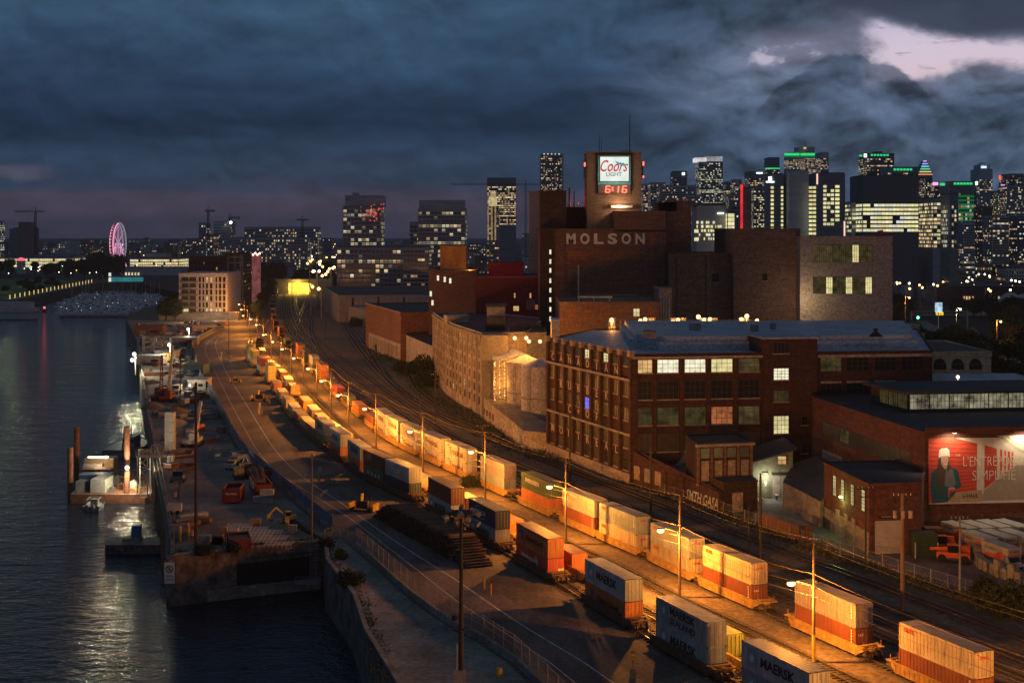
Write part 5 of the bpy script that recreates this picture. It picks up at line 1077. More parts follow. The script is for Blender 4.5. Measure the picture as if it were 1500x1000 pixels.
# condo towers in the middle
t, g = tw('glass condominium tower catching a red reflection, with a recessed dark crown', 502, 563, 303, 1100, 30, 's', 5.2, 6.0, .38, seed=1, rowvar=.9, each=True, em=[EW[0], EW[1], EW[1]], fill=(.86, .55))
addbox(t, g, 'crown', 505, 561, 286, 303, -2, SK['s'], 1100, 26); addbox(t, g, 'roof_house', 515, 524, 282, 286, -5, SK['s'], 1100, 15)
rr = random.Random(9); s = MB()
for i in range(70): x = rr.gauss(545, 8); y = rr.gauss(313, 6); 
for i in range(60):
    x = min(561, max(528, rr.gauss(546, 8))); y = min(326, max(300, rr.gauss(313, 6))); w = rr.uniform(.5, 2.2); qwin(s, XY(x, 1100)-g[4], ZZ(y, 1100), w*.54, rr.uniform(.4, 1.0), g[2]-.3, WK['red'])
tag(s.build('painted_red_reflection', t), kind='stuff')  # red reflection put in as small glowing panes
for k in range(17): addbox(t, g, 'floor_slab', 501.5, 563.5, 303+k*6, 304+k*6, .8, SK['s'], 1100)
t, g = tower('apartment_building', 'wide dark podium apartments in front of the red reflecting tower', 493, 606, 362, 1050, 40, 's', 6.0, 7.0, .22, seed=2, each=True, em=[EW[0], EW[1]], fill=(.8, .6), cat='building')
for k in range(8): addbox(t, g, 'floor_slab', 493, 606, 362+k*7, 363+k*7, .8, SK['s'], 1050)
t, g = tw('dark balconied condominium tower with a stepped top, right of the red reflecting tower', 612, 684, 306, 1080, 34, 's', 5.6, 6.2, .22, seed=3, each=True, em=[EW[0], EW[1], EW[1]], fill=(.84, .55), rowvar=.8)
addbox(t, g, 'upper_floors', 614, 680, 293, 306, 0, SK['s'], 1080, 30)
for k in range(17): addbox(t, g, 'floor_slab', 612, 684, 306+k*6.2, 307+k*6.2, .8, SK['s'], 1080)
tower('apartment_building', 'low dark apartment wing left of the balconied condominium tower', 600, 640, 326, 1120, 30, 's', 5, 6, .2, seed=4, cat='building'); tower('apartment_building', 'dark mid rise apartments at the foot of the balconied tower', 590, 632, 362, 1000, 30, 's', 5, 6, .3, seed=5, cat='building')
# behind
t, g = tw('black office slab tower with many warm lit floors beside a small spired tower', 713.5, 756, 261, 1900, 40, 'k', 2.2, 3.0, .75, zr=(60, ZZ(272, 1900)), seed=6, rowvar=.5, em=EW[:2])
t, g = tower('art_deco_tower', 'slim floodlit old stone tower in front of the black slab tower', 713, 731, 302, 1750, 16, 'l', 2.6, 3.6, .3, seed=7, cat='tower', em=[EW[0]])
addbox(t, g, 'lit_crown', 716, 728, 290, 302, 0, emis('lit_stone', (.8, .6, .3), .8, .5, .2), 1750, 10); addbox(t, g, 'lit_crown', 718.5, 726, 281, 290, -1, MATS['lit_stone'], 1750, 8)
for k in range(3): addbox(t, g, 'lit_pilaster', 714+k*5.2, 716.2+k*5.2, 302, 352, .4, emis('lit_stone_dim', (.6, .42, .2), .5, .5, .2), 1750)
t, g = tw('tall brownish office tower with pale corner columns left of the sign tower', 791.5, 825, 226, 2300, 45, 'k', 1.7, 2.6, .5, zr=(60, ZZ(228, 2300)), seed=8, em=EW[:2])
for a, b2 in ((790.6, 792.4), (822.5, 825.5)): addbox(t, g, 'corner_column', a, b2, 227, 320, 1.5, SK['l'], 2300)
for k in range(5): addbox(t, g, 'crown_light', 796+k*5.5, 798+k*5.5, 225, 226.5, 1, EW[2], 2300)
L_ = [ # label, px0, px1, top, Y, d, mat, cw, ch, lit, kw
 ('narrow pale office block directly right of the sign tower', 940, 949, 270, 1700, 20, 'g', 2, 3.2, .4, {}),
 ('grey hotel block with a red roof beacon right of the sign tower', 949, 975, 268, 1600, 30, 'g', 2, 3.2, .3, {}),
 ('dark square tower with a lit grid window and a round white sign', 982, 1006.5, 251, 1900, 30, 'k', 2.4, 3.2, .25, dict(wr=(.1, .55), zr=(100, ZZ(258, 1900)))),
 ('pale grey long office block right of the sign tower', 962, 1020, 272, 1500, 30, 'g', 2, 3.2, .22, {}),
 ('glass office tower with a bright white illuminated crown', 1018.6, 1059, 237, 2000, 40, 's', 2.0, 2.6, .55, dict(em=[EW[1], EW[2], EWY[0]])),
 ('mid rise lit office block right of the white crowned tower', 1059, 1070, 266, 1800, 25, 'g', 2, 2.8, .4, {}), ('stepped office block with a lit cornice right of the white crowned tower', 1070, 1087, 263, 1850, 25, 'g', 2, 2.8, .35, {}),
 ('dark tower with lit floors and a small white sign left of the white emblem hotel', 1090.5, 1119, 252, 1700, 30, 'k', 2, 3, .6, dict(zr=(80, ZZ(260, 1700)))),
 ('dark slab tower with green lit floor in front of the cross shaped tower', 1119.5, 1142, 231, 2000, 30, 'k', 2, 3, .35, dict(zr=(60, ZZ(245, 2000)))),
 ('left wing of the cross shaped tower topped by a green light band', 1148.5, 1171.5, 224, 2150, 40, 'g', 1.7, 2.4, .75, dict(zr=(60, ZZ(233, 2150)))),
 ('middle wing of the cross shaped tower with green band and antenna', 1172, 1194, 223, 2130, 40, 'g', 1.7, 2.4, .75, dict(zr=(60, ZZ(231, 2130)))),
 ('right wing of the cross shaped tower without green light', 1194, 1214, 223.5, 2160, 40, 'g', 1.7, 2.4, .65, dict(zr=(60, ZZ(231, 2160)))),
 ('dark glass tower topped by green squares and a white square emblem', 1258, 1310, 225, 1950, 45, 'k', 2.4, 3.2, .5, dict(zr=(60, ZZ(231, 1950)))),
 ('lower dark block with a row of green squares behind the wide grey building', 1290, 1345, 245, 1850, 35, 'k', 2.4, 3.2, .3, dict(zr=(60, ZZ(252, 1850)))),
 ('green washed tower with rows of warm windows and green squares on top', 1375, 1430, 266, 1750, 45, 'k', 3.0, 6.0, .5, dict(zr=(40, ZZ(280, 1750)))),
 ('tall slender tower with a domed dark top at the right', 1421.5, 1454, 248, 2300, 45, 'g', 2, 2.8, .3, dict(zr=(60, ZZ(262, 2300)))),
 ('dark tower with a red sign on its left corner near the right edge', 1463.5, 1500, 255, 1900, 40, 'k', 2, 3, .4, {}),
 ('mid rise block with rows of warm windows under the red signed tower', 1462, 1510, 272, 1650, 30, 'g', 2.2, 3, .4, {}),
 ('tan residential slab with few lit windows right of the green tower', 1426, 1454, 303, 1300, 25, 'b', 2.5, 3.2, .12, {}),
 ('grey balcony apartment tower near the right edge', 1440, 1478, 316, 1250, 25, 'l', 3.0, 3.6, .2, {}), ('dark apartment block at the right edge of the skyline', 1476, 1512, 318, 1300, 25, 'k', 2.5, 3.4, .2, {}),
 ('pale block with small windows under the green washed tower', 1398, 1428, 326, 1200, 25, 'g', 3, 3.6, .15, {}),
 ('grey office mid rise between the domed tower and the red signed tower', 1452, 1468, 280, 1700, 25, 'k', 2, 3, .35, {}),
 ('glassy office block between the red column and the white emblem hotel', 1098, 1120, 274, 1400, 25, 's', 2, 3, .5, dict(em=EWY)),
 ('pale glass block behind the red lit column', 1062, 1092, 285, 1350, 25, 's', 2, 3, .35, {}),
 ('dark hall block behind the grey perforated building', 1000, 1030, 286, 1450, 25, 'g', 2, 3, .3, {}),
]
TT = {}
for i, (lb, a, b2, tp, Y, d, m, cw, ch, lit, kw) in enumerate(L_):
    TT[i] = tower(TW, lb, a, b2, tp, Y, d, m, cw, ch, lit, seed=20+i, **kw)
addbox(*TT[2], 'round_sign', 999, 1003, 253, 256.5, .6, e_wsg, 1900); addbox(*TT[4], 'lit_crown', 1018.6, 1035, 231, 237, 0, emis('crown_glow', (.85, .78, .85), 1.0, .4, .1), 2000, 30); addbox(*TT[4], 'lit_crown', 1035, 1059, 229, 237, -3, emis('crown_dim', (.6, .58, .62), .55, .5, .1), 2000, 30)
addbox(*TT[7], 'roof_sign', 1108, 1117, 252.5, 254.5, .6, e_wsg, 1700); addbox(*TT[8], 'green_floor', 1121, 1142, 246, 247.6, .5, e_grn, 2000)
for i in (9, 10): a, b2 = L_[i][1], L_[i][2]; addbox(*TT[i], 'green_light_band', a+.5, b2-.5, 224.5, 228, .6, e_grn, L_[i][4]); addbox(*TT[i], 'green_light_band', a+.5, b2-.5, 228, 230.5, .5, e_grd, L_[i][4])
addbox(*TT[10], 'roof_drum', 1169, 1194, 215, 223, -4, SK['g'], 2130, 30); addbox(*TT[10], 'rooftop_light', 1178, 1182, 215.5, 218, 0, EW[0], 2126); s = MB(); X = XY(1181, 2140)-TT[10][1][4]; s.tube((X, 0, ZZ(216, 2140)), (X, 0, ZZ(203, 2140)), .5, m_black, .2, 6); s.build('antenna', TT[10][0])
for k in range(6): addbox(*TT[12], 'green_square', 1275.5+k*4.6, 1278.7+k*4.6, 226, 228.5, .6, e_grn, 1950)
addbox(*TT[12], 'square_emblem', 1265.5, 1269.5, 225.5, 230.5, .8, e_wsg, 1950); addbox(*TT[12], 'green_square', 1258.5, 1263, 227, 229.5, .6, e_grn, 1950); addbox(*TT[12], 'roof_plant', 1283, 1295, 221.5, 225, -6, SK['k'], 1950, 20)
for k in range(6): addbox(*TT[13], 'green_square', 1309+k*4.7, 1312.4+k*4.7, 247, 249.8, .6, e_grn, 1850)
for k in range(6): addbox(*TT[14], 'green_square', 1397+k*4.7, 1400.6+k*4.7, 267.5, 270.5, .6, e_grn, 1750)
addbox(*TT[14], 'green_wash_glow', 1404, 1427, 283, 324, .05, e_grd, 1750); addbox(*TT[14], 'corner_sign', 1429, 1432, 266, 271, .8, e_wsg, 1750); addbox(*TT[14], 'green_square', 1377, 1384, 268, 272, .6, e_grn, 1750)  # green light on the facade put in as a glowing sheet
g = TT[15][1]; s = MB(); xl, xr, yf, zt = g[0], g[1], g[2], g[3]; cxx = (xl+xr)/2
pr = [(xl+3, yf+4), (xr-3, yf+4), (xr-3, yf+38), (xl+3, yf+38)]; s.prism(pr, zt, zt+8, SK['g']); s.sphere((cxx, yf+20, zt+6), (xr-xl)*.36, SK['g'], 16, 8, (1, 1, .75)); s.build('dome', TT[15][0]); addbox(*TT[15], 'roof_sign', 1438, 1445, 243.5, 246, -2, emis('blue_white_sign', (.6, .75, 1), 2), 2300)
addbox(*TT[16], 'red_sign', 1463.5, 1466, 257, 263, .8, emis('red_sign', (1, .05, .03), 4), 1900); addbox(*TT[16], 'purple_sign', 1466, 1472, 270.5, 273, .8, emis('purple_sign', (.8, .3, .9), 1.5), 1900)
# pyramid topped rainbow tower
t, g = tw('dark tower with a stepped pyramid roof edged in rainbow light', 1345, 1366, 259, 1950, 35, 'k', 2.2, 3.2, .55, seed=60)
cols = [('orange_line', (1, .35, .12)), ('yellow_line', (.9, .7, .2)), ('green_line', (.1, .8, .25)), ('cyan_line', (.2, .7, .9)), ('blue_line', (.35, .4, 1)), ('violet_line', (.65, .4, .9))]
for k, (nm, c) in enumerate(cols):
    w = 10.2-k*1.65; y = 259-k*3.9; addbox(t, g, 'roof_step', 1355.5-w, 1355.5+w, y-3.9, y, -1-k, SK['k'], 1950, 30-k*3); addbox(t, g, 'light_line', 1355.5-w, 1355.5+w, y-3.9, y-3.1, .3-k, emis(nm, c, 1.8), 1950)
# purple building with pink screen
t, g = tw('small block with a bright pink and blue screen right of the pyramid tower', 1364, 1375, 266, 1800, 20, 'k', 2.5, 3, .5, seed=61); addbox(t, g, 'screen', 1366, 1374, 267, 271.5, .6, emis('pink_screen', (.85, .35, .8), 1.6), 1800)
# hotel slabs in front
t, g = tw('dark hotel slab with a white emblem and two columns of lit windows', 1119.6, 1148, 255, 1000, 25, 'k', 1, 1, 0, zr=(0, 0.5), seed=70)
for k in range(11):
    for a, b2, p in ((1129, 1133.3, 1), (1144, 1147.2, 1)): addbox(t, g, 'window', a, b2, 273+k*6.1, 276.6+k*6.1, .25, EWY[0] if (k+int(a)) % 5 else EW[0], 1000)
addbox(t, g, 'emblem', 1125.5, 1130.5, 259, 264.5, .6, e_wsg, 1000); addbox(t, g, 'emblem', 1122, 1134, 265.5, 267.5, .6, e_wsg, 1000)
t, g = tw('blank pale grey slab between the two dark hotel blocks', 1148, 1184.5, 249.5, 990, 20, 'g', 1, 1, 0, zr=(0, .5), seed=71)
t, g = tw('dark hotel block with scattered lit windows and a vertical light strip', 1184.5, 1238, 254, 985, 24, 'k', 1, 1, 0, zr=(0, .5), seed=72); rr = random.Random(5)
for k in range(13):
    y = 271.5+k*6.1
    for a, b2 in ((1184.8, 1190), (1190.6, 1195.2)): addbox(t, g, 'window', a, b2, y+1.6, y+5.2, .25, EWY[0] if rr.random() < .8 else EW[0], 985)
    for a, b2, p in ((1206, 1210.5, .9), (1211.5, 1216, .3), (1217, 1221.5, .5), (1223.5, 1229.5, .9)):
        if k < 10 and rr.random() < p: addbox(t, g, 'window', a, b2, y, y+3.7, .25, rr.choice(EWY), 985)
addbox(t, g, 'light_strip', 1196, 1198, 254.5, 270, .4, emis('pink_strip', (1, .55, .42), 1.4), 985); addbox(t, g, 'light_strip', 1236, 1238, 324, 347, .4, MATS['pink_strip'], 985)
# perforated grey building
t, g = tw('light grey building with irregular small square lit windows', 1013, 1063, 301, 900, 26, 'l', 1, 1, 0, zr=(0, .5), seed=73)
for k in range(5):
    for j in range(11):
        if rr.random() < .62: x = 1020+j*3.4+rr.uniform(0, .8); addbox(t, g, 'window', x, x+rr.choice((1.6, 2.2, 3.0)), 324+k*6, 327.6+k*6, .25, rr.choice(EWY+[EW[2]]), 900)
addbox(t, g, 'white_sign', 1051, 1060, 311.7, 313.4, .5, e_wsg, 900); addbox(t, g, 'dark_top', 1013, 1063, 297, 301, -.5, SK['k'], 900, 20)
for k in range(2): addbox(t, g, 'window', 1017, 1023, 336+k*12, 341+k*12, .25, EWY[0], 900)
t, g = tw('narrow glazed stair tower glowing pale yellow beside the grey building', 1063, 1074.5, 311, 895, 20, 'k', 4, 6, .95, wr=(0, .8), zr=(10, ZZ(312, 895)), em=EWY, seed=74, rowvar=.1, fill=(.95, .85), each=True)
t, g = tw('slim dark chimney block edged by a vertical red light', 1084.5, 1097.5, 276, 800, 10, 'b', 1, 1, 0, zr=(0, .5), seed=75); addbox(t, g, 'red_light_strip', 1084.5, 1088, 270, 336, .6, emis('red_strip', (.9, .03, .04), 1.0, .4, .2), 800); addbox(t, g, 'cap', 1088, 1097, 270, 277, -1, SK['l'], 800, 8)
t, g = tw('dark glass block beside the red lit column', 1074, 1086, 306, 905, 18, 'k', 3, 5, .3, seed=76)
# big broadcaster block
t, g = tw('very wide dark topped block with nine rows of bright yellow windows', 1245, 1346, 257, 1080, 40, mat('wide_block', (.16, .15, .17), .8, .2, coord='World'), 5.4, 6.1, .93, zr=(ZZ(345, 1080), ZZ(296.5, 1080)), em=EWY+[EW[2]], seed=77, rowvar=.12, fill=(.95, .62), each=True)
t, g = tw('glazed corner block with bright warm rows right of the wide block', 1346, 1377, 290, 1075, 40, 's', 4.2, 5.6, .85, zr=(ZZ(366, 1075), ZZ(295, 1075)), em=[EW[1], EW[0], EWY[0]], seed=78, rowvar=.15, fill=(.97, .6), each=True)
t, g = tw('lower left wing of the wide block with dim yellow rows', 1236, 1252, 296, 1100, 40, 's', 5, 6.1, .8, zr=(ZZ(345, 1100), ZZ(297, 1100)), em=EWY, seed=79, rowvar=.15, fill=(.95, .55))
t, g = tw('black residential tower with pairs of lit windows', 1377.5, 1404, 284, 1020, 22, 'k', 3.0, 6.3, .5, wr=(.15, .85), zr=(ZZ(363, 1020), ZZ(299, 1020)), em=[EW[1], EW[1], EW[2]], seed=80, fill=(.6, .62), each=True)
# old brick institutional block on the right
for lb, a, b2, tp, Y, m, lit in (('long pale brick institution with small windows at the right edge', 1388, 1512, 361, 1500, 'l', .10), ('low brick terrace with white porches behind the trees', 1306, 1420, 402, 1150, 'b', .12), ('brick row houses below the wide lit block', 1308, 1376, 388, 1250, 'b', .18), ('dark brick block with amber lit windows at the right', 1410, 1512, 388, 1250, 'b', .15), ('low pale walled block near the right edge', 1460, 1512, 393, 1100, 'l', .05)):
    tower('brick_block', lb, a, b2, tp, Y, 20, m, 3.6, 5.2, lit, seed=int(a), cat='building', fill=(.45, .5))
t, g = tower('market_hall', 'wide brick hall with a low grey roof and a few lit windows behind the trees', 1357, 1520, 421, 930, 80, mat('hall_brick', (.10, .055, .045), .9, .3, coord='World'), 8, 20, 0, zr=(0, .5), cat='building', seed=91)
for x in (1411, 1415, 1419, 1424, 1462): addbox(t, g, 'window', x, x+2.2, 434, 438.5, .3, EW[0], 930)
for i, (x, y, r) in enumerate(((1433, 441, 3.8), (1450, 438, 4.6), (1480, 440, 5.4), (1499, 438, 5))):
    s = MB(); Y = 840; s.sphere((XY(x, Y), Y, 0), r*1.35, m_tank, 16, 10, (1.25, 1, 1.9)); tag(s.build('white_dome'), f'rounded pale covered dome above the trees, {["leftmost", "second from left", "third from left", "rightmost"][i]} of four', 'dome')
# silos and old port left
t, g = tower('grain_silo', 'big dark concrete grain silo at the far left', 19, 57, 334, 2100, 40, SK['b'], 3, 4, .0, zr=(0, .5), cat='silo', seed=92); addbox(t, g, 'head_house', 27, 41, 325, 334, 0, SK['b'], 2100, 30); addbox(t, g, 'side_block', 14, 27, 335, 400, .5, SK['k'], 2100, 30)
tower('glass_tower', 'lit glass building cut by the left edge of the picture', -20, 7, 324, 2000, 30, 's', 2, 3.2, .6, em=[EW[2], EW[1]], seed=93)
for lb, a, b2, tp, Y, m, lit, kw in (('long two level pier building full of yellow light, left half', 0, 128, 377, 1900, 'g', .95, dict(em=EWY+[EW[0]])), ('long pier building with yellow light, right half', 190, 276, 378, 1900, 'g', .93, dict(em=EWY+[EW[0]])), ('upper roof hall of the long lit pier building', 50, 152, 374.5, 1960, 'g', .5, {})):
    tower('pier_building', lb, a, b2, tp, Y, 60, m, 3, 4.4, lit, seed=int(a)+3, cat='building', fill=(.9, .7), rowvar=.05, zr=(1, ZZ(tp+.8, Y)), **kw)
tower('pier_shed', 'pale boxy hall right of the ferris wheel', 215, 251, 371, 1950, 30, 'l', 3, 4, 0, zr=(0, .5), cat='building', seed=94)
tower('quay_warehouse', 'long low grey warehouse below the ferris wheel', 176, 275, 392, 1640, 40, 'g', 6, 8, .05, seed=95, cat='building')
# dome kiosk with pink lamp
t = T('domed_kiosk', 'small round kiosk with a glowing pink dome on the left quay', 'kiosk', (XY(31, 1700), 1700, 0)); s = MB(); s.tube((0, 0, 0), (0, 0, 16), 5, SK['l'], n=16); s.build('wall', t); s = MB(); s.sphere((0, 0, 16), 4.8, emis('pink_dome', (.9, .12, .16), 1.6), 16, 8, (1, 1, .8)); s.build('dome', t)
# pavilion at marina
t = T('marina_pavilion', 'low turquoise lit pavilion with a red roof beside the marina', 'pavilion', (XY(185, 1430), 1430, 0)); s = MB(); s.box(-16, 16, -5, 5, 0, 4.5, emis('turquoise_wall_glow', (.05, .42, .45), .45, .3, .1)); s.build('wall', t); s = MB(); s.box(-17, 18, -6, 6, 4.5, 5.6, mat('red_roof', (.25, .04, .05), .7)); s.build('roof', t); s = MB(); s.box(-4, 14, 7, 15, 0, 10, SK['l']); s.build('rear_hall', t)  # turquoise light on the pavilion put in as a glow of the wall
for x in range(5): s = MB(); s.box(-3+x*3.2, -1.4+x*3.2, 6.8, 6.95, 6.2, 9, EW[1]); s.build('window', t)
s = MB(); s.box(-16.5, -14, -5.4, -5.2, 0, 9, EW[2]); s.build('light_column', t)
# white apartment block by the quay and the brick warehouse behind
t, a, b_ = front('quayside_apartments', 'white balconied apartment block on the quay in front of the brick warehouse', 'building', 262, 333, 401, 800, 40, mat('white_render', (.52, .46, .42), .8, .2, coord='World'), m_roofb)
for r in range(6):
    for i, (x0, x1, k) in enumerate(((266, 276, 'gry'), (277.5, 287, 'gry'), (291.5, 294, 'dark'), (297, 299, 'dark'), (302, 304.5, 'dark'), (308, 311, 'dark'), (316, 318, 'dark'), (321, 324, 'dark'), (327, 330, 'dark'))):
        ua, va = onf(a, x0, 412+r*9.2+1); ub, vb = onf(a, x1, 405+r*9.2+1); kk = k
        if (r, i) in ((0, 4), (0, 5), (3, 4), (4, 5)): kk = 'warm'
        if r == 5 and i in (0, 4, 5, 6, 7): kk = 'yel'
        window(t, a, b_, ua, va, ub-ua, vb-va, kk, 3 if i < 2 else 1, 1, False)
for r in range(6): ua, va = onf(a, 265, 414+r*9.2); ub, _ = onf(a, 290, 400); wallbox(t, 'balcony', a, b_, [(ua, ub, va-.3, va, 0, 1.6), (ua, ub, va, va+1, 1.5, 1.6)], m_conc)
ua, va = onf(a, 233, 470); wallbox(t, 'podium', a, b_, [(-9, 36, 0, 4.4, 0, 10)], m_conc)
tower('warehouse_block', 'tall red brick warehouse with pale piers behind the white apartments', 276, 356, 377, 900, 50, mat('warehouse_brick', (.13, .05, .04), .9, .3, coord='World'), 6, 8, .12, seed=97, cat='building', em=[EW[0], EW[3]], fill=(.35, .5), each=True)
t, g = tower('warehouse_wing', 'right end wing of the red brick warehouse with pale vertical piers', 333, 365, 372, 880, 60, MATS['warehouse_brick'], 5, 6, .06, seed=98, cat='building', fill=(.35, .5))
for px in (333, 343, 351, 354): addbox(t, g, 'pale_pier', px, px+2.2, 373, 455, .8, m_conc, 880)
for y0 in (376, 384): addbox(t, g, 'pale_cornice', 333, 356, y0, y0+1.6, 1.0, m_stone, 880)
point((XY(318, 780), 776, 6), 4000, (1, .7, .45), 1); point((XY(285, 780), 772, 6), 3500, (1, .7, .45), 1); point((XY(345, 740), 745, 9), 5000, SOD, 1)
# tunnel portal glowing yellow under the road
t = T('rail_underpass', 'road overpass with a brightly lit yellow opening across the tracks', 'overpass', (XY(440, 1130), 1130, 0)); s = MB(); s.box(-24, 24, 0, 22, 9, 12, m_conc); s.build('deck', t); s = MB(); s.box(-24, -9.5, 0, 20, 0, 9, m_conc); s.box(8.5, 24, 0, 20, 0, 9, m_conc); s.build('abutment', t)
my = mat('tunnel_wall', (.6, .5, .3), .8); s = MB(); s.box(-9.5, 8.5, 19.5, 20, 0, 9, my); s.build('inner_wall', t); s = MB(); s.box(3.5, 8.5, 10, 19, 0, 6, my); s.build('inner_block', t)
point((XY(440, 1136), 1136, 6.5), 30000, (1, .62, .08), .5); point((XY(436, 1130), 1127, 7), 9000, (1, .62, .08), .5)
# ---- many low city blocks, far streets with lamps
r = random.Random(21); KC = ['left', 'centre', 'right']
def lowblock(px, Y, wpx, hm, lit, m, lb, grp):
    ok = tower('city_block', lb, px, px+wpx, HY+(H-hm)*F/Y, Y, r.uniform(15, 35), m, max(1.6, 3.2*F/Y*.9), max(1.8, 3.4*F/Y), lit, seed=r.randint(1, 9999), cat='building', group=grp, fill=(.45, .45))
for i in range(150):
    px = r.uniform(-10, 720); Y = r.uniform(1250, 3800)
    if px < 330 and Y < 2100: Y += 900
    lowblock(px, Y, r.uniform(10, 34)*(1500/Y)**.4, r.uniform(12, 40) if Y > 1800 else r.uniform(8, 26), r.uniform(.06, .30), r.choice('kbsgb'), 'low city block with scattered lit windows in the far left half', 'far low city blocks on the left')
for i in range(45):
    px = r.uniform(760, 1495); Y = r.uniform(1300, 2600); lowblock(px, Y, r.uniform(14, 40), r.uniform(20, 52), r.uniform(.1, .3), r.choice('kbsg'), 'mid rise city block with scattered lit windows on the right', 'far city blocks on the right')
for i in range(60):
    px = r.uniform(1300, 1495); Y = r.uniform(980, 1600); lowblock(px, Y, r.uniform(16, 50), r.uniform(6, 13), r.uniform(.2, .5), r.choice('bbg'), 'low brick houses among dark trees on the right', 'low houses on the right')
for lb, a, b2, tp, Y, lit in (('long low block with a row of yellow windows left of the condominium towers', 336, 456, 348, 1500, .35), ('crowded mid rise block under the left cranes', 291, 309, 327, 1800, .5), ('dark mid rise under construction with one white light', 313, 345, 325, 1750, .25), ('terraced block with many small lights in the middle distance', 358, 470, 333, 1900, .4), ('narrow old tower block with yellow windows behind the brick warehouse', 303, 321, 344, 1400, .4)):
    tower('city_block', lb, a, b2, tp, Y, 30, r.choice('sk'), 3, 4.2, lit, seed=int(a), cat='building', fill=(.55, .5))
# street lamps over the far city: one post with arm and bulb each
def lampproto(nm, em):
    t = T('city_street_lamp', 'x', 'lamp post', (0, 0, -50)); s = MB(); s.tube((0, 0, 0), (0, 0, 9), .2, m_metal, n=5); s.bar((0, 0, 9), (1.4, 0, 9), .15, m_metal); s.build('pole', t); s = MB(); s.sphere((1.4, 0, 8.8), .5, em, 6, 4); s.build('bulb', t); return t
protos = [lampproto('a', emis('far_bulb_amber', (1, .5, .15), 7)), lampproto('w', emis('far_bulb_white', (1, .88, .6), 7)), lampproto('g', emis('far_bulb_green', (.55, 1, .65), 7))]
LG = [('amber street lamp far away in the city', 'amber lamps of the far streets'), ('white street lamp far away in the city', 'white lamps of the far streets'), ('greenish street lamp far away in the city', 'greenish lamps of the far streets')]
used = [False]*3
def clamp_lamp(k, x, y, sc_=1.0):
    if not used[k]: used[k] = True; o = protos[k]; o.location = (x, y, 0); o['label'] = LG[k][0]; o['group'] = LG[k][1]; o.scale = (sc_,)*3
    else: dup(protos[k], (x, y, 0), r.uniform(0, 6.28), LG[k][0], LG[k][1], sc_)
for i in range(170):
    px = r.uniform(0, 720); Y = r.uniform(1450, 3900); clamp_lamp(0 if r.random() < .6 else 1, XY(px, Y), Y, Y/1700)
for i in range(24):
    px = r.uniform(452, 492); Y = r.uniform(780, 1700); clamp_lamp(0 if i % 3 else 1, XY(px, Y), Y, 1.5+Y/1800)
for i in range(110): px = r.uniform(1305, 1498); Y = r.uniform(850, 1900); clamp_lamp(r.choice((0, 0, 1)), XY(px, Y), Y, 1.5)
for i in range(9): px = 682+i*4+r.uniform(-1, 1); Y = 900; clamp_lamp(0, XY(px, Y), Y, 1.6)
for i in range(34): px = r.uniform(0, 175); Y = r.uniform(1420, 1850); clamp_lamp(r.choice((1, 1, 2)), XY(px, Y), Y, .9)
for i, (px, py) in enumerate(((92, 406), (122.5, 405.5))): Y = 1560; clamp_lamp(2, XY(px, Y), Y, 1.4); point((XY(px, Y), Y-3, 9), 200, (.5, 1, .55), .3)
# promenade lights along the left embankment and park lights
for i in range(22):
    k = i/21; X = -372+(-415+372)*k; Y = 1048+(1395-1048)*k
    t = T('promenade_light', 'short yellow promenade light along the left embankment', 'lamp', (X-4, Y, 0), 0, 'yellow lights along the embankment'); s = MB(); s.tube((0, 0, 0), (0, 0, 3.2), .35, emis('promenade_yellow', (1, .68, .22), .9), n=6); s.build('lit_post', t); s = MB(); s.sphere((0, 0, 3.4), .45, m_black, 6, 4); s.build('cap', t)
for px, py in ((8, 428), (30, 420), (62, 421), (84, 414), (20, 436)): x, y = G(px, py); point((x, y, 4), 350, (.8, 1, .45), .3)
# cranes
def crane(label, px, pyt, pyb, pj0, pj1, Y, hm=None):
    t = T('tower_crane', label, 'tower crane', (XY(px, Y), Y, 0)); zt = ZZ(pyt, Y); s = MB(); w = .9*Y/1500
    for x in (-w, w):
        for y in (-w, w): s.bar((x, y, 0), (x, y, zt), .35*Y/1500, m_black)
    n = int(zt/(w*2.4))
    for i in range(n): z = zt*i/n; z2 = zt*(i+1)/n; s.bar((-w, -w, z), (w, -w, z2), .22*Y/1500, m_black); s.bar((w, -w, z), (-w, -w, z2), .22*Y/1500, m_black)
    s.build('mast', t); x0, x1 = (pj0-px)*Y/F, (pj1-px)*Y/F; s = MB(); h = 1.6*Y/1500
    s.bar((x0, 0, zt), (x1, 0, zt), .3*Y/1500, m_black); s.bar((x0, 0, zt+h), (x1, 0, zt+h), .3*Y/1500, m_black); n = 22
    for i in range(n): a = x0+(x1-x0)*i/n; b2 = x0+(x1-x0)*(i+1)/n; s.bar((a, 0, zt), ((a+b2)/2, 0, zt+h), .2*Y/1500, m_black); s.bar(((a+b2)/2, 0, zt+h), (b2, 0, zt), .2*Y/1500, m_black)
    s.build('jib', t); s = MB(); s.bar((0, 0, zt), (0, 0, zt+h*3.2), .5*Y/1500, m_black); s.bar((0, 0, zt+h*3.2), (x0*.6, 0, zt+h), .15*Y/1500, m_black); s.bar((0, 0, zt+h*3.2), (x1*.6, 0, zt+h), .15*Y/1500, m_black); s.build('apex', t)
crane('dark tower crane rising beside the grain silo at far left', 52, 311, 370, 21, 65, 2000); crane('tower crane above the crowded block left of centre', 305, 310, 340, 300, 315, 1700); crane('small tower crane with a white lamp near the middle left', 337, 320, 340, 334, 352, 1800)
crane('orange tinted small crane above the terraced block', 443, 323, 345, 435, 452, 1900); crane('large tower crane between the black slab tower and the grey shaft', 770, 271, 390, 660, 792, 1500)
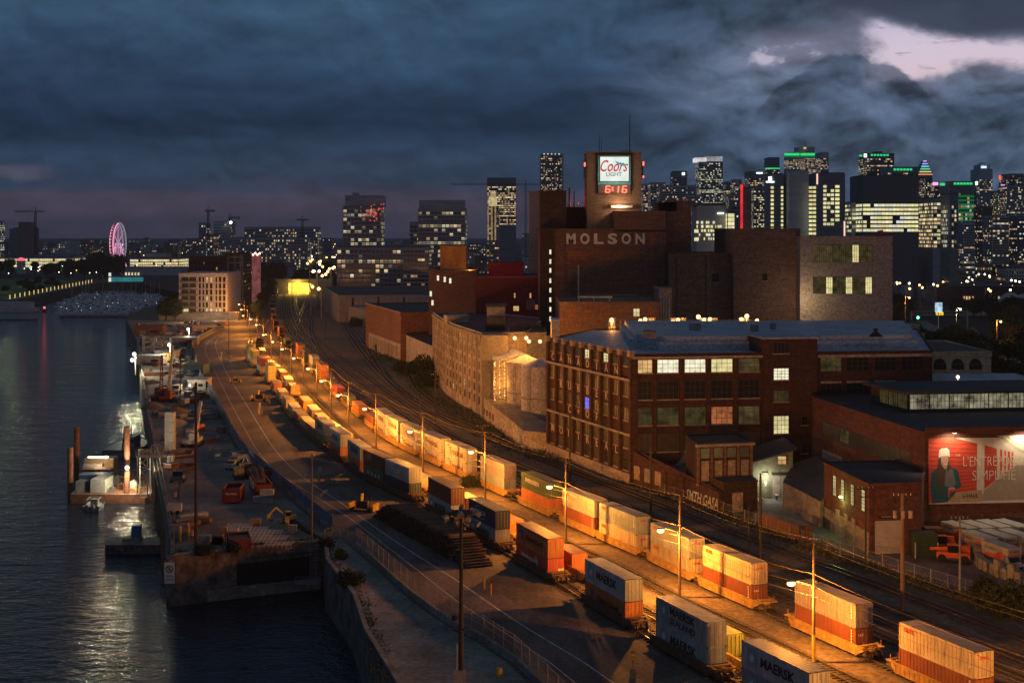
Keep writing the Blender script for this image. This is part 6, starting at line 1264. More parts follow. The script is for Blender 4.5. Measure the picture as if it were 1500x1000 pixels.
t = T('work_light', 'single bright white work light on the building under construction', 'lamp', (XY(338, 1740), 1740, ZZ(326, 1740))); s = MB(); s.sphere((0, 0, 0), 1.6, emis('work_white', (.9, 1, .8), 12), 8, 5); s.build('bulb', t); s = MB(); s.bar((0, 0, 0), (0, 0, -12), .3, m_black); s.build('post', t)
# red beacon lights
t = T('sports_light', 'floodlit red and white tower structure beyond the brick warehouse', 'tower', (XY(373, 1000), 1000, 0)); s = MB(); s.box(-4, 4, -2, 2, 0, ZZ(373, 1000), emis('red_net_glow', (.35, .10, .10), .5, .5, .3)); s.build('net', t)  # floodlight on the net put in as a dim red glow
for i in range(6): s = MB(); s.sphere((-4+i*1.6, -2, ZZ(373, 1000)+(i % 2)), .7, emis('far_bulb_pink', (1, .6, .45), 6), 6, 4); s.build('lamp', t)
# ---- ferris wheel
Yw = 1930; t = T('ferris_wheel', 'pink and white lit ferris wheel seen at a slant above the pier', 'ferris wheel', (XY(173, Yw), Yw, 0), R(88))
zc = ZZ(357.5, Yw); Rw = 31*Yw/F; pk = emis('wheel_pink', (1, .38, .62), 1.0); pkl = emis('wheel_left_pink', (1, .30, .42), 2.0); vi = emis('wheel_violet', (.55, .42, .75), .42); wh = emis('wheel_white', (.8, .72, .8), .5)
nseg = 42
for sy in (-2.2, 2.2):
    s = MB()
    for i in range(nseg):
        a, b2 = 2*math.pi*i/nseg, 2*math.pi*(i+1)/nseg; lft = math.cos(a) < -.1
        s.bar((Rw*math.cos(a), sy, zc+Rw*math.sin(a)), (Rw*math.cos(b2), sy, zc+Rw*math.sin(b2)), .7, pkl if lft else wh); s.bar((Rw*.86*math.cos(a), sy, zc+Rw*.86*math.sin(a)), (Rw*.86*math.cos(b2), sy, zc+Rw*.86*math.sin(b2)), .4, pk if lft else vi)
        s.bar((Rw*.86*math.cos(a), sy, zc+Rw*.86*math.sin(a)), (Rw*math.cos(b2), sy, zc+Rw*math.sin(b2)), .3, vi)
    s.build('rim', t)
for i in range(nseg): a = 2*math.pi*i/nseg; s = MB(); s.bar((0, 0, zc), (Rw*.86*math.cos(a), 2.2 if i % 2 else -2.2, zc+Rw*.86*math.sin(a)), .28, vi if i % 3 else pk); s.build('spoke', t)
for i in range(nseg): a = 2*math.pi*i/nseg; s = MB(); s.cbox(((Rw+1.6)*math.cos(a), 0, zc+(Rw+1.6)*math.sin(a)-.4), (1.9, 3, 2.0), SK['l']); s.build('gondola', t)
s = MB(); s.tube((0, -4, zc), (0, 4, zc), 1.8, wh, n=12); s.build('hub', t)
for sx in (-1, 1):
    for sy in (-7, 7): s = MB(); s.bar((0, sy*.5, zc), (sx*17, sy, 0), 1.0, pk); s.build('leg', t)

# ---- marina boats
def boat_proto(k):
    t = T('moored_boat', 'x', 'boat', (0, 0, 0)); L = (10, 13, 8)[k]; w = L*.3; mm = mat('boat_white', (.78, .82, .88), .4, .15); s = MB()
    s.add([(-w/2, -L/2, .2), (w/2, -L/2, .2), (w/2, L*.1, .2), (0, L/2, .5), (-w/2, L*.1, .2), (-w*.6, -L/2, 1.6), (w*.6, -L/2, 1.6), (w*.62, L*.1, 1.7), (0, L*.56, 2.1), (-w*.62, L*.1, 1.7)], [(0, 1, 6, 5), (1, 2, 7, 6), (2, 3, 8, 7), (3, 4, 9, 8), (4, 0, 5, 9), (5, 6, 7, 8, 9)], mm); s.build('hull', t)
    s = MB(); s.prism([(-w*.4, -L*.25), (w*.4, -L*.25), (w*.35, L*.15), (-w*.35, L*.15)], 1.6, [3.2, 3.2, 2.6, 2.6], mm); c = s.build('cabin', t)
    s = MB(); s.box(-w*.42, w*.42, -L*.2, L*.05, 2.2, 2.75, m_glass); s.build('cabin_window', c)
    if k == 1: s = MB(); s.bar((0, 0, 1.6), (0, 0, 14), .12, mm); s.bar((0, 0, 3), (0, -5, 3.2), .12, mm); s.build('mast', t)
    if k == 2: s = MB(); s.sphere((0, -1, 3.4), .3, EW[2], 6, 4); s.build('lamp', t)
    return t
bps = [boat_proto(k) for k in range(3)]; first = [1, 1, 1]; bn = ['white motor boat moored in the marina', 'white sailing boat with a mast in the marina', 'small white boat with a cabin lamp in the marina']; bg_ = ['motor boats in the marina', 'sailing boats in the marina', 'small lamplit boats in the marina']
for j in range(13):
    for i in range(13):
        py = 433+j*2.1+.02*j*j; px = 92+i*12+r.uniform(-4, 4)+(j % 2)*5
        if px < 88+max(0, 448-py)*2.2 or px > 236: continue
        x, y = G(px, py, -7.3)
        if r.random() < .12: continue
        k = r.choice((0, 0, 1, 2)); loc = (x, y, -7.5); rz = r.choice((1.45, 1.65, -1.5))+r.uniform(-.1, .1)
        if first[k]: first[k] = 0; o = bps[k]; o.location = loc; o.rotation_euler = (0, 0, rz); o['label'] = bn[k]; o['group'] = bg_[k]
        else: dup(bps[k], loc, rz, bn[k], bg_[k], r.uniform(.8, 1.25))
for j, (px0, px1, py) in enumerate(((88, 186, 464.5), (-20, 55, 468.5), (100, 200, 458), (120, 215, 451), (130, 230, 444), (150, 235, 438))):
    (xa, ya), (xb, yb) = G(px0, py, -7.2), G(px1, py, -7.2); s = MB(); s.bar((xa, ya, -7.1), (xb, yb, -7.1), 2.6, m_conc2, .9); tag(s.build('floating_dock'), ['long dark floating dock closing the marina', 'low dark floating boom at the left edge', 'floating dock in the second row of the marina', 'floating dock in the third row of the marina', 'floating dock in the fourth row of the marina', 'floating dock in the rearmost row of the marina'][j], 'dock')
t = T('channel_buoy', 'small red lit buoy at the entrance of the marina', 'buoy', (*G(65, 458, -7.5), -7.5)); s = MB(); s.tube((0, 0, 0), (0, 0, 3), 1, m_black, .5); s.build('float', t); s = MB(); s.sphere((0, 0, 3.6), .8, emis('buoy_red', (1, .08, .12), 4)); s.build('lamp', t); point((*G(65, 458, -7.5), -3.5), 250, (1, .1, .2), .3)
t = T('tour_boat', 'pale covered tour boat moored at the far left', 'boat', (*G(8, 456, -7.5), -7.5), 1.4); s = MB(); s.prism([(-6, -24), (6, -24), (6, 14), (0, 26), (-6, 14)], 0, 3, SK['l']); s.build('hull', t); s = MB(); s.box(-5, 5, -20, 10, 3, 7, SK['g']); s.build('cabin', t)
# ---- trees
m_leaf = [mat('leaf_dark', (.035, .05, .022), .9, .45, (.6, .6, .6)), mat('leaf_mid', (.06, .085, .03), .9, .45, (.6, .6, .6)), mat('leaf_olive', (.10, .10, .035), .9, .45, (.6, .6, .6))]
m_bark = mat('bark', (.07, .05, .035), .95, .3)
def tree_mesh(seed, h, w, n, m, tall=1.0, bush=False):
    q = random.Random(seed); s = MB(); tr = MB(); tr.tube((0, 0, 0), (0, 0, h*(.3 if bush else .5)), h*.035, m_bark, h*.02, 7)
    cl = []
    for i in range(9+int(w)):
        a = q.uniform(0, 6.28); rr_ = w*.5*math.sqrt(q.random())*.8; z = h*((.08+.75*q.random()*(1-rr_/w)) if bush else (.38+.5*q.random())); cl.append((rr_*math.cos(a), rr_*math.sin(a), z, w*q.uniform(.16, .28)))
        tr.bar((0, 0, h*q.uniform(.2, .42)), (cl[-1][0]*.8, cl[-1][1]*.8, z), h*.012, m_bark)
    cl.append((0, 0, h*(.5 if bush else .82), w*.24))
    for i in range(n):
        cx, cy, cz, rad = q.choice(cl); v = Vector((q.gauss(0, 1), q.gauss(0, 1), q.gauss(0, 1)*tall)).normalized()*rad*q.uniform(.55, 1.12); c = Vector((cx, cy, cz))+v
        u_ = Vector((q.uniform(-1, 1), q.uniform(-1, 1), q.uniform(-1, 1))).normalized(); v_ = u_.cross(Vector((q.uniform(-1, 1), q.uniform(-1, 1), q.uniform(-1, 1)))).normalized(); sz = w*q.uniform(.03, .065)
        s.add([c-u_*sz, c+v_*sz*.6, c+u_*sz, c-v_*sz*.6], [(0, 1, 2, 3)], m)
    return s.mesh('crown'), tr.mesh('trunk')
TM = [tree_mesh(1, 12, 10, 2600, m_leaf[0]), tree_mesh(2, 10, 9, 2400, m_leaf[1]), tree_mesh(3, 13, 9, 2600, m_leaf[2]), tree_mesh(4, 3.4, 5, 3000, m_leaf[0], 1.0, True), tree_mesh(5, 16, 6, 2000, m_leaf[0], 1.6)]
def tree(k, x, y, sc_, label, group=None, name='broadleaf_tree', cat='tree'):
    t = T(name, label, cat, (x, y, 0), r.uniform(0, 6.28), group); t.scale = (sc_, sc_, sc_*r.uniform(.9, 1.1)); link('crown', TM[k][0], t); link('trunk', TM[k][1], t); return t
for i in range(130):
    Y = r.uniform(430, 860); px = r.uniform(1308, 1515)
    if 1325 < px < 1440+(800-Y)*.2 and 590 < Y < 790: continue
    if px > 1340 and Y > 790 and px < 1400: continue
    tree(r.choice((0, 0, 1, 2)), XY(px, Y), Y, r.uniform(.75, 1.15), 'dark broad leaved tree in the wooded park on the right', 'trees of the wooded park on the right')
for i in range(16): px = r.uniform(0, 150); Y = r.uniform(1500, 1760); tree(0, XY(px, Y), Y, r.uniform(.9, 1.5), 'dark tree behind the riverside lawn at the left', 'trees behind the lawn')
for i in range(14): px = r.uniform(2, 96); Y = G(0, 425+r.uniform(-6, 8)-px*.12)[1]; tree(3, XY(px, Y), Y, r.uniform(1.2, 1.8), 'small lamplit green tree on the riverside lawn', 'small trees on the lawn')
for i in range(8): tree(0, XY(132+i*5.5, 1500), 1500+r.uniform(-20, 20), r.uniform(1.6, 2.3), 'large black tree in front of the lit pier building', 'large trees before the pier building')
for i in range(34): px = r.uniform(375, 500); Y = r.uniform(1180, 1700); tree(0, XY(px, Y), Y, r.uniform(1.0, 1.7), 'dark street tree beyond the railway overpass', 'trees beyond the overpass')
for i in range(7): px = 378+i*3.5; Y = 800+i*55; tree(0, XY(px, Y), Y, r.uniform(.7, 1.0), 'dark tree in the row left of the far wagons', 'trees left of the far wagons')
for i in range(6): tree(0, XY(240+i*3.6, 790), 782+r.uniform(0, 12), r.uniform(.7, 1.1), 'dark tree at the left foot of the white apartments', 'trees beside the white apartments')
for i, (px, py, k, sc_, lb) in enumerate(((612, 548, 3, 1.5, 'big dark bush left of the cream mill'), (622, 556, 3, 2.2, 'large rounded bush against the corner of the cream mill'), (630, 566, 3, 1.5, 'bush at the foot of the cream mill corner'), (560, 515, 3, 1.2, 'shrub before the orange brick hall'), (590, 545, 3, 1.3, 'bush at the right corner of the orange brick hall'), (505, 470, 3, 2.0, 'dark shrub at the foot of the grey warehouse'), (520, 478, 3, 1.5, 'dark shrub right of the first warehouse joint'),
    (690, 713, 3, .7, 'leafless looking bush beside the last white container stack'), (497, 818, 3, .45, 'shrub growing on top of the quay wall corner'), (514, 858, 3, .7, 'large shrub growing on the quay wall above the cove'), (478, 800, 3, .45, 'yellowish shrub by the gate at the cove corner'), (300, 812, 3, .55, 'low weed clump at the pier edge near the dark pole'), (340, 808, 3, .5, 'low weed clump at the pier edge before the red skip'), (1438, 880, 3, .9, 'shrub on the verge by the fence at the lower right'), (1478, 900, 3, 1.2, 'large scrub bush at the lower right'), (1456, 893, 3, .9, 'dry bush beside the fence end at the lower right'))):
    x, y = G(px, py); tree(k, x, y, sc_, lb, None, 'bush', 'bush')
# highway sign gantry and road on the right
g = MB(); pts = catmull(GP([(1335, 470), (1365, 484), (1400, 492), (1450, 500), (1520, 512)]), 20); strip(pts, -8, 8, .035, m_conc, g); struct('highway', g)
Yg = F*H/(487-HY); t = T('sign_gantry', 'steel gantry over the highway with a glowing amber message panel', 'sign gantry', (0, Yg, 0)); xa, xb = XY(1335, Yg), XY(1417, Yg); zg = ZZ(461, Yg); s = MB()
s.bar((xb, 0, 0), (xb, 0, zg+2), .7, m_bar); s.bar((xa, 0, 0), (xa, 0, zg+2), .7, m_bar); s.build('post', t); s = MB(); s.bar((xa, 0, zg), (xb, 0, zg), .25, m_bar); s.bar((xa, 0, zg+1.8), (xb, 0, zg+1.8), .25, m_bar)
for i in range(16): a = xa+(xb-xa)*i/16; b2 = xa+(xb-xa)*(i+1)/16; s.bar((a, 0, zg), (b2, 0, zg+1.8), .15, m_bar)
s.build('truss', t); s = MB(); s.box(XY(1368, Yg), XY(1382.5, Yg), -1, -.5, zg-.6, zg+1.9, m_black); pn = s.build('message_panel', t)
s = MB()
for ln in (0, 1): s.box(XY(1370, Yg), XY(1381, Yg), -1.1, -1.02, zg+.8-ln*.9, zg+1.4-ln*.9, emis('amber_text', (1, .55, .05), 1.6, .5, 2))
s.build('message_rows', pn)
t = T('traffic_light', 'green traffic light beside the highway gantry', 'traffic light', (XY(1344.5, 720), 720, 0)); s = MB(); s.tube((0, 0, 0), (0, 0, ZZ(465, 720)), .2, m_bar); s.build('pole', t); s = MB(); s.sphere((0, -.3, ZZ(465, 720)), .7, emis('signal_green', (.1, 1, .6), 8), 8, 5); s.build('lens', t)
t = T('lit_kiosk', 'pale blue lit advertising column among the trees on the right', 'sign', (XY(1375, 650), 650, 0)); s = MB(); s.box(-1.6, 1.6, -.4, .4, ZZ(457, 650), ZZ(443, 650), emis('pale_blue_panel', (.55, .85, 1), .9, .5, .5)); s.build('panel', t); s = MB(); s.bar((0, .5, 0), (0, .5, ZZ(457, 650)), .3, m_bar); s.build('post', t)
for i, (px, py, pb, em, lb) in enumerate(((1466, 471, 530, e_sod, 'tall lamp post with an orange lamp over the dark trees at the right'), (1407, 453, 480, emis('white_bulb', (1, .88, .55), 25), 'white street lamp over the trees above the highway gantry'), (1332, 436, 450, e_sod, 'orange street lamp beyond the right edge of the beige block'))):
    Y = F*H/(pb-HY) if i == 0 else 620; z = ZZ(py, Y); X = XY(px-6, Y); t = T('street_lamp', lb, 'lamp post', (X, Y, 0)); s = MB(); s.tube((0, 0, 0), (0, 0, z+.6), .2, m_bar, .12); s.build('pole', t); dx = 6*Y/F; s = MB(); s.bar((0, 0, z+.6), (dx, 0, z+.3), .12, m_bar); s.build('arm', t); s = MB(); s.sphere((dx, 0, z), .45, em, 8, 5); s.build('bulb', t); point((X+dx, Y-1, z-.8), 6000, SOD if i != 1 else WHT, .3)
# ================================================================ YARD AND DOCK OBJECTS
m_org = mat('safety_orange', (.75, .13, .02), .6, .15); m_yel = mat('yellow_paint', (.6, .38, .05), .6, .2); m_redp = mat('skip_red', (.17, .02, .018), .6, .3, (1, 1, 1)); m_rust = mat('rusty_steel', (.22, .085, .045), .85, .4, (1, 1, 1), .2)
m_wood = mat('sawn_timber', (.30, .20, .11), .85, .35, (2, .4, 2)); m_blu = mat('blue_container_paint', (.04, .09, .17), .6, .3); m_wp = mat('offwhite_paint', (.42, .40, .35), .6, .25, (.8, .8, .8)); m_fence = mat('fence_steel', (.30, .27, .25), .6, .2, metal=.3); m_rub = mat('rubber', (.02, .02, .02), .8)
e_fl = emis('flood_bulb', (1, .95, .76), 6)
# log pile: stacked ties across the pile axis
La_, Lb_ = Vector((-22, 243)), Vector((-4.6, 205.2)); ax = (Lb_-La_).normalized(); nx = Vector((-ax.y, ax.x)); rl_ = random.Random(12)
ml = [mat('tie_log', (.10, .055, .035), .9, .5, (3, 3, 3), .3), mat('tie_log_light', (.20, .11, .065), .9, .4, (3, 3, 3), .3)]
lm_ = [MB().tube((0, -2.1, 0), (0, 2.1, 0), .17, m, .16, 7).mesh('log') for m in ml]
allp = []
for j in range(11):
    n = int((Lb_-La_).length/.36)-j*3
    for i in range(n):
        s_ = (j*1.5+i)*.36; prof = 1 if s_ > 7 else s_/7
        if j > 2+8*prof: continue
        allp.append((s_, j))
allp.sort(key=lambda p: -(p[0]+p[1]*.6)); vis = [p for p in allp if p[1] >= 9 or p[0] > 36-p[1]*.2]; rest = [p for p in allp if p not in set(vis)]; vis = (vis+[p for p in rest])[:300]; vs_ = set(vis)
bulk = MB()
for s_, j in allp:
    c = La_+ax*s_; z = .18+j*.31; dx = rl_.uniform(-.35, .35); a = math.atan2(nx.y, nx.x)-math.pi/2+rl_.uniform(-.05, .05); c = c+nx*dx
    if (s_, j) in vs_: o = link('log', lm_[1 if rl_.random() < .35 else 0], None, (c.x, c.y, z), a); tag(o, 'dark timber tie lying in the big stack beside the left train', 'log', 'ties of the big timber stack')
    else: d = Vector((math.cos(a+math.pi/2), math.sin(a+math.pi/2))); bulk.tube((c.x-d.x*2.1, c.y-d.y*2.1, z), (c.x+d.x*2.1, c.y+d.y*2.1, z), .17, ml[0], .16, 6)
tag(bulk.build('timber_stack'), 'rest of the big dark stack of timber ties', 'timber stack', kind='stuff')
# ---- chain link fence on concrete barrier along the road
def fence_run(pts, h, label, base_h=.9, mesh_m=None, step=3.0, name='chain_link_fence', posts=True):
    t = T(name, label, 'fence'); s = MB()
    for a, c in zip(pts, pts[1:]): s.bar((*a, base_h/2), (*c, base_h/2), .35, m_conc, base_h)
    if base_h: s.build('concrete_barrier', t)
    n = 0; mw_ = MB()
    for a, c in zip(pts, pts[1:]):
        a, c = Vector(a), Vector(c); L = (c-a).length; k = max(1, round(L/step))
        for i in range(k):
            p = a.lerp(c, i/k)
            if n < 100: s = MB(); s.tube((p.x, p.y, base_h), (p.x, p.y, base_h+h+.1), .06, m_fence, n=5); s.build('post', t)
            n += 1
        for z in (base_h+.1, base_h+h*.5, base_h+h): mw_.bar((*a, z), (*c, z), .035, m_fence)
        k2 = int(L/.55)
        for i in range(k2):
            p, q = a.lerp(c, i/k2), a.lerp(c, min(1, (i+3)/k2)); mw_.bar((p.x, p.y, base_h+.05), (q.x, q.y, base_h+h), .016, m_fence); mw_.bar((p.x, p.y, base_h+h), (q.x, q.y, base_h+.05), .016, m_fence)
    mw_.build('wire_mesh', t); return t
fl = [p for p in road_l if p[1] < 224]; fence_run(fl[::1], 2.3, 'chain link fence on a low concrete barrier along the near road edge')
m_bl = mat('blue_mesh_cloth', (.13, .16, .24), .8, .3, (.5, .5, .5))
t = T('construction_fence', 'long blue grey screened fence between the pier yard and the curving road', 'fence'); s = MB(); fp = [p for p in road_l if 226 <= p[1] < 720]
s2 = MB()
for a, c in zip(fp, fp[1:]): s.bar((*a, 1.5), (*c, 1.5), .06, m_bl, 2.0); s2.bar((*a, .4), (*c, .4), .5, m_conc, .8)
s.build('screen_cloth', t); s2.build('concrete_barrier', t)
for p in fp[::2][:100]: s = MB(); s.tube((*p, 0), (*p, 2.8), .05, m_fence, n=5); s.build('post', t)
fence_run([G(930, 700), G(974, 727), (36.9, 243.8), (44.5, 224), (52.5, 206.7), (62.9, 186.7), (80, 160)], 2.2, 'chain link fence between the tracks and the paved yards on the right', 0.0, step=3.4)
fence_run([(-51.8, 214.5), (-54.2, 224), (-62, 252), (-75.8, 301), (-100, 383)], 1.1, 'low railing along the river edge of the pier', .0, step=2.5, name='railing')
fence_run([G(476, 797), G(487, 792), G(521, 802)], 2.3, 'short fence and gate closing the corner of the cove', 0.0, step=2.0)
# ---- dark utility poles
def upole(label, px, pb, pt, r_=.18, arm=True, m=None, extra=None, Y=None):
    x, y = (G(px, pb) if Y is None else (XY(px, Y), Y)); z = ZZ(pt, y); t = T('utility_pole', label, 'utility pole', (x, y, 0)); s = MB(); s.tube((0, 0, 0), (0, 0, z), r_, m or m_poled, r_*.7, 8); s.build('pole', t)
    if arm:
        s = MB(); s.bar((-1.3, 0, z-.4), (1.3, .2, z-.4), .14, m_poled); s.bar((-1.0, 0, z-1.6), (1.0, .15, z-1.6), .12, m_poled)
        s.build('crossarm', t); 
        for x_ in (-1.1, -.5, .5, 1.1): s = MB(); s.tube((x_, .1, z-.32), (x_, .1, z-.02), .06, mat('insulator', (.3, .28, .25), .3), n=6); s.build('insulator', t)
    return t, z
upole('dark thick pole at the left end of the factory front', 835, 705, 608, .25, False); upole('tall dark pole between the factory and the right freight train', 953.5, 753, 655, .25, False); upole('tall black pole at the entrance of the lit courtyard', 1114, 818, 693, .24, False)
upole('slim dark pole by the fence left of the courtyard', 1097, 811, 742, .12, False); t, z = upole('thick rust coloured pole with crossarms before the roller door annex', 1322, 896, 722, .3, True, m_pole)
for k in range(3): s = MB(); s.tube((-1+k, -.2, z-3.2), (-1+k, -.2, z-2.2), .28, m_metal, n=10); s.build('transformer_can', t)
upole('slim pole with a crossarm before the corner of the brick annex', 1268, 827, 712, .16); t, z = upole('grey pole with a crossarm standing among the rental trucks', 1406, 871, 756, .18, True, m_metal)
upole('thin bare pole on the road fence by the left train', 457, 793, 665, .16, False, m_pole); upole('very tall black pole standing near the edge of the pier', 287, 803, 560, .28, False); upole('slim dark pole on the road near the curve', 335, 527, 465, .14, False)
upole('slim pole among the tracks before the grey warehouse', 476.5, 497, 458, .16, False); upole('slim grey pole in the middle of the dock yard', 264, 597, 515, .2, False)
for k, (px, pb, lb) in enumerate(((632+6, 625, 'wooden pole with crossarm behind the white containers'), (707, 700, 'wooden pole with crossarm on the verge below the tank wall'), (615, 657, 'dark pole with a crossarm left of the white containers'))): upole(lb, px, pb, pb-78, .16)
for i, px in enumerate((409, 417, 441, 464, 482, 511)): pass
# foreground floodlight mast
t = T('floodlight_mast', 'tall foreground mast carrying a cluster of unlit floodlights', 'floodlight mast', (-5.3, 146, 0)); zt = ZZ(752, 146); s = MB(); s.tube((0, 0, 0), (0, 0, zt), .32, m_poled, .16, 10); s.build('pole', t)
s = MB(); s.tube((0, 0, zt), (0, 0, zt+.15), 1.5, m_poled, n=12); s.build('head_frame', t)
for i in range(12):
    a = 2*math.pi*i/12; rr = 1.6 if i % 2 else 1.0; s = MB(); s.tube((rr*math.cos(a), rr*math.sin(a), zt+.5-(i % 3)*.55), (rr*1.35*math.cos(a), rr*1.35*math.sin(a), zt+.2-(i % 3)*.55), .2, m_metal, .36, 10); s.build('floodlight', t)
s = MB(); s.tube((0, 0, zt-12), (0, 0, zt-11.9), .9, m_poled, n=12); s.build('ring_bracket', t); s = MB(); s.tube((-.5, -.2, 0), (-.45, -.1, zt-13.5), .09, m_bar, n=6); s.build('conduit', t); s = MB(); s.box(-.8, .5, -.6, -.2, 2.2, 3.6, m_metal); s.build('junction_box', t); s = MB(); s.sphere((-.7, -.2, zt-10.8), .3, m_black, 8, 5); s.build('camera_housing', t)
# yard equipment: air test carts
def cart(px, py, rz, label, sc_=1.0):
    t = T('yard_cart', label, 'yard cart', (*G(px, py), .0), rz); t.scale = (sc_,)*3; mm = m_yel; s = MB(); s.box(-2.6, 2.6, -1.1, 1.1, .35, .6, mm); s.build('platform', t)
    for sx in (-1, 1): s = MB(); s.box(sx*2.5-.12, sx*2.5+.12, -1.3, 1.3, .2, 1.5, mm); s.build('end_board', t)
    s = MB(); s.box(-1.0, 1.1, -.7, .7, .6, 1.9, m_black); s.build('engine_box', t); s = MB(); s.bar((-.3, 0, 1.9), (-.3, .1, 3.2), .9, mm, .25); s.build('seat_back', t)
    for sx in (-1.7, 1.7): s = MB(); s.tube((sx, -1.2, .4), (sx, 1.2, .4), .4, m_rub, n=12); s.build('wheel_axle', t); s = MB(); s.tube((sx*.75, -.6, .6), (sx*.75, -.6, 2.1), .1, mm, n=6); s.build('grab_post', t)
cart(532, 748, -.35, 'low yellowish yard vehicle with upright end boards left of the timber stack', .95); cart(380, 587, -.1, 'yellowish yard cart on the apron beside the middle of the left train'); cart(345, 560, .1, 'small dark yard cart near the slender road pole', .7)
def signal(px, py, label, cyl=False):
    t = T('signal_stand', label, 'signal', (*G(px, py), 0)); s = MB(); s.tube((0, 0, 0), (0, 0, 1.9), .22, m_yel, n=8); s.build('post', t); s = MB(); s.tube((.1, 0, 1.7), (.3, 0, 3.1), .3, m_wp, n=8); s.build('head', t)
    s = MB(); s.add([(1.2, -.5, 0), (1.9, -.9, 0), (4.2, -2.2, 0), (3.6, -1.6, 0), (1.3, -.5, 1.0), (1.7, -.7, 1.0), (3.6, -1.9, .9), (3.3, -1.6, .9)], [(0, 1, 5, 4), (1, 2, 6, 5), (2, 3, 7, 6), (3, 0, 4, 7), (4, 5, 6, 7)], m_conc); s.build('barrier_block', t)
signal(467, 707, 'small yellow posted signal with a concrete block on the apron'); signal(379, 606, 'second small yellow signal stand farther up the apron'); signal(324, 527, 'small yellow signal stand at the road curve'); 
def bollard(px, py, label, m=m_yel, h=1.5, nm='bollard', grp=None, r_=.13):
    s = MB(); s.tube((0, 0, 0), (0, 0, h), r_, m, n=10); s.tube((0, 0, h), (0, 0, h+.08), r_*.9, m, r_*.4, 10); tag(s.build(nm, None, (*G(px, py), 0)), label, nm, grp)
bollard(709.5, 862, 'left yellow post beside the white road line below the timber stack'); bollard(719, 871, 'right yellow post beside the white road line below the timber stack'); bollard(721, 866, 'red post just behind the right yellow post by the road line', m_redp); bollard(731, 990, 'short stout yellow bollard near the foreground mast', m_yel, .9, r_=.4)
m_band = mat('reflective_band', (.7, .68, .62), .4, .1)
def barrel(px, py, label, grp=None, sc_=1.0):
    t = T('traffic_barrel', label, 'traffic barrel', (*G(px, py), 0), 0, grp); t.scale = (sc_,)*3; s = MB(); s.tube((0, 0, 0), (0, 0, 1.1), .3, m_org, .24, 12); s.tube((0, 0, 0), (0, 0, .07), .42, m_rub, n=12); s.build('drum', t)
    for z in (.35, .75): s = MB(); s.tube((0, 0, z), (0, 0, z+.16), .305, m_band, .295, 12, False); s.build('band', t)
for px, py, lb in ((257, 729, 'orange barrel on the pier edge left of the dark pole'), (397, 762, 'orange barrel right of the slatted crate on the pier'), (413, 766, 'orange barrel beside the yellow digger attachment'), (281, 786, 'orange barrel directly left of the tall black pole'), (308, 662, 'orange barrel near the top of the open dock yard'), (661.5, 820, 'lone orange barrel left of the timber stack'), (219, 589, 'orange barrel beside the red crane'), (234, 606, 'orange barrel on the gravel heap edge'), (257, 637, 'orange barrel by the pale pipes'), (315, 632, 'orange barrel near the white boom crane'), (306, 570, 'orange barrel by the site office corner'), (298, 603, 'orange barrel left of the grey skip')): barrel(px, py, lb)
def cone(px, py, label):
    s = MB(); s.tube((0, 0, 0), (0, 0, .75), .2, m_org, .04, 10); s.box(-.26, .26, -.26, .26, 0, .05, m_rub); s.tube((0, 0, .35), (0, 0, .52), .125, m_band, .09, 10, False); tag(s.build('traffic_cone', None, (*G(px, py), 0)), label, 'traffic cone')
cone(862, 930, 'left one of three small red cones on the dark apron'); cone(869.5, 937, 'middle one of three small red cones on the dark apron'); cone(878, 936, 'right one of three small red cones on the dark apron')
t = T('speed_sign', 'yellow warning sign numbered 10 on a concrete block', 'road sign', (*G(927, 992), 0)); s = MB(); s.add([(-.35, -.3, 0), (.35, -.3, 0), (.35, .3, 0), (-.35, .3, 0), (-.25, -.2, 1), (.25, -.2, 1), (.25, .2, 1), (-.25, .2, 1)], [(0, 1, 5, 4), (1, 2, 6, 5), (2, 3, 7, 6), (3, 0, 4, 7), (4, 5, 6, 7)], m_conc); s.build('base', t); s = MB(); s.tube((0, 0, 1), (0, 0, 3.2), .04, m_fence); s.build('post', t)
s = MB(); s.add([(-.42, -.06, 2.9), (0, -.06, 2.48), (.42, -.06, 2.9), (0, -.06, 3.32)], [(0, 1, 2, 3)], m_yel); s.box(-.32, .32, -.07, -.05, 2.0, 2.5, m_yel); s.box(-.2, .2, -.09, -.07, 2.82, 2.92, m_black); s.build('plate', t); wall_text('number', text_mesh('10', .42, 0, mk_k, .002), t, (0, -.075, 2.25), (0, -1))
# ---------------------------------------------------------------- PIER WORK YARD
def skip(px, py, rz, L_, W_, h, m, label, cat='skip', load=None):
    t = T('dumpster', label, 'dumpster', (*G(px, py), 0), rz); s = MB(); f = .12
    s.box(-W_/2, W_/2, -L_/2, L_/2, .15, .3, m)
    for sx in (-1, 1): s.box(sx*W_/2-f/2, sx*W_/2+f/2, -L_/2, L_/2, .2, h, m); [s.box(sx*W_/2-.12, sx*W_/2+.12, y-.06, y+.06, .2, h, m) for y in [(-L_/2+L_*k/6) for k in range(7)]]
    for sy in (-1, 1): s.box(-W_/2, W_/2, sy*L_/2-f/2, sy*L_/2+f/2, .2, h, m)
    s.build('body', t); s = MB()
    for sx in (-1, 1): s.bar((sx*W_/2, -L_/2, h), (sx*W_/2, L_/2, h), .2, m, .14); s.bar((-W_/2, sx*L_/2, h), (W_/2, sx*L_/2, h), .2, m, .14)
    s.build('rim', t)
    if load: s = MB(); s.box(-W_/2+.1, W_/2-.1, -L_/2+.1, L_/2-.1, .3, h*.75, load); s.build('load', t)
    return t
t = skip(342, 733, .05, 6, 3.0, 2.7, m_redp, 'open red skip standing alone in the middle of the pier yard', load=m_asph); wall_text('lettering', text_mesh('MELIMAX', .5, 0, mk_w, .01), t, (0, -3.1, 1.8), (0, -1))
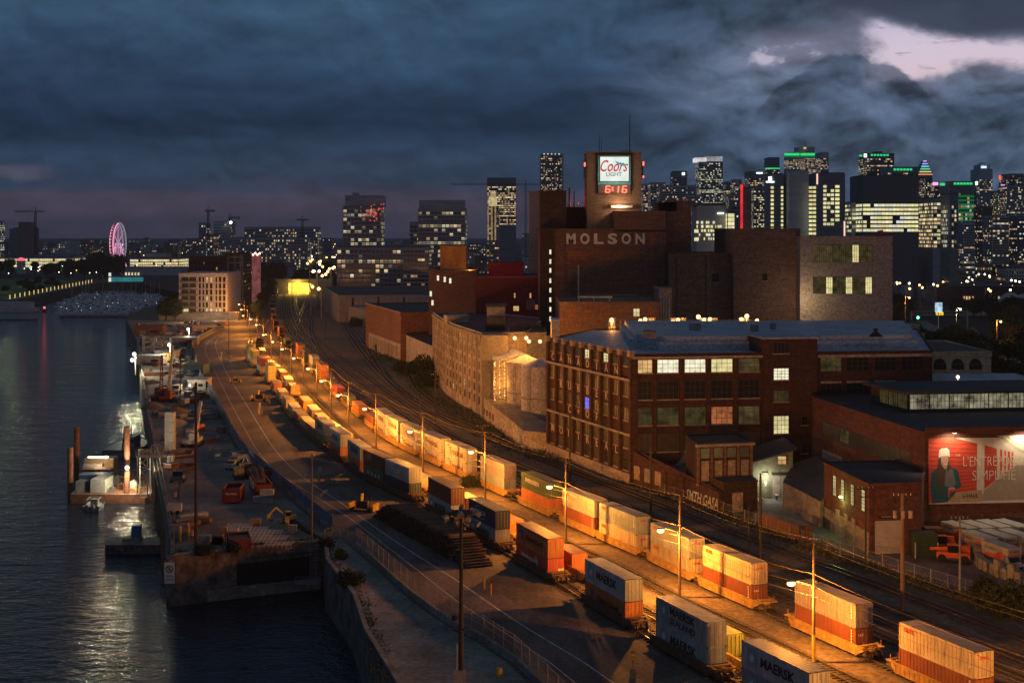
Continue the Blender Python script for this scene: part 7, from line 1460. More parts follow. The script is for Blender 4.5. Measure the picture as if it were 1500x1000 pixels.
t = skip(382, 722, .3, 10, 3.0, 2.4, m_redp, 'long red skip filled with steel beams by the blue fence', load=m_rust)
for k in range(7): s = MB(); x, y = G(378+k*2.2, 722); s.bar((x-3.0+k*.1, y+9, 3.2+.12*(k % 3)), (x+.3, y-3.5, 2.7), .22, m_rust, .3); tag(s.build('steel_beam'), 'rusty steel beam lying on the long red skip by the fence', 'steel beam', 'rusty beams on the long red skip')
skip(350, 800, .25, 5.5, 3.2, 1.7, m_redp, 'low red skip holding a pale box at the front edge of the pier', load=m_wood); s = MB(); x, y = G(343, 793); s.box(x-.7, x+.7, y-.7, y+.7, 1.3, 2.2, m_wp); tag(s.build('pale_box'), 'pale box lying inside the low red skip', 'box')
skip(308, 612, .1, 5.5, 4.5, 1.8, mat('skip_grey', (.15, .20, .22), .6, .3), 'grey green skip near the foot of the white boom crane'); skip(384, 700, .3, 4, 3, 1.8, m_rust, 'rust coloured container with debris beside the long red skip', load=m_wp); 
m_ibc = mat('pale_drum_plastic', (.30, .33, .29), .6, .2)
for i, (px, py, z) in enumerate(((376, 736, 0), (386, 737, 0), (395.5, 737, 0), (386, 737, 1.35), (396, 737, 1.35))):
    t = T('bulk_crate', ['single bulk crate left of the stacked grey crates', 'bottom grey crate in the middle of the group by the fence', 'bottom grey crate at the right of the group by the fence', 'top crate on the left stack by the long red skip', 'top crate on the right stack by the long red skip'][i], 'crate', (*G(px, py), z)); s = MB(); s.box(-.62, .62, -.55, .55, .15, 1.2, m_ibc); s.build('tank', t); s = MB(); s.box(-.66, .66, -.58, .58, 0, .14, m_wood); s.build('pallet', t); s = MB(); s.tube((0, 0, 1.2), (0, 0, 1.28), .18, m_wp); s.build('cap', t)
def excavator(px, py, rz, label, m=m_yel):
    t = T('excavator', label, 'excavator', (*G(px, py), 0), rz)
    for sx in (-1.1, 1.1): s = MB(); s.box(sx-.3, sx+.3, -1.7, 1.7, .05, .8, m_rub); s.build('track', t)
    s = MB(); s.box(-1.3, 1.3, -1.8, 1.1, .9, 1.9, m); s.build('body', t); s = MB(); s.box(-1.2, -.2, -.2, 1.2, 1.9, 3.0, m_glass); s.box(-1.25, -.15, -.25, 1.25, 3.0, 3.1, m); s.build('cab', t); s = MB(); s.bar((.3, 1, 1.5), (.3, 3.6, 4.2), .45, m); s.bar((.3, 3.6, 4.2), (.3, 5.6, 2.2), .35, m); s.build('boom', t); s = MB(); s.prism([(-.2, 5.3), (.9, 5.3), (.9, 6.1), (-.2, 6.1)], 1.1, 2.2, m); s.build('bucket', t)
excavator(424, 764, 1.9, 'yellow digger parked in the right corner of the pier'); bpy.data.objects['excavator'].scale = (.62, .62, .62); excavator(370, 700, .6, 'dark small excavator between the skips and the fence', m_lampm); 
for k in range(4): s = MB(); a = G(424+k*3, 766+k); c = G(452+k*4, 782+k*2); s.bar((*a, .35+.1*k), (*c, .35), .4, m_poled); tag(s.build('timber_beam'), 'dark beam lying along the fence beside the yellow digger', 'beam', 'dark beams beside the yellow digger')
s = MB(); s.prism([G(417, 775), G(423, 777), G(424, 768), G(418, 766)], 0, 1.3, m_yel); tag(s.build('yellow_frame'), 'small yellow steel frame in front of the digger', 'steel frame')
# cages / mesh panels
for i in range(9):
    px, py = 352+i*7.2, 774+i*1.5+(i % 3)*7
    s = MB(); x, y = G(px, py)
    for k in range(7): s.bar((x-2.2+k*.7, y-1.4, .55), (x-2.2+k*.7, y+1.4, .55), .05, m_band); s.bar((x-2.2+k*.7, y-1.4, 0), (x-2.2+k*.7, y-1.4, .55), .05, m_band)
    for k in range(5): s.bar((x-2.2, y-1.4+k*.7, .55), (x+2.0, y-1.4+k*.7, .55), .05, m_band)
    tag(s.build('mesh_panel_bundle'), 'bundle of pale steel mesh panels on the pier before the digger', 'mesh panels', 'mesh panel bundles on the pier')
def crate(name, px, py, w, d, h, m, label, cat, rz=0.0, z=0.0):
    t = T(name, label, cat, (*G(px, py), z), rz); s = MB(); s.box(-w/2, w/2, -d/2, d/2, .08, h, m); s.build('body', t); s = MB()
    for x_ in (-w/2, w/2):
        for y_ in (-d/2, d/2): s.bar((x_, y_, 0), (x_, y_, h+.03), .1, m)
    s.bar((-w/2, -d/2-.03, h), (w/2, -d/2-.03, h), .1, m); s.bar((-w/2, -d/2-.03, h*.5), (w/2, -d/2-.03, h*.5), .08, m); s.build('frame', t); return t
crate('wooden_crate', 374, 771, 1.7, 1.4, 1.3, m_wood, 'small slatted wooden crate right of centre on the pier', 'crate'); crate('wooden_crate', 326, 783, 1.6, 1.4, 1.4, m_wood, 'wooden crate behind the low red skip', 'crate')
for k in range(5): crate('pallet', 318+(k % 2)*2, 797-(k//2)*5, 2.0, 1.2, .45, m_wood, ['lowest pallet beside the low red skip', 'second pallet left of the low red skip', 'third pallet left of the low red skip', 'fourth pallet left of the low red skip', 'pallet nearest the tall black pole'][k], 'pallet', z=0)
crate('tool_cabinet', 258, 789, 1.5, 1.3, 2.3, m_metal, 'tall grey cabinet at the left front of the pier', 'cabinet'); crate('tool_cabinet', 270, 788, 1.3, 1.2, 2.4, m_metal, 'tall grey cabinet between the two yellow posts', 'cabinet'); bollard(264, 792, 'left yellow post between the grey cabinets', m_yel, 2.3, r_=.2); bollard(276.5, 791, 'right yellow post between the grey cabinets', m_yel, 2.3, r_=.2)
crate('utility_box', 299, 797, 2.0, 1.4, 1.5, m_metal, 'low grey box at the pier edge beside the tall black pole', 'box'); crate('utility_box', 429, 781, 1.2, 1.0, 1.4, m_metal, 'small grey box before the yellow digger', 'box')
t = T('trailer', 'small pale cargo trailer near the pier edge', 'trailer', (*G(256, 752), 0), .1); s = MB(); s.box(-1.2, 1.2, -.8, .8, .5, 1.8, m_wp); s.build('body', t)
for sx in (-.6, .6): s = MB(); s.tube((sx, -.95, .35), (sx, -.8, .35), .35, m_rub, n=12); s.build('wheel', t)
s = MB(); s.bar((1.2, 0, .5), (2.6, 0, .45), .1, m_rub); s.build('drawbar', t)
for i, (x0, y0, x1, y1, m, lb) in enumerate(((262, 762, 303, 756, m_wp, 'long pale board lying across the pier left of the pole'), (256, 769, 300, 762, m_wood, 'timber beam lying on the pier left of the pole'), (268, 776, 290, 768, m_rust, 'short rust beam stack left of the pole'), (289, 765, 309, 766, m_rust, 'dark rust plate right of the tall pole'), (248, 686, 284, 683, m_rust, 'rust coloured steel beam behind the gangway'), (255, 693, 284, 690, m_rust, 'lower rust coloured beam behind the gangway'), (250, 672, 284, 670, m_rust, 'upper steel beam behind the gangway'))):
    s = MB(); a, c = G(x0, y0), G(x1, y1); s.bar((*a, .5), (*c, .5), 1.2 if i < 4 else .5, m, .7); tag(s.build('beam'), lb, 'beam')
# generator cart, small loader
t = T('mini_loader', 'small dark loader beside the steel beams on the pier', 'loader', (*G(261, 706), 0)); s = MB(); s.box(-1.2, 1.2, -1, 1, .4, 1.3, m_lampm); s.build('body', t); s = MB(); s.box(-.9, .9, -.8, .6, 1.3, 2.3, m_glass); s.build('cab', t)
for sx in (-1, 1):
    for sy in (-.7, .7): s = MB(); s.tube((sx*1.1, sy, .4), (sx*1.35, sy, .4), .4, m_rub, n=10); s.build('wheel', t)
def truck(px, py, rz, label, mc, mb, sc_=1.0, name='lorry'):
    t = T(name, label, 'truck', (*G(px, py), 0), rz); t.scale = (sc_,)*3; s = MB(); s.box(-1.15, 1.15, -3.6, 1.2, .95, 1.15, m_rub); s.box(-1.1, 1.1, -3.5, 1.1, 1.15, 2.9, mb); s.build('body', t); s = MB(); s.prism([(-1.05, 1.3), (1.05, 1.3), (1.05, 3.2), (-1.05, 3.2)], .6, [2.4, 2.4, 1.5, 1.5], mc); s.build('cab', t)
    for sx in (-1, 1):
        for y in (-2.4, 2.2): s = MB(); s.tube((sx*.85, y, .48), (sx*1.12, y, .48), .48, m_rub, n=12); s.build('wheel', t)
    s = MB(); s.box(-.9, .9, 2.2, 2.9, 1.75, 2.1, m_glass); s.build('windscreen', t)
truck(344, 686, 2.9, 'pale lorry cab by the blue fence at the top of the yard', m_wp, m_lampm, .9); truck(349, 700, .3, 'yellow framed machine truck beside the fence on the pier', m_yel, m_wood, .8)
t = T('van', 'white van parked under the cranes in the middle of the dock', 'van', (*G(259.5, 574), 0), math.pi); s = MB(); s.prism([(-1.05, -2.6), (1.05, -2.6), (1.05, 2.0), (-1.05, 2.0)], .4, [2.2, 2.2, 2.3, 2.3], m_wp); s.box(-1.0, 1.0, 2.0, 2.9, .4, 1.3, m_wp); s.build('body', t); s = MB(); s.box(-.9, .9, 2.0, 2.06, 1.3, 2.0, m_glass); s.box(-.9, .9, -2.66, -2.6, 1.3, 2.0, m_glass); s.build('window', t)
for sx in (-1, 1):
    for y in (-1.7, 1.9): s = MB(); s.tube((sx*.85, y, .36), (sx*1.07, y, .36), .36, m_rub, n=12); s.build('wheel', t)
# site offices and stores
def cabin(px, py, w, d, h, m, label, rz=0.0, lights=(), mr=None, cat='site office', name='site_office'):
    t = T(name, label, cat, (*G(px, py), 0), rz); s = MB(); s.box(-w/2, w/2, 0, d, 0, h, m); s.build('wall', t); s = MB(); s.box(-w/2-.2, w/2+.2, -.3, d+.2, h, h+.18, mr or m_roofb); s.build('roof', t); s = MB(); s.box(-w*.3, -w*.1, -.05, 0, 0, 2.0, m_metal); s.build('door', t); s = MB(); s.box(w*.08, w*.34, -.05, 0, 1.1, 1.9, m_glass); s.build('window', t); return t
cabin(288, 571, 5.6, 9, 3.0, m_wp, 'white roofed site office on the right side of the dock'); x, y = G(275, 568); 
for i, (px, py) in enumerate(((276, 559), (278, 564))): x, y = G(px, py+10); t = T('wall_lamp', ['upper white lamp on the side of the site office', 'lower white lamp on the side of the site office'][i], 'lamp', (x, y, ZZ(py, y))); s = MB(); s.sphere((0, 0, 0), .25, e_fl); s.build('bulb', t); s = MB(); s.bar((0, 0, 0), (0, 0, -ZZ(py, y)), .1, m_fence); s.build('post', t)
point((*G(274, 574), 4), 1200, WHT, .3)
cabin(283, 550, 7, 10, 3.6, m_blu, 'dark blue container office behind the white roofed one', mr=m_roofd); cabin(300, 486, 12, 10, 3, m_wp, 'white shed row near the far end of the blue fence', .3); cabin(312, 480, 12, 10, 3, m_wp, 'second white shed behind the curve of the fence', .3); cabin(270, 505, 11, 9, 3, m_metal, 'pale roofed store near the far dock lamp', .1); cabin(217, 490, 14, 9, 4, m_rust, 'rust roofed shed at the far end of the dock', 0, mr=m_rust)
cabin(218, 534, 10, 8, 3.2, m_wp, 'brightly floodlit white cabin on the pier edge', 0); cabin(242, 528, 8, 8, 3.6, m_wp, 'pale cabin under the twin scaffold towers', 0)
for i, px in enumerate((218, 231)): x, y = G(px, 519); t = T('scaffold_tower', ['left of two pale scaffold towers on the dock', 'right of two pale scaffold towers on the dock'][i], 'scaffold', (x, y, 0)); s = MB(); 
for i, px in enumerate((217.5, 229.5)):
    x, y = G(px, 523); s = MB()
    for sx in (-2, 2):
        for sy in (-1, 1): s.bar((x+sx, y+sy, 0), (x+sx, y+sy, 8), .3, m_wp)
    for z in (2, 4, 6, 8): s.bar((x-2, y-1, z), (x+2, y-1, z), .3, m_wp); s.bar((x-2, y+1, z), (x+2, y+1, z), .3, m_wp)
    for o in [o for o in col.objects if o.name.startswith('scaffold_tower') and not o.children][:1]: k = s.build('frame', o); k.location = (-o.location.x, -o.location.y, 0)
# gravel heaps, pipes, clutter
def heap(px, py, w, h, m, label):
    q = random.Random(int(px)); s = MB(); n = 18; x, y = G(px, py); vs = [(x, y, h)]; 
    for ring in (1, 2, 3):
        for i in range(n): a = 6.283*i/n; rr = w*ring/3*q.uniform(.85, 1.1); vs.append((x+rr*math.cos(a), y+rr*1.6*math.sin(a), max(0, h*(1-ring/3)**.8*q.uniform(.85, 1.1)) if ring < 3 else -.05))
    fs = [(0, 1+i, 1+(i+1) % n) for i in range(n)]+[(1+rg*n+i, 1+(rg+1)*n+i, 1+(rg+1)*n+(i+1) % n, 1+rg*n+(i+1) % n) for rg in (0, 1) for i in range(n)]
    s.add(vs, fs, m); tag(s.build('gravel_heap', smooth=True), label, 'heap')
heap(257, 607, 5, 2.2, m_gravel, 'broad low gravel heap in the middle dock'); heap(252, 621, 4.5, 1.6, mat('sand', (.32, .26, .19), .95, .2, (1, 1, 1)), 'pale sand heap below the gravel heap'); heap(224, 597, 3.5, 1.8, m_gravel, 'dark rubble heap near the river edge')
def booms(label, px, py, pt, m, rz, bodym, tilt=(0, 6), boomw=.9, lattice=False):
    x, y = G(px, py); t = T('mobile_crane', label, 'mobile crane', (x, y, 0), 0); s = MB(); s.box(-1.6, 1.6, -4, 3, .9, 1.8, bodym); s.build('chassis', t)
    for sx in (-1.5, 1.5): s = MB(); s.box(sx-.4, sx+.4, -3.5, 3, 0, 1.0, m_rub); s.build('track', t)
    s = MB(); s.box(-1.5, .2, -1, 1.5, 1.8, 3.6, bodym); s.build('cab', t); s = MB(); s.box(-.2, 1.5, -3.8, -1, 1.8, 3.2, bodym); s.build('counterweight', t)
    Yt = y+tilt[1]; zt_ = ZZ(pt, Yt); tip = (tilt[0], tilt[1], zt_); s = MB()
    if lattice:
        for dx in (-.5, .5):
            for dy in (-.5, .5): s.bar((dx, 1+dy, 2), (tip[0]+dx*.4, tip[1]+dy*.4, zt_), .16, m)
        n = 16
        for i in range(n): k0, k1 = i/n, (i+1)/n; f = lambda k, d: (tip[0]*k+d*(1-.6*k), 1+(tip[1]-1)*k-.5*(1-.6*k), 2+(zt_-2)*k); s.bar(f(k0, -.5), f(k1, .5), .1, m); s.bar(f(k0, .5), f(k1, -.5), .1, m)
    else: s.bar((0, 1, 2), (tip[0]*.55, 1+(tip[1]-1)*.55, 2+(zt_-2)*.55), boomw, m); s.bar((tip[0]*.5, 1+(tip[1]-1)*.5, 2+(zt_-2)*.5), tip, boomw*.7, m)
    s.build('boom', t); s = MB(); s.bar(tip, (tip[0], tip[1], zt_*.3), .06, m_black); s.build('hook_line', t)
booms('mobile crane with a tall white telescopic boom near the site office', 283, 652, 588, m_wp, 0, m_wp, (0, 8), 1.0); booms('red crawler crane with a slim white boom under the dock lamp', 246, 587, 506, m_wp, 0, m_redp, (-.6, 8), .9); booms('crane with a dark red lattice boom beside the red crawler crane', 235, 585, 520, m_rust, 0, m_rust, (-1.6, 8), .8, True); booms('distant crane with a dark grey boom at the far dock', 245, 530, 486, m_metal, 0, m_yel, (-6, 14), .9, True)
# tall stacked white boxes
for k in range(4): crate('white_box', 249.5, 661, 1.9, 2.2, 2.2, m_wp, ['bottom box of the tall white stack beside the gangway', 'second box of the tall white stack beside the gangway', 'third box of the tall white stack beside the gangway', 'top box of the tall white stack beside the gangway'][k], 'box', z=k*2.23)
rc = random.Random(31); junk = ['rusty', 'grey', 'pale', 'dark', 'orange']; jm = [m_rust, m_metal, m_wp, m_lampm, m_org]
JB = [[MB().box(-.8, .8, -.6, .6, 0, .9, m).box(-.85, .85, -.65, .65, .9, 1.0, m_metal).mesh('supply_box'), MB().tube((-1.8, 0, .2), (1.8, 0, .2), .2, m, n=8).tube((-1.8, .45, .2), (1.8, .45, .2), .2, m, n=8).tube((-1.8, .22, .55), (1.8, .22, .55), .2, m, n=8).mesh('pipe_bundle')] for m in jm]
def pier_x(Y):
    for a, c in zip(pier_w, pier_w[1:]):
        if a[1] <= Y <= c[1]: return a[0]+(c[0]-a[0])*(Y-a[1])/(c[1]-a[1])
    return pier_w[-1][0]
def road_x(Y):
    b_ = min(road_l, key=lambda p: abs(p[1]-Y)); return b_[0]
for i in range(230):
    Y = 285+(rc.random()**.8)*470; a, c = pier_x(Y)+3, road_x(Y)-3; k = rc.random(); X = a+(c-a)*(k**1.5 if rc.random() < .6 else 1-k**2*.5)
    q = rc.randrange(5) if rc.random() < .8 else 3; v = rc.random() < .45; nm = 'pipe_bundle' if v else 'supply_box'
    if q == 4 and rc.random() < .6: q = 0
    o = link(nm, JB[q][v], None, (X, Y, 0), rc.uniform(0, 3.1)); o.scale = (rc.uniform(.7, 2.2), rc.uniform(.7, 2.2), rc.uniform(.7, 1.9))
    tag(o, f'{junk[q]} {"pipe bundle" if v else "supply box"} lying among the clutter of the dock yard', 'pipes' if v else 'box', f'{junk[q]} {"pipe bundles" if v else "supply boxes"} in the dock yard')
# dock floodlights
def flood(label, px, py, pb, w, n=1, hgt=None, em=None):
    x, y = G(px, pb); z = ZZ(py, y); t = T('flood_lamp_post', label, 'lamp post', (x, y, 0)); s = MB(); s.tube((0, 0, 0), (0, 0, z), .14, m_wp, n=8); s.build('pole', t)
    for i in range(n): s = MB(); s.sphere((-.3-.6*i*1.2, -.5, z-i*2.0), .62, em or e_fl, 12, 8); b = s.build('bulb', t); s = MB(); s.box(-.8-.6*i, .2-.6*i, -.2, .1, z-i*2.0-.4, z-i*2.0+.4, m_lampm); s.build('housing', t)
    point((x-.3, y-1.8, z-.2), w, WHT, .18); return x, y, z
flood('twin blazing white floodlights on the river edge of the dock', 198.5, 518.5, 549, 15000, 2); flood('bright white lamp on a pale post behind the dock cranes', 249.5, 505, 532, 4500); flood('white lamp at the far white sheds of the dock', 277, 482, 500, 4000)
point((XY(203, 470), 462, 5), 3000, WHT, .8)
s = MB(); 
for k in range(9): y = 415+k*7; x = pier_x(y)+.5; s.bar((x, y, 0), (x, y, 2.6), .35, m_wp); s.bar((x, y, 2.4), (pier_x(y+7)+.5, y+7, 2.4), .3, m_wp); s.bar((x, y, 1.2), (pier_x(y+7)+.5, y+7, 1.2), .3, m_wp); s.bar((x, y, 0), (pier_x(y+7)+.5, y+7, 2.4), .2, m_wp)
tag(s.build('white_guard_rail'), 'glaring white guard rail along the floodlit river edge', 'railing')
# ---- gangway and barge
Yb = 292; WZ = -7.5
def BX(px, Y=Yb): return XY(px, Y)
t = T('work_barge', 'flat work barge with spud piles moored beside the pier', 'barge', (0, 0, 0)); s = MB(); Yf = F*(H-WZ)/(737-HY)
xa, xb = XY(103, Yf), XY(212, Yf); s.prism([(xa, Yf), (xb, Yf), (xb+3, Yf+3), (xb+1, Yf+32), (xa-3, Yf+30)], WZ-.5, WZ+1.9, m_rust, m_metal); s.build('hull', t); DZ = WZ+1.9; s = MB(); s.quad([(xa+.3, Yf+.3, DZ+.03), (xb-.3, Yf+.3, DZ+.03), (xb+.5, Yf+31, DZ+.03), (xa-2.5, Yf+29, DZ+.03)], m_rust); s.build('deck', t)
for px, top, dy in ((103, 655, 3), (112.5, 625, 24), (186, 625, 1.5)): x = XY(px, Yf+dy); s = MB(); s.tube((x, Yf+dy, WZ-1), (x, Yf+dy, ZZ(top, Yf+dy)), .6, m_rust, n=14); s.build('spud_pile', t)
def bbx(name, lb, cat, px0, px1, dy, d, h, m, z=DZ, mt=None):
    Y = Yf+dy; t2_ = T(name, lb, cat, (XY((px0+px1)/2, Y), Y, z)); w = XY(px1, Y)-XY(px0, Y); s = MB(); n = max(4, int(w/.35)); s.box(-w/2, w/2, 0, d, 0, h, m)
    for i in range(n): s.box(-w/2+w*i/n, -w/2+w*(i+.5)/n, -.05, 0, .12, h-.12, m)
    s.build('shell', t2_); s = MB(); s.box(-w/2-.06, w/2+.06, -.08, d+.06, h, h+.1, mt or m); s.build('roof', t2_); return t2_
bbx('deck_container', 'cream container at the front of the barge deck', 'shipping container', 132.5, 154, 1.5, 6, 2.7, m_wp); bbx('deck_container', 'dark blue container with a pale roof across the barge', 'shipping container', 116, 160, 8, 3, 2.7, m_blu, mt=m_roofb); bbx('deck_container', 'second dark container behind the blue one on the barge', 'shipping container', 119, 161, 13, 3, 2.9, m_blu, mt=m_rust)
bbx('generator_box', 'grey generator box at the left end of the barge', 'generator', 111, 125, 2, 3, 2.2, m_metal); t3 = bbx('winch_house', 'open winch house lit from inside at the back of the barge', 'winch house', 124, 166, 20, 4, 4.2, m_wood, mt=m_wp)
s = MB(); x = XY(140, Yf+19); s.tube((x-2.6, Yf+19.4, DZ+2.2), (x+1.6, Yf+19.4, DZ+2.2), 1.3, m_metal, n=16); tag(s.build('winch_drum'), 'pale winch drum in front of the lit winch house', 'winch')
xx = XY(163, Yf+18); s = MB(); s.sphere((xx-1, Yf+17.5, DZ+5.0), .3, e_fl); s.bar((xx-5, Yf+17.5, DZ+5.0), (xx-.5, Yf+17.5, DZ+5.0), .18, emis('strip_lamp', (1, .8, .5), 12)); tag(s.build('strip_lamp'), 'bright lamp strip under the winch house roof', 'lamp'); point((xx-2, Yf+16.5, DZ+4.2), 600, (1, .74, .42), .4)
xl_, yl_ = XY(187.5, Yf), Yf+.8; zl = ZZ(684, Yf); t = T('deck_floodlight', 'dazzling white floodlight fixed to the front spud pile', 'lamp', (xl_, yl_-1.5, zl)); s = MB(); s.sphere((0, 0, 0), .45, e_fl, 10, 6); s.build('bulb', t); s = MB(); s.bar((0, .2, 0), (0, 1.6, 0), .15, m_lampm); s.build('bracket', t); point((xl_+.4, yl_-2.3, zl-.1), 6000, WHT, .15)
point((XY(192, Yf+6), Yf+5, DZ+2.5), 700, (1, .9, .55), .5)
for i, (px, dy, w, h, m, lb) in enumerate(((176, 5, 1.2, 1.2, m_rust, 'rusty bollard box left of the front spud pile'), (195, 6, 1.4, 1.6, m_wp, 'pale box under the barge floodlight'), (201, 4, 1.0, 1.1, m_yel, 'yellow box at the right end of the barge'), (170, 11, 1.5, 1.8, m_metal, 'grey machine behind the cream container'), (182, 12, 1.3, 1.5, m_redp, 'red pump on the barge deck'), (164, 3, 1.0, .9, m_lampm, 'dark locker beside the cream container'))): Y = Yf+dy; s = MB(); s.box(XY(px, Y)-w/2, XY(px, Y)+w/2, Y, Y+w, DZ, DZ+h, m); s.bar((XY(px, Y)-w/2, Y-.05, DZ+h), (XY(px, Y)+w/2, Y-.05, DZ+h), .12, m_metal); s.tube((XY(px, Y), Y+w/2, DZ+h), (XY(px, Y), Y+w/2, DZ+h+.3), .2, m_metal); tag(s.build('deck_gear'), lb, 'deck gear')
# gangway
t = T('gangway', 'white railed steel gangway on a truss tower linking barge and pier', 'gangway'); Yg2 = 290; g0, g1 = XY(199, Yg2), XY(240, Yg2); zg2 = ZZ(668, Yg2); zh = 1.6
s = MB(); s.box(g0, g1, Yg2, Yg2+2.2, zg2-.3, zg2, m_wp); s.build('deck', t)
for yy in (Yg2, Yg2+2.2):
    s = MB(); s.bar((g0, yy, zg2+1.1), (g0+3, yy, zg2+1.1), .12, m_wp); s.bar((g0+3, yy, zg2+1.1), (g0+3.3, yy, zg2+2.4), .12, m_wp); s.bar((g0+3.3, yy, zg2+2.4), (g1, yy, zg2+1.3), .12, m_wp); s.bar((g0, yy, zg2+.6), (g1, yy, zg2+.6), .1, m_wp)
    for i in range(8): x = g0+(g1-g0)*i/7; s.bar((x, yy, zg2), (x, yy, zg2+1.2), .1, m_wp)
    s.build('handrail', t)
s = MB(); tx0, tx1 = XY(201, Yg2), XY(216, Yg2)
for x in (tx0, tx1):
    for y in (Yg2, Yg2+2.2): s.bar((x, y, DZ), (x, y, zg2-.3), .18, m_wp)
hh = (zg2-.3-DZ)/4
for i in range(4): z = DZ+i*hh; s.bar((tx0, Yg2, z), (tx1, Yg2, z+hh), .12, m_wp); s.bar((tx1, Yg2, z), (tx0, Yg2, z+hh), .12, m_wp); s.bar((tx0, Yg2, z), (tx1, Yg2, z), .12, m_wp)
s.build('truss_tower', t); s = MB(); x = pier_x(285)+.2; s.bar((x-.3, 283, WZ+2), (x-.3, 283, .6), .5, m_wp); s.bar((x-.1, 289, WZ+2), (x-.1, 289, .6), .5, m_wp); s.build('ladder_post', t)
s = MB(); a = pier_x(285); 
for yy in range(232, 292, 3): xw = pier_x(yy); s.box(xw-.35, xw-.05, yy, yy+.35, WZ, -.2, m_wood)
tag(s.build('fender_piles'), 'row of upright timber fenders on the river wall of the pier', 'fenders')
# workboats
t = T('work_boat', 'small grey work boat with twin outboard motors in front of the barge', 'boat', (XY(149, 292), F*(H-WZ)/(749-HY), WZ), .05); s = MB(); s.add([(-1.5, 0, 0), (1.5, 0, 0), (1.5, 4.5, 0), (0, 7, .3), (-1.5, 4.5, 0), (-1.7, 0, 1), (1.7, 0, 1), (1.7, 4.6, 1.1), (0, 7.4, 1.4), (-1.7, 4.6, 1.1)], [(0, 1, 6, 5), (1, 2, 7, 6), (2, 3, 8, 7), (3, 4, 9, 8), (4, 0, 5, 9), (0, 4, 3, 2, 1)], m_metal); s.add([(-1.6, .1, .5), (1.6, .1, .5), (1.6, 4.6, .5), (0, 7, .8), (-1.6, 4.6, .5)], [(0, 1, 2, 3, 4)], m_metal); s.build('hull', t)
for sx in (-.6, .6): s = MB(); s.sphere((sx, -.35, 1.0), .42, m_wp, 8, 6, (.8, 1, 1.2)); s.box(sx-.1, sx+.1, -.4, -.2, -.3, .8, m_wp); s.build('outboard_motor', t)
s = MB(); s.box(-.7, .7, 2.3, 3.8, .5, 2.0, m_metal); s.build('console', t); s = MB(); s.tube((-1.1, 1, 2.3), (1.1, 1, 2.3), .06, m_wp); s.tube((-1.1, 4, 2.3), (1.1, 4, 2.3), .06, m_wp); s.bar((-1.1, 1, 2.3), (-1.1, 4, 2.3), .08, m_wp); s.bar((1.1, 1, 2.3), (1.1, 4, 2.3), .08, m_wp)
for x in (-1.1, 1.1):
    for y in (1, 4): s.bar((x, y, .5), (x, y, 2.3), .08, m_wp)
s.build('roll_cage', t)
Y3 = F*(H-WZ)/(669-HY); t = T('work_boat', 'dark larger tug moored behind the barge in the glittering water', 'boat', (XY(177, Y3), Y3, WZ), .0); s = MB(); s.prism([(-4.5, -1), (4, -1), (4.6, 14), (0, 19), (-4.6, 14)], 0, 1.9, m_lampm); s.build('hull', t); s = MB(); s.box(-.5, 2.6, 3, 9, 1.9, 4.6, m_metal); w_ = s.build('wheelhouse', t); s = MB(); s.box(-.3, 2.4, 2.94, 3.0, 3.2, 4.0, m_glass); s.build('window', w_); s = MB(); s.tube((1, 6, 4.6), (1, 6, 8), .12, m_wp); s.build('mast', t)
# float with portable toilet
Y4 = F*(H-WZ)/(811-HY); t = T('raft', 'broad low grey work float in front of the pier', 'raft', (XY(195, Y4), Y4, WZ)); s = MB(); s.prism([(-5.0, 0), (4.7, 0), (5, 3), (4.8, 6.5), (-5.4, 6.5), (-6.2, 4.5)], -.4, 1.6, m_conc2, m_conc); s.build('hull', t); s = MB(); s.box(-2.6, .4, 2.5, 5, 1.6, 2.1, m_wood); s.build('deck_crate', t)
t = T('portable_toilet', 'blue portable toilet standing on the grey float', 'portable toilet', (XY(200, Y4+4), Y4+4, WZ+1.6)); bt_ = mat('toilet_blue', (.02, .12, .28), .5, .15); s = MB(); s.box(-.75, .75, -.75, .75, 0, 2.6, bt_); s.build('shell', t); s = MB(); s.box(-.5, .5, -.8, -.75, .15, 2.2, mat('toilet_door', (.03, .18, .36), .5)); s.build('door', t); s = MB(); s.prism([(-.8, -.8), (.8, -.8), (.8, .8), (-.8, .8)], 2.6, 2.85, m_wp); s.build('roof', t)
# sign on the quay wall: no mooring
t = T('no_mooring_sign', 'white square sign with a crossed out anchor on the pier wall corner', 'sign', (XY(247, 211.5), 212.1, -3.9), 0); zc_ = ZZ(840, 211.5)+3.9; s = MB(); s.box(-.78, .78, -.05, .0, zc_-1.6, zc_+1.6, mat('sign_white', (.62, .62, .62), .5, .1)); s.build('plate', t); s = MB(); 
for i in range(20): a, c = 6.283*i/20, 6.283*(i+1)/20; s.bar((.5*math.cos(a), -.08, zc_+.6+.5*math.sin(a)), (.5*math.cos(c), -.08, zc_+.6+.5*math.sin(c)), .05, mk_k, .1)
s.bar((-.36, -.085, zc_+.96), (.36, -.085, zc_+.24), .04, mk_k, .1); s.build('prohibition_ring', t); s = MB(); s.bar((0, -.07, zc_+.9), (0, -.07, zc_+.35), .03, mk_k, .07); s.bar((-.25, -.07, zc_+.4), (.25, -.07, zc_+.4), .03, mk_k, .07); s.build('anchor_mark', t)
wall_text('lettering', text_mesh('DEFENSE', .34, 0, mk_k, .002, 1.2), t, (0, -.06, zc_-.5), (0, -1)); wall_text('lettering', text_mesh("D'ACCOSTER", .34, 0, mk_k, .002, 1.2), t, (0, -.06, zc_-1.0), (0, -1))
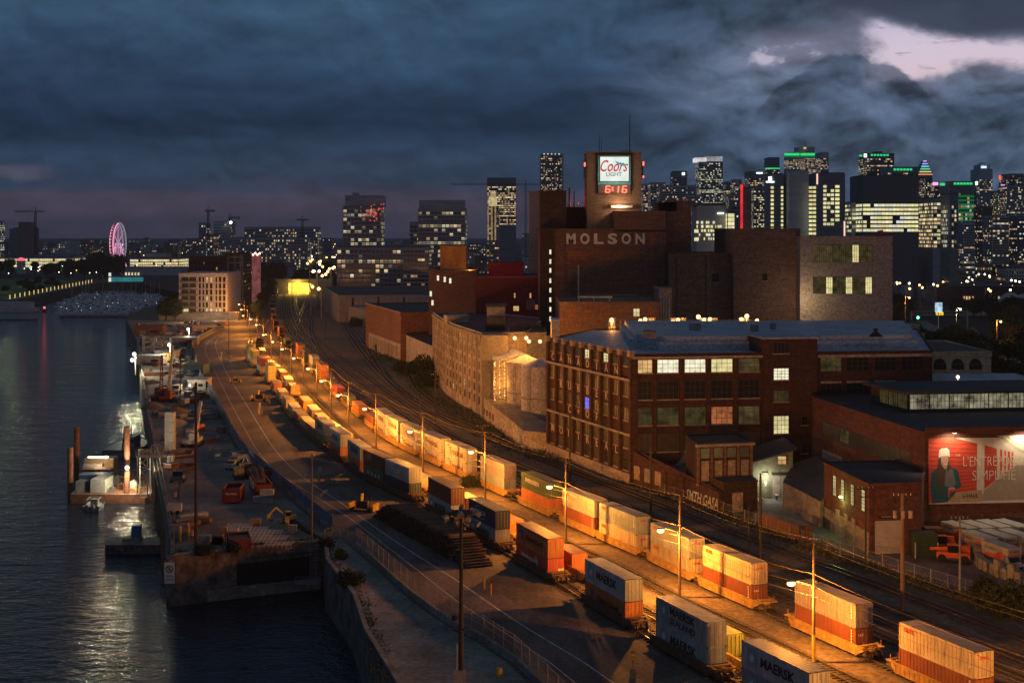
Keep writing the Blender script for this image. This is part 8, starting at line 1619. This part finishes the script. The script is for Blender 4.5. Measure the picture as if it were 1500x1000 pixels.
# quay wall recess, its shade a flat black sheet, and stains band
s = MB(); a, c = Vector((-30.6, 223.1)), Vector((-52.2, 212.5)); d = (c-a).normalized(); nrm = Vector((d.y, -d.x)); nrm = nrm if nrm.dot(Vector((0, -1))) > 0 else -nrm
p = a+d*1.5+nrm*.12; q = a+d*16+nrm*.12; s.add([(p.x, p.y, -5.6), (q.x, q.y, -5.6), (q.x, q.y, -2.2), (p.x, p.y, -2.2)], [(0, 1, 2, 3)], mk_k)
p = a+nrm*.3; q = a+d*18.2+nrm*.3; s.bar((p.x, p.y, -6.6), (q.x, q.y, -6.6), .7, m_conc, 1.7); s.bar((a.x, a.y, -.9), (c.x, c.y, -.9), .35, m_conc2, 1.0); tag(s.build('quay_wall_ledge'), kind='structure')
t = T('wall_ladder', 'steel ladder and caged platform on the pier wall at the cove corner', 'ladder', (XY(459, 219.6), 219.6, 0)); s = MB()
for x in (-.5, .5): s.bar((x, 0, -6.8), (x, 0, 1.2), .08, m_fence)
for i in range(16): s.bar((-.5, 0, -6.6+i*.48), (.5, 0, -6.6+i*.48), .06, m_fence)
s.build('rungs', t); s = MB(); s.box(-2.4, 1.2, -2.2, -.2, -5.5, -5.35, m_fence)
for x in (-2.4, 1.2): s.bar((x, -2.2, -5.4), (x, -2.2, -4.3), .08, m_fence)
for z in (-4.8, -4.3): s.bar((-2.4, -2.2, z), (1.2, -2.2, z), .06, m_fence)
s.build('platform', t)
# ---------------------------------------------------------------- RIGHT YARD
def rental(x, y, rz, label):
    t = T('box_truck', label, 'truck', (x, y, .03), rz); w = 1.15; mo = mat('truck_orange', (.62, .10, .05), .5, .1); s = MB()
    s.box(-w, w, -2.2, 2.9, 1.0, 3.3, m_wp); s.box(-w, w, -3.2, -2.2, 2.3, 3.3, m_wp); s.build('box_body', t); s = MB(); s.box(-w-.05, w+.05, -3.25, 2.95, 3.3, 3.42, mat('truck_roof', (.45, .43, .36), .6, .2)); s.build('box_roof', t)
    s = MB()
    for sx in (-1, 1): s.add([(sx*(w+.012), -2.1, 1.2), (sx*(w+.012), 2.6, 1.2), (sx*(w+.012), 2.0, 1.9), (sx*(w+.012), -.4, 2.1), (sx*(w+.012), -1.4, 2.7), (sx*(w+.012), -2.1, 2.7)], [tuple(range(6))], mo)
    s.box(-w, w, -3.22, -3.202, 2.35, 2.55, mo); s.build('stripe', t); wall_text('lettering', text_mesh('U-HAUL', .5, 0, mk_k, .004, 1.7), t, (0, -3.23, 2.88), (0, -1)); wall_text('lettering', text_mesh('U-HAUL', .62, 0, mk_k, .004, 2.4), t, (-w-.02, .9, 2.75), (-1, 0))
    s = MB(); s.add([(-1, -3.4, .5), (1, -3.4, .5), (1, -2.25, .5), (-1, -2.25, .5), (-1, -3.4, 1.4), (1, -3.4, 1.4), (1, -2.25, 2.15), (-1, -2.25, 2.15), (-1, -2.9, 2.1), (1, -2.9, 2.1)], [(0, 1, 5, 4), (1, 2, 6, 9, 5), (3, 0, 4, 8, 7), (8, 9, 6, 7), (4, 5, 9, 8)], m_wp); s.box(-1, 1, -4.3, -3.4, .5, 1.25, m_wp); cb = s.build('cab', t)
    s = MB(); s.add([(-.92, -3.42, 1.42), (.92, -3.42, 1.42), (.92, -2.93, 2.06), (-.92, -2.93, 2.06)], [(0, 1, 2, 3)], m_glass); s.build('windscreen', cb); s = MB(); s.box(-.6, .6, -4.32, -4.3, .6, .95, m_black); s.build('grille', cb)
    for sx in (-1, 1): s = MB(); s.box(sx*.8-.14, sx*.8+.14, -4.33, -4.3, .75, 1.0, m_bar); s.build('headlight', cb)
    for sx in (-1, 1):
        for y_ in (-3.5, 1.5): s = MB(); s.tube((sx*.8, y_, .42), (sx*1.08, y_, .42), .42, m_rub, n=12); s.build('wheel', t)
    return t
names = ['left', 'second', 'third', 'fourth', 'fifth']
def tfront(px, py): x, y = G(px, py); return (x-1.47, y+4.04, .03)
r0 = rental(0, 0, .35, 'white box truck with red stripe, leftmost in the back row'); r0.location = tfront(1430, 808)
bt0 = [(1456, 807, 'second box truck from left in the back row'), (1482, 806, 'third box truck from left in the back row'), (1508, 805, 'rightmost box truck in the back row, cut by the picture edge'), (1461, 824, 'leftmost box truck of the middle row behind the block wall'), (1488, 822, 'second box truck of the middle row behind the block wall'), (1516, 821, 'third box truck of the middle row, mostly outside the picture'), (1495, 840, 'front row box truck just above the concrete block wall')]
for px, py, lb in bt0: dup(r0, tfront(px, py), .35+random.uniform(-.04, .04), lb)
for o in [r0]+[x for x in col.objects if x.name.startswith('box_truck.')]: o['group'] = 'rental box trucks'
def fork(px, py, rz, label):
    t = T('telehandler', label, 'telehandler', (*G(px, py), .03), rz); s = MB(); s.box(-1.1, 1.1, -2.4, 2.4, .7, 1.5, m_org); s.box(.1, 1.1, -2.3, .2, 1.5, 2.3, m_org); s.build('body', t); s = MB(); s.box(-1.1, -.2, -.9, .8, 1.5, 2.6, m_glass); s.box(-1.15, -.15, -.95, .85, 2.6, 2.7, m_org); s.build('cab', t)
    for sx in (-1, 1):
        for y_ in (-1.6, 1.6): s = MB(); s.tube((sx*.9, y_, .6), (sx*1.25, y_, .6), .6, m_rub, n=14); s.build('wheel', t)
    s = MB(); s.bar((0, -2.0, 2.2), (0, 3.4, 1.7), .4, m_org); s.build('boom', t)
fork(1397, 822, 1.2, 'orange telehandler parked behind the concrete block wall'); fork(1376, 808, 1.5, 'second orange machine behind the telehandler')
crate('wood_crate', 1366, 800, 2.6, 2.2, 3.0, m_rust, 'tall rust red crate left of the telehandler', 'crate'); crate('bin', 1353, 814, 3.4, 2.8, 3.6, mat('bin_green', (.03, .06, .04), .6, .2), 'dark green waste container beside the roller door annex', 'waste container'); s = MB(); s.tube((0, 0, 0), (0, 0, 2.4), .6, m_metal, n=12); s.sphere((0, 0, 2.4), .6, m_metal); tag(s.build('gas_tank', None, (*G(1367, 812), .02)), 'grey upright tank right of the green waste container', 'tank')
bollard(1341, 818, 'white post left of the green waste container', m_wp, 2.4, r_=.12); bollard(1374, 818, 'white post right of the grey upright tank', m_wp, 2.4, r_=.12)
# concrete block wall
t = T('block_wall', 'staggered wall of big concrete blocks around the rental trucks', 'wall'); wp = [G(1422, 806), G(1437, 832), G(1468, 846), G(1500, 855), G(1540, 862)]; rr = random.Random(2)
for a, c in zip(wp, wp[1:]):
    a, c = Vector(a), Vector(c); L_ = (c-a).length; n = int(L_/1.25)
    for i in range(n):
        p = a.lerp(c, (i+.5)/n); hh = rr.choice((1, 2, 2, 3))
        s = MB(); ang = math.atan2(c.y-a.y, c.x-a.x)
        for k in range(hh): s.cbox((p.x+rr.uniform(-.05, .05), p.y+rr.uniform(-.05, .05), .4+k*.8), (1.2, 1.1, .78), m_conc, ang)
        s.build('block_column', t)
# rust container by courtyard, green hedge, misc
x, y = G(1141, 788); t = container('brown', 'rust brown container lying along the fence of the lit courtyard', (44.4, 228, .03), .37, 12.19, 2.6)
s = MB(); s.prism([G(1205, 771), G(1235, 788), G(1235, 783), G(1207, 767)], 0, 1.8, m_grass if False else mat('tarp_green', (.04, .07, .05), .8)); tag(s.build('tarp_bundle'), 'low dark green tarp bundle along the base of the annex', 'tarp')
t = T('covered_shed', 'dark roofed small shelter at the lower right edge', 'shed', (*G(1492, 886), 0), .3); s = MB(); s.box(-2.2, 2.2, -1, 1, 0, 1.5, m_conc); s.build('wall', t); s = MB(); s.prism([(-2.6, -1.4), (2.6, -1.4), (2.6, 1.4), (-2.6, 1.4)], [1.5]*4, [1.6, 1.6, 2.1, 2.1], m_roofd); s.build('roof', t)
# weeds along the fences: tufts as ground cover
s = MB(); q = random.Random(77)
def tufts(path, spread, n, hmin=.25, hmax=.8, ml_=None):
    for i in range(n):
        k = q.random()*(len(path)-1); a, c = Vector(path[int(k)]), Vector(path[int(k)+1]); p = a.lerp(c, k-int(k))+Vector((q.gauss(0, spread), q.gauss(0, spread))); h = q.uniform(hmin, hmax)
        for j in range(3): an = q.uniform(0, 6.28); w = q.uniform(.05, .16); s.add([(p.x-w*math.cos(an), p.y-w*math.sin(an), 0), (p.x+w*math.cos(an), p.y+w*math.sin(an), 0), (p.x+q.uniform(-.3, .3), p.y+q.uniform(-.3, .3), h)], [(0, 1, 2)], ml_)
tufts([(22, 277), (30, 259), (38, 240), (45, 222), (53, 204), (63, 184), (72, 168)], 1.3, 2600, ml_=m_leaf[2]); tufts([(-42, 520), (-36, 480), (-24, 420), (-12, 375), (0, 322), (10, 300)], 2.2, 1600, .4, 1.2, ml_=m_leaf[1]); tufts([(-14.2, 152.7), (-17.3, 172.9), (-20.7, 190), (-26.9, 209.8), (-29.4, 223)], .6, 420, .12, .4, ml_=m_leaf[2]); tufts([(-52, 214.5), (-40, 219.5), (-31, 224.5)], .5, 260, .2, .7, ml_=m_leaf[2])
tufts([(-60, 620), (-50, 560), (-44, 530)], 4, 500, .5, 1.6, ml_=m_leaf[1]); tag(s.build('weeds'), 'dry weeds and tufts along the fences, verges and quay edge', 'weeds', kind='stuff')
# ================================================================ HAZE
mh = bpy.data.materials.new('haze'); mh.use_nodes = True; nt = mh.node_tree; nt.nodes.clear(); o_ = nt.nodes.new('ShaderNodeOutputMaterial'); pv = nt.nodes.new('ShaderNodeVolumePrincipled')
pv.inputs['Color'].default_value = (.75, .82, .95, 1); pv.inputs['Density'].default_value = .00007; nt.links.new(pv.outputs[0], o_.inputs['Volume'])
g = MB(); g.box(-9500, 9500, -80, 14500, -12.6, 165, mh); tag(g.build('haze'), 'thin dusk haze over river and city', 'haze', kind='stuff')
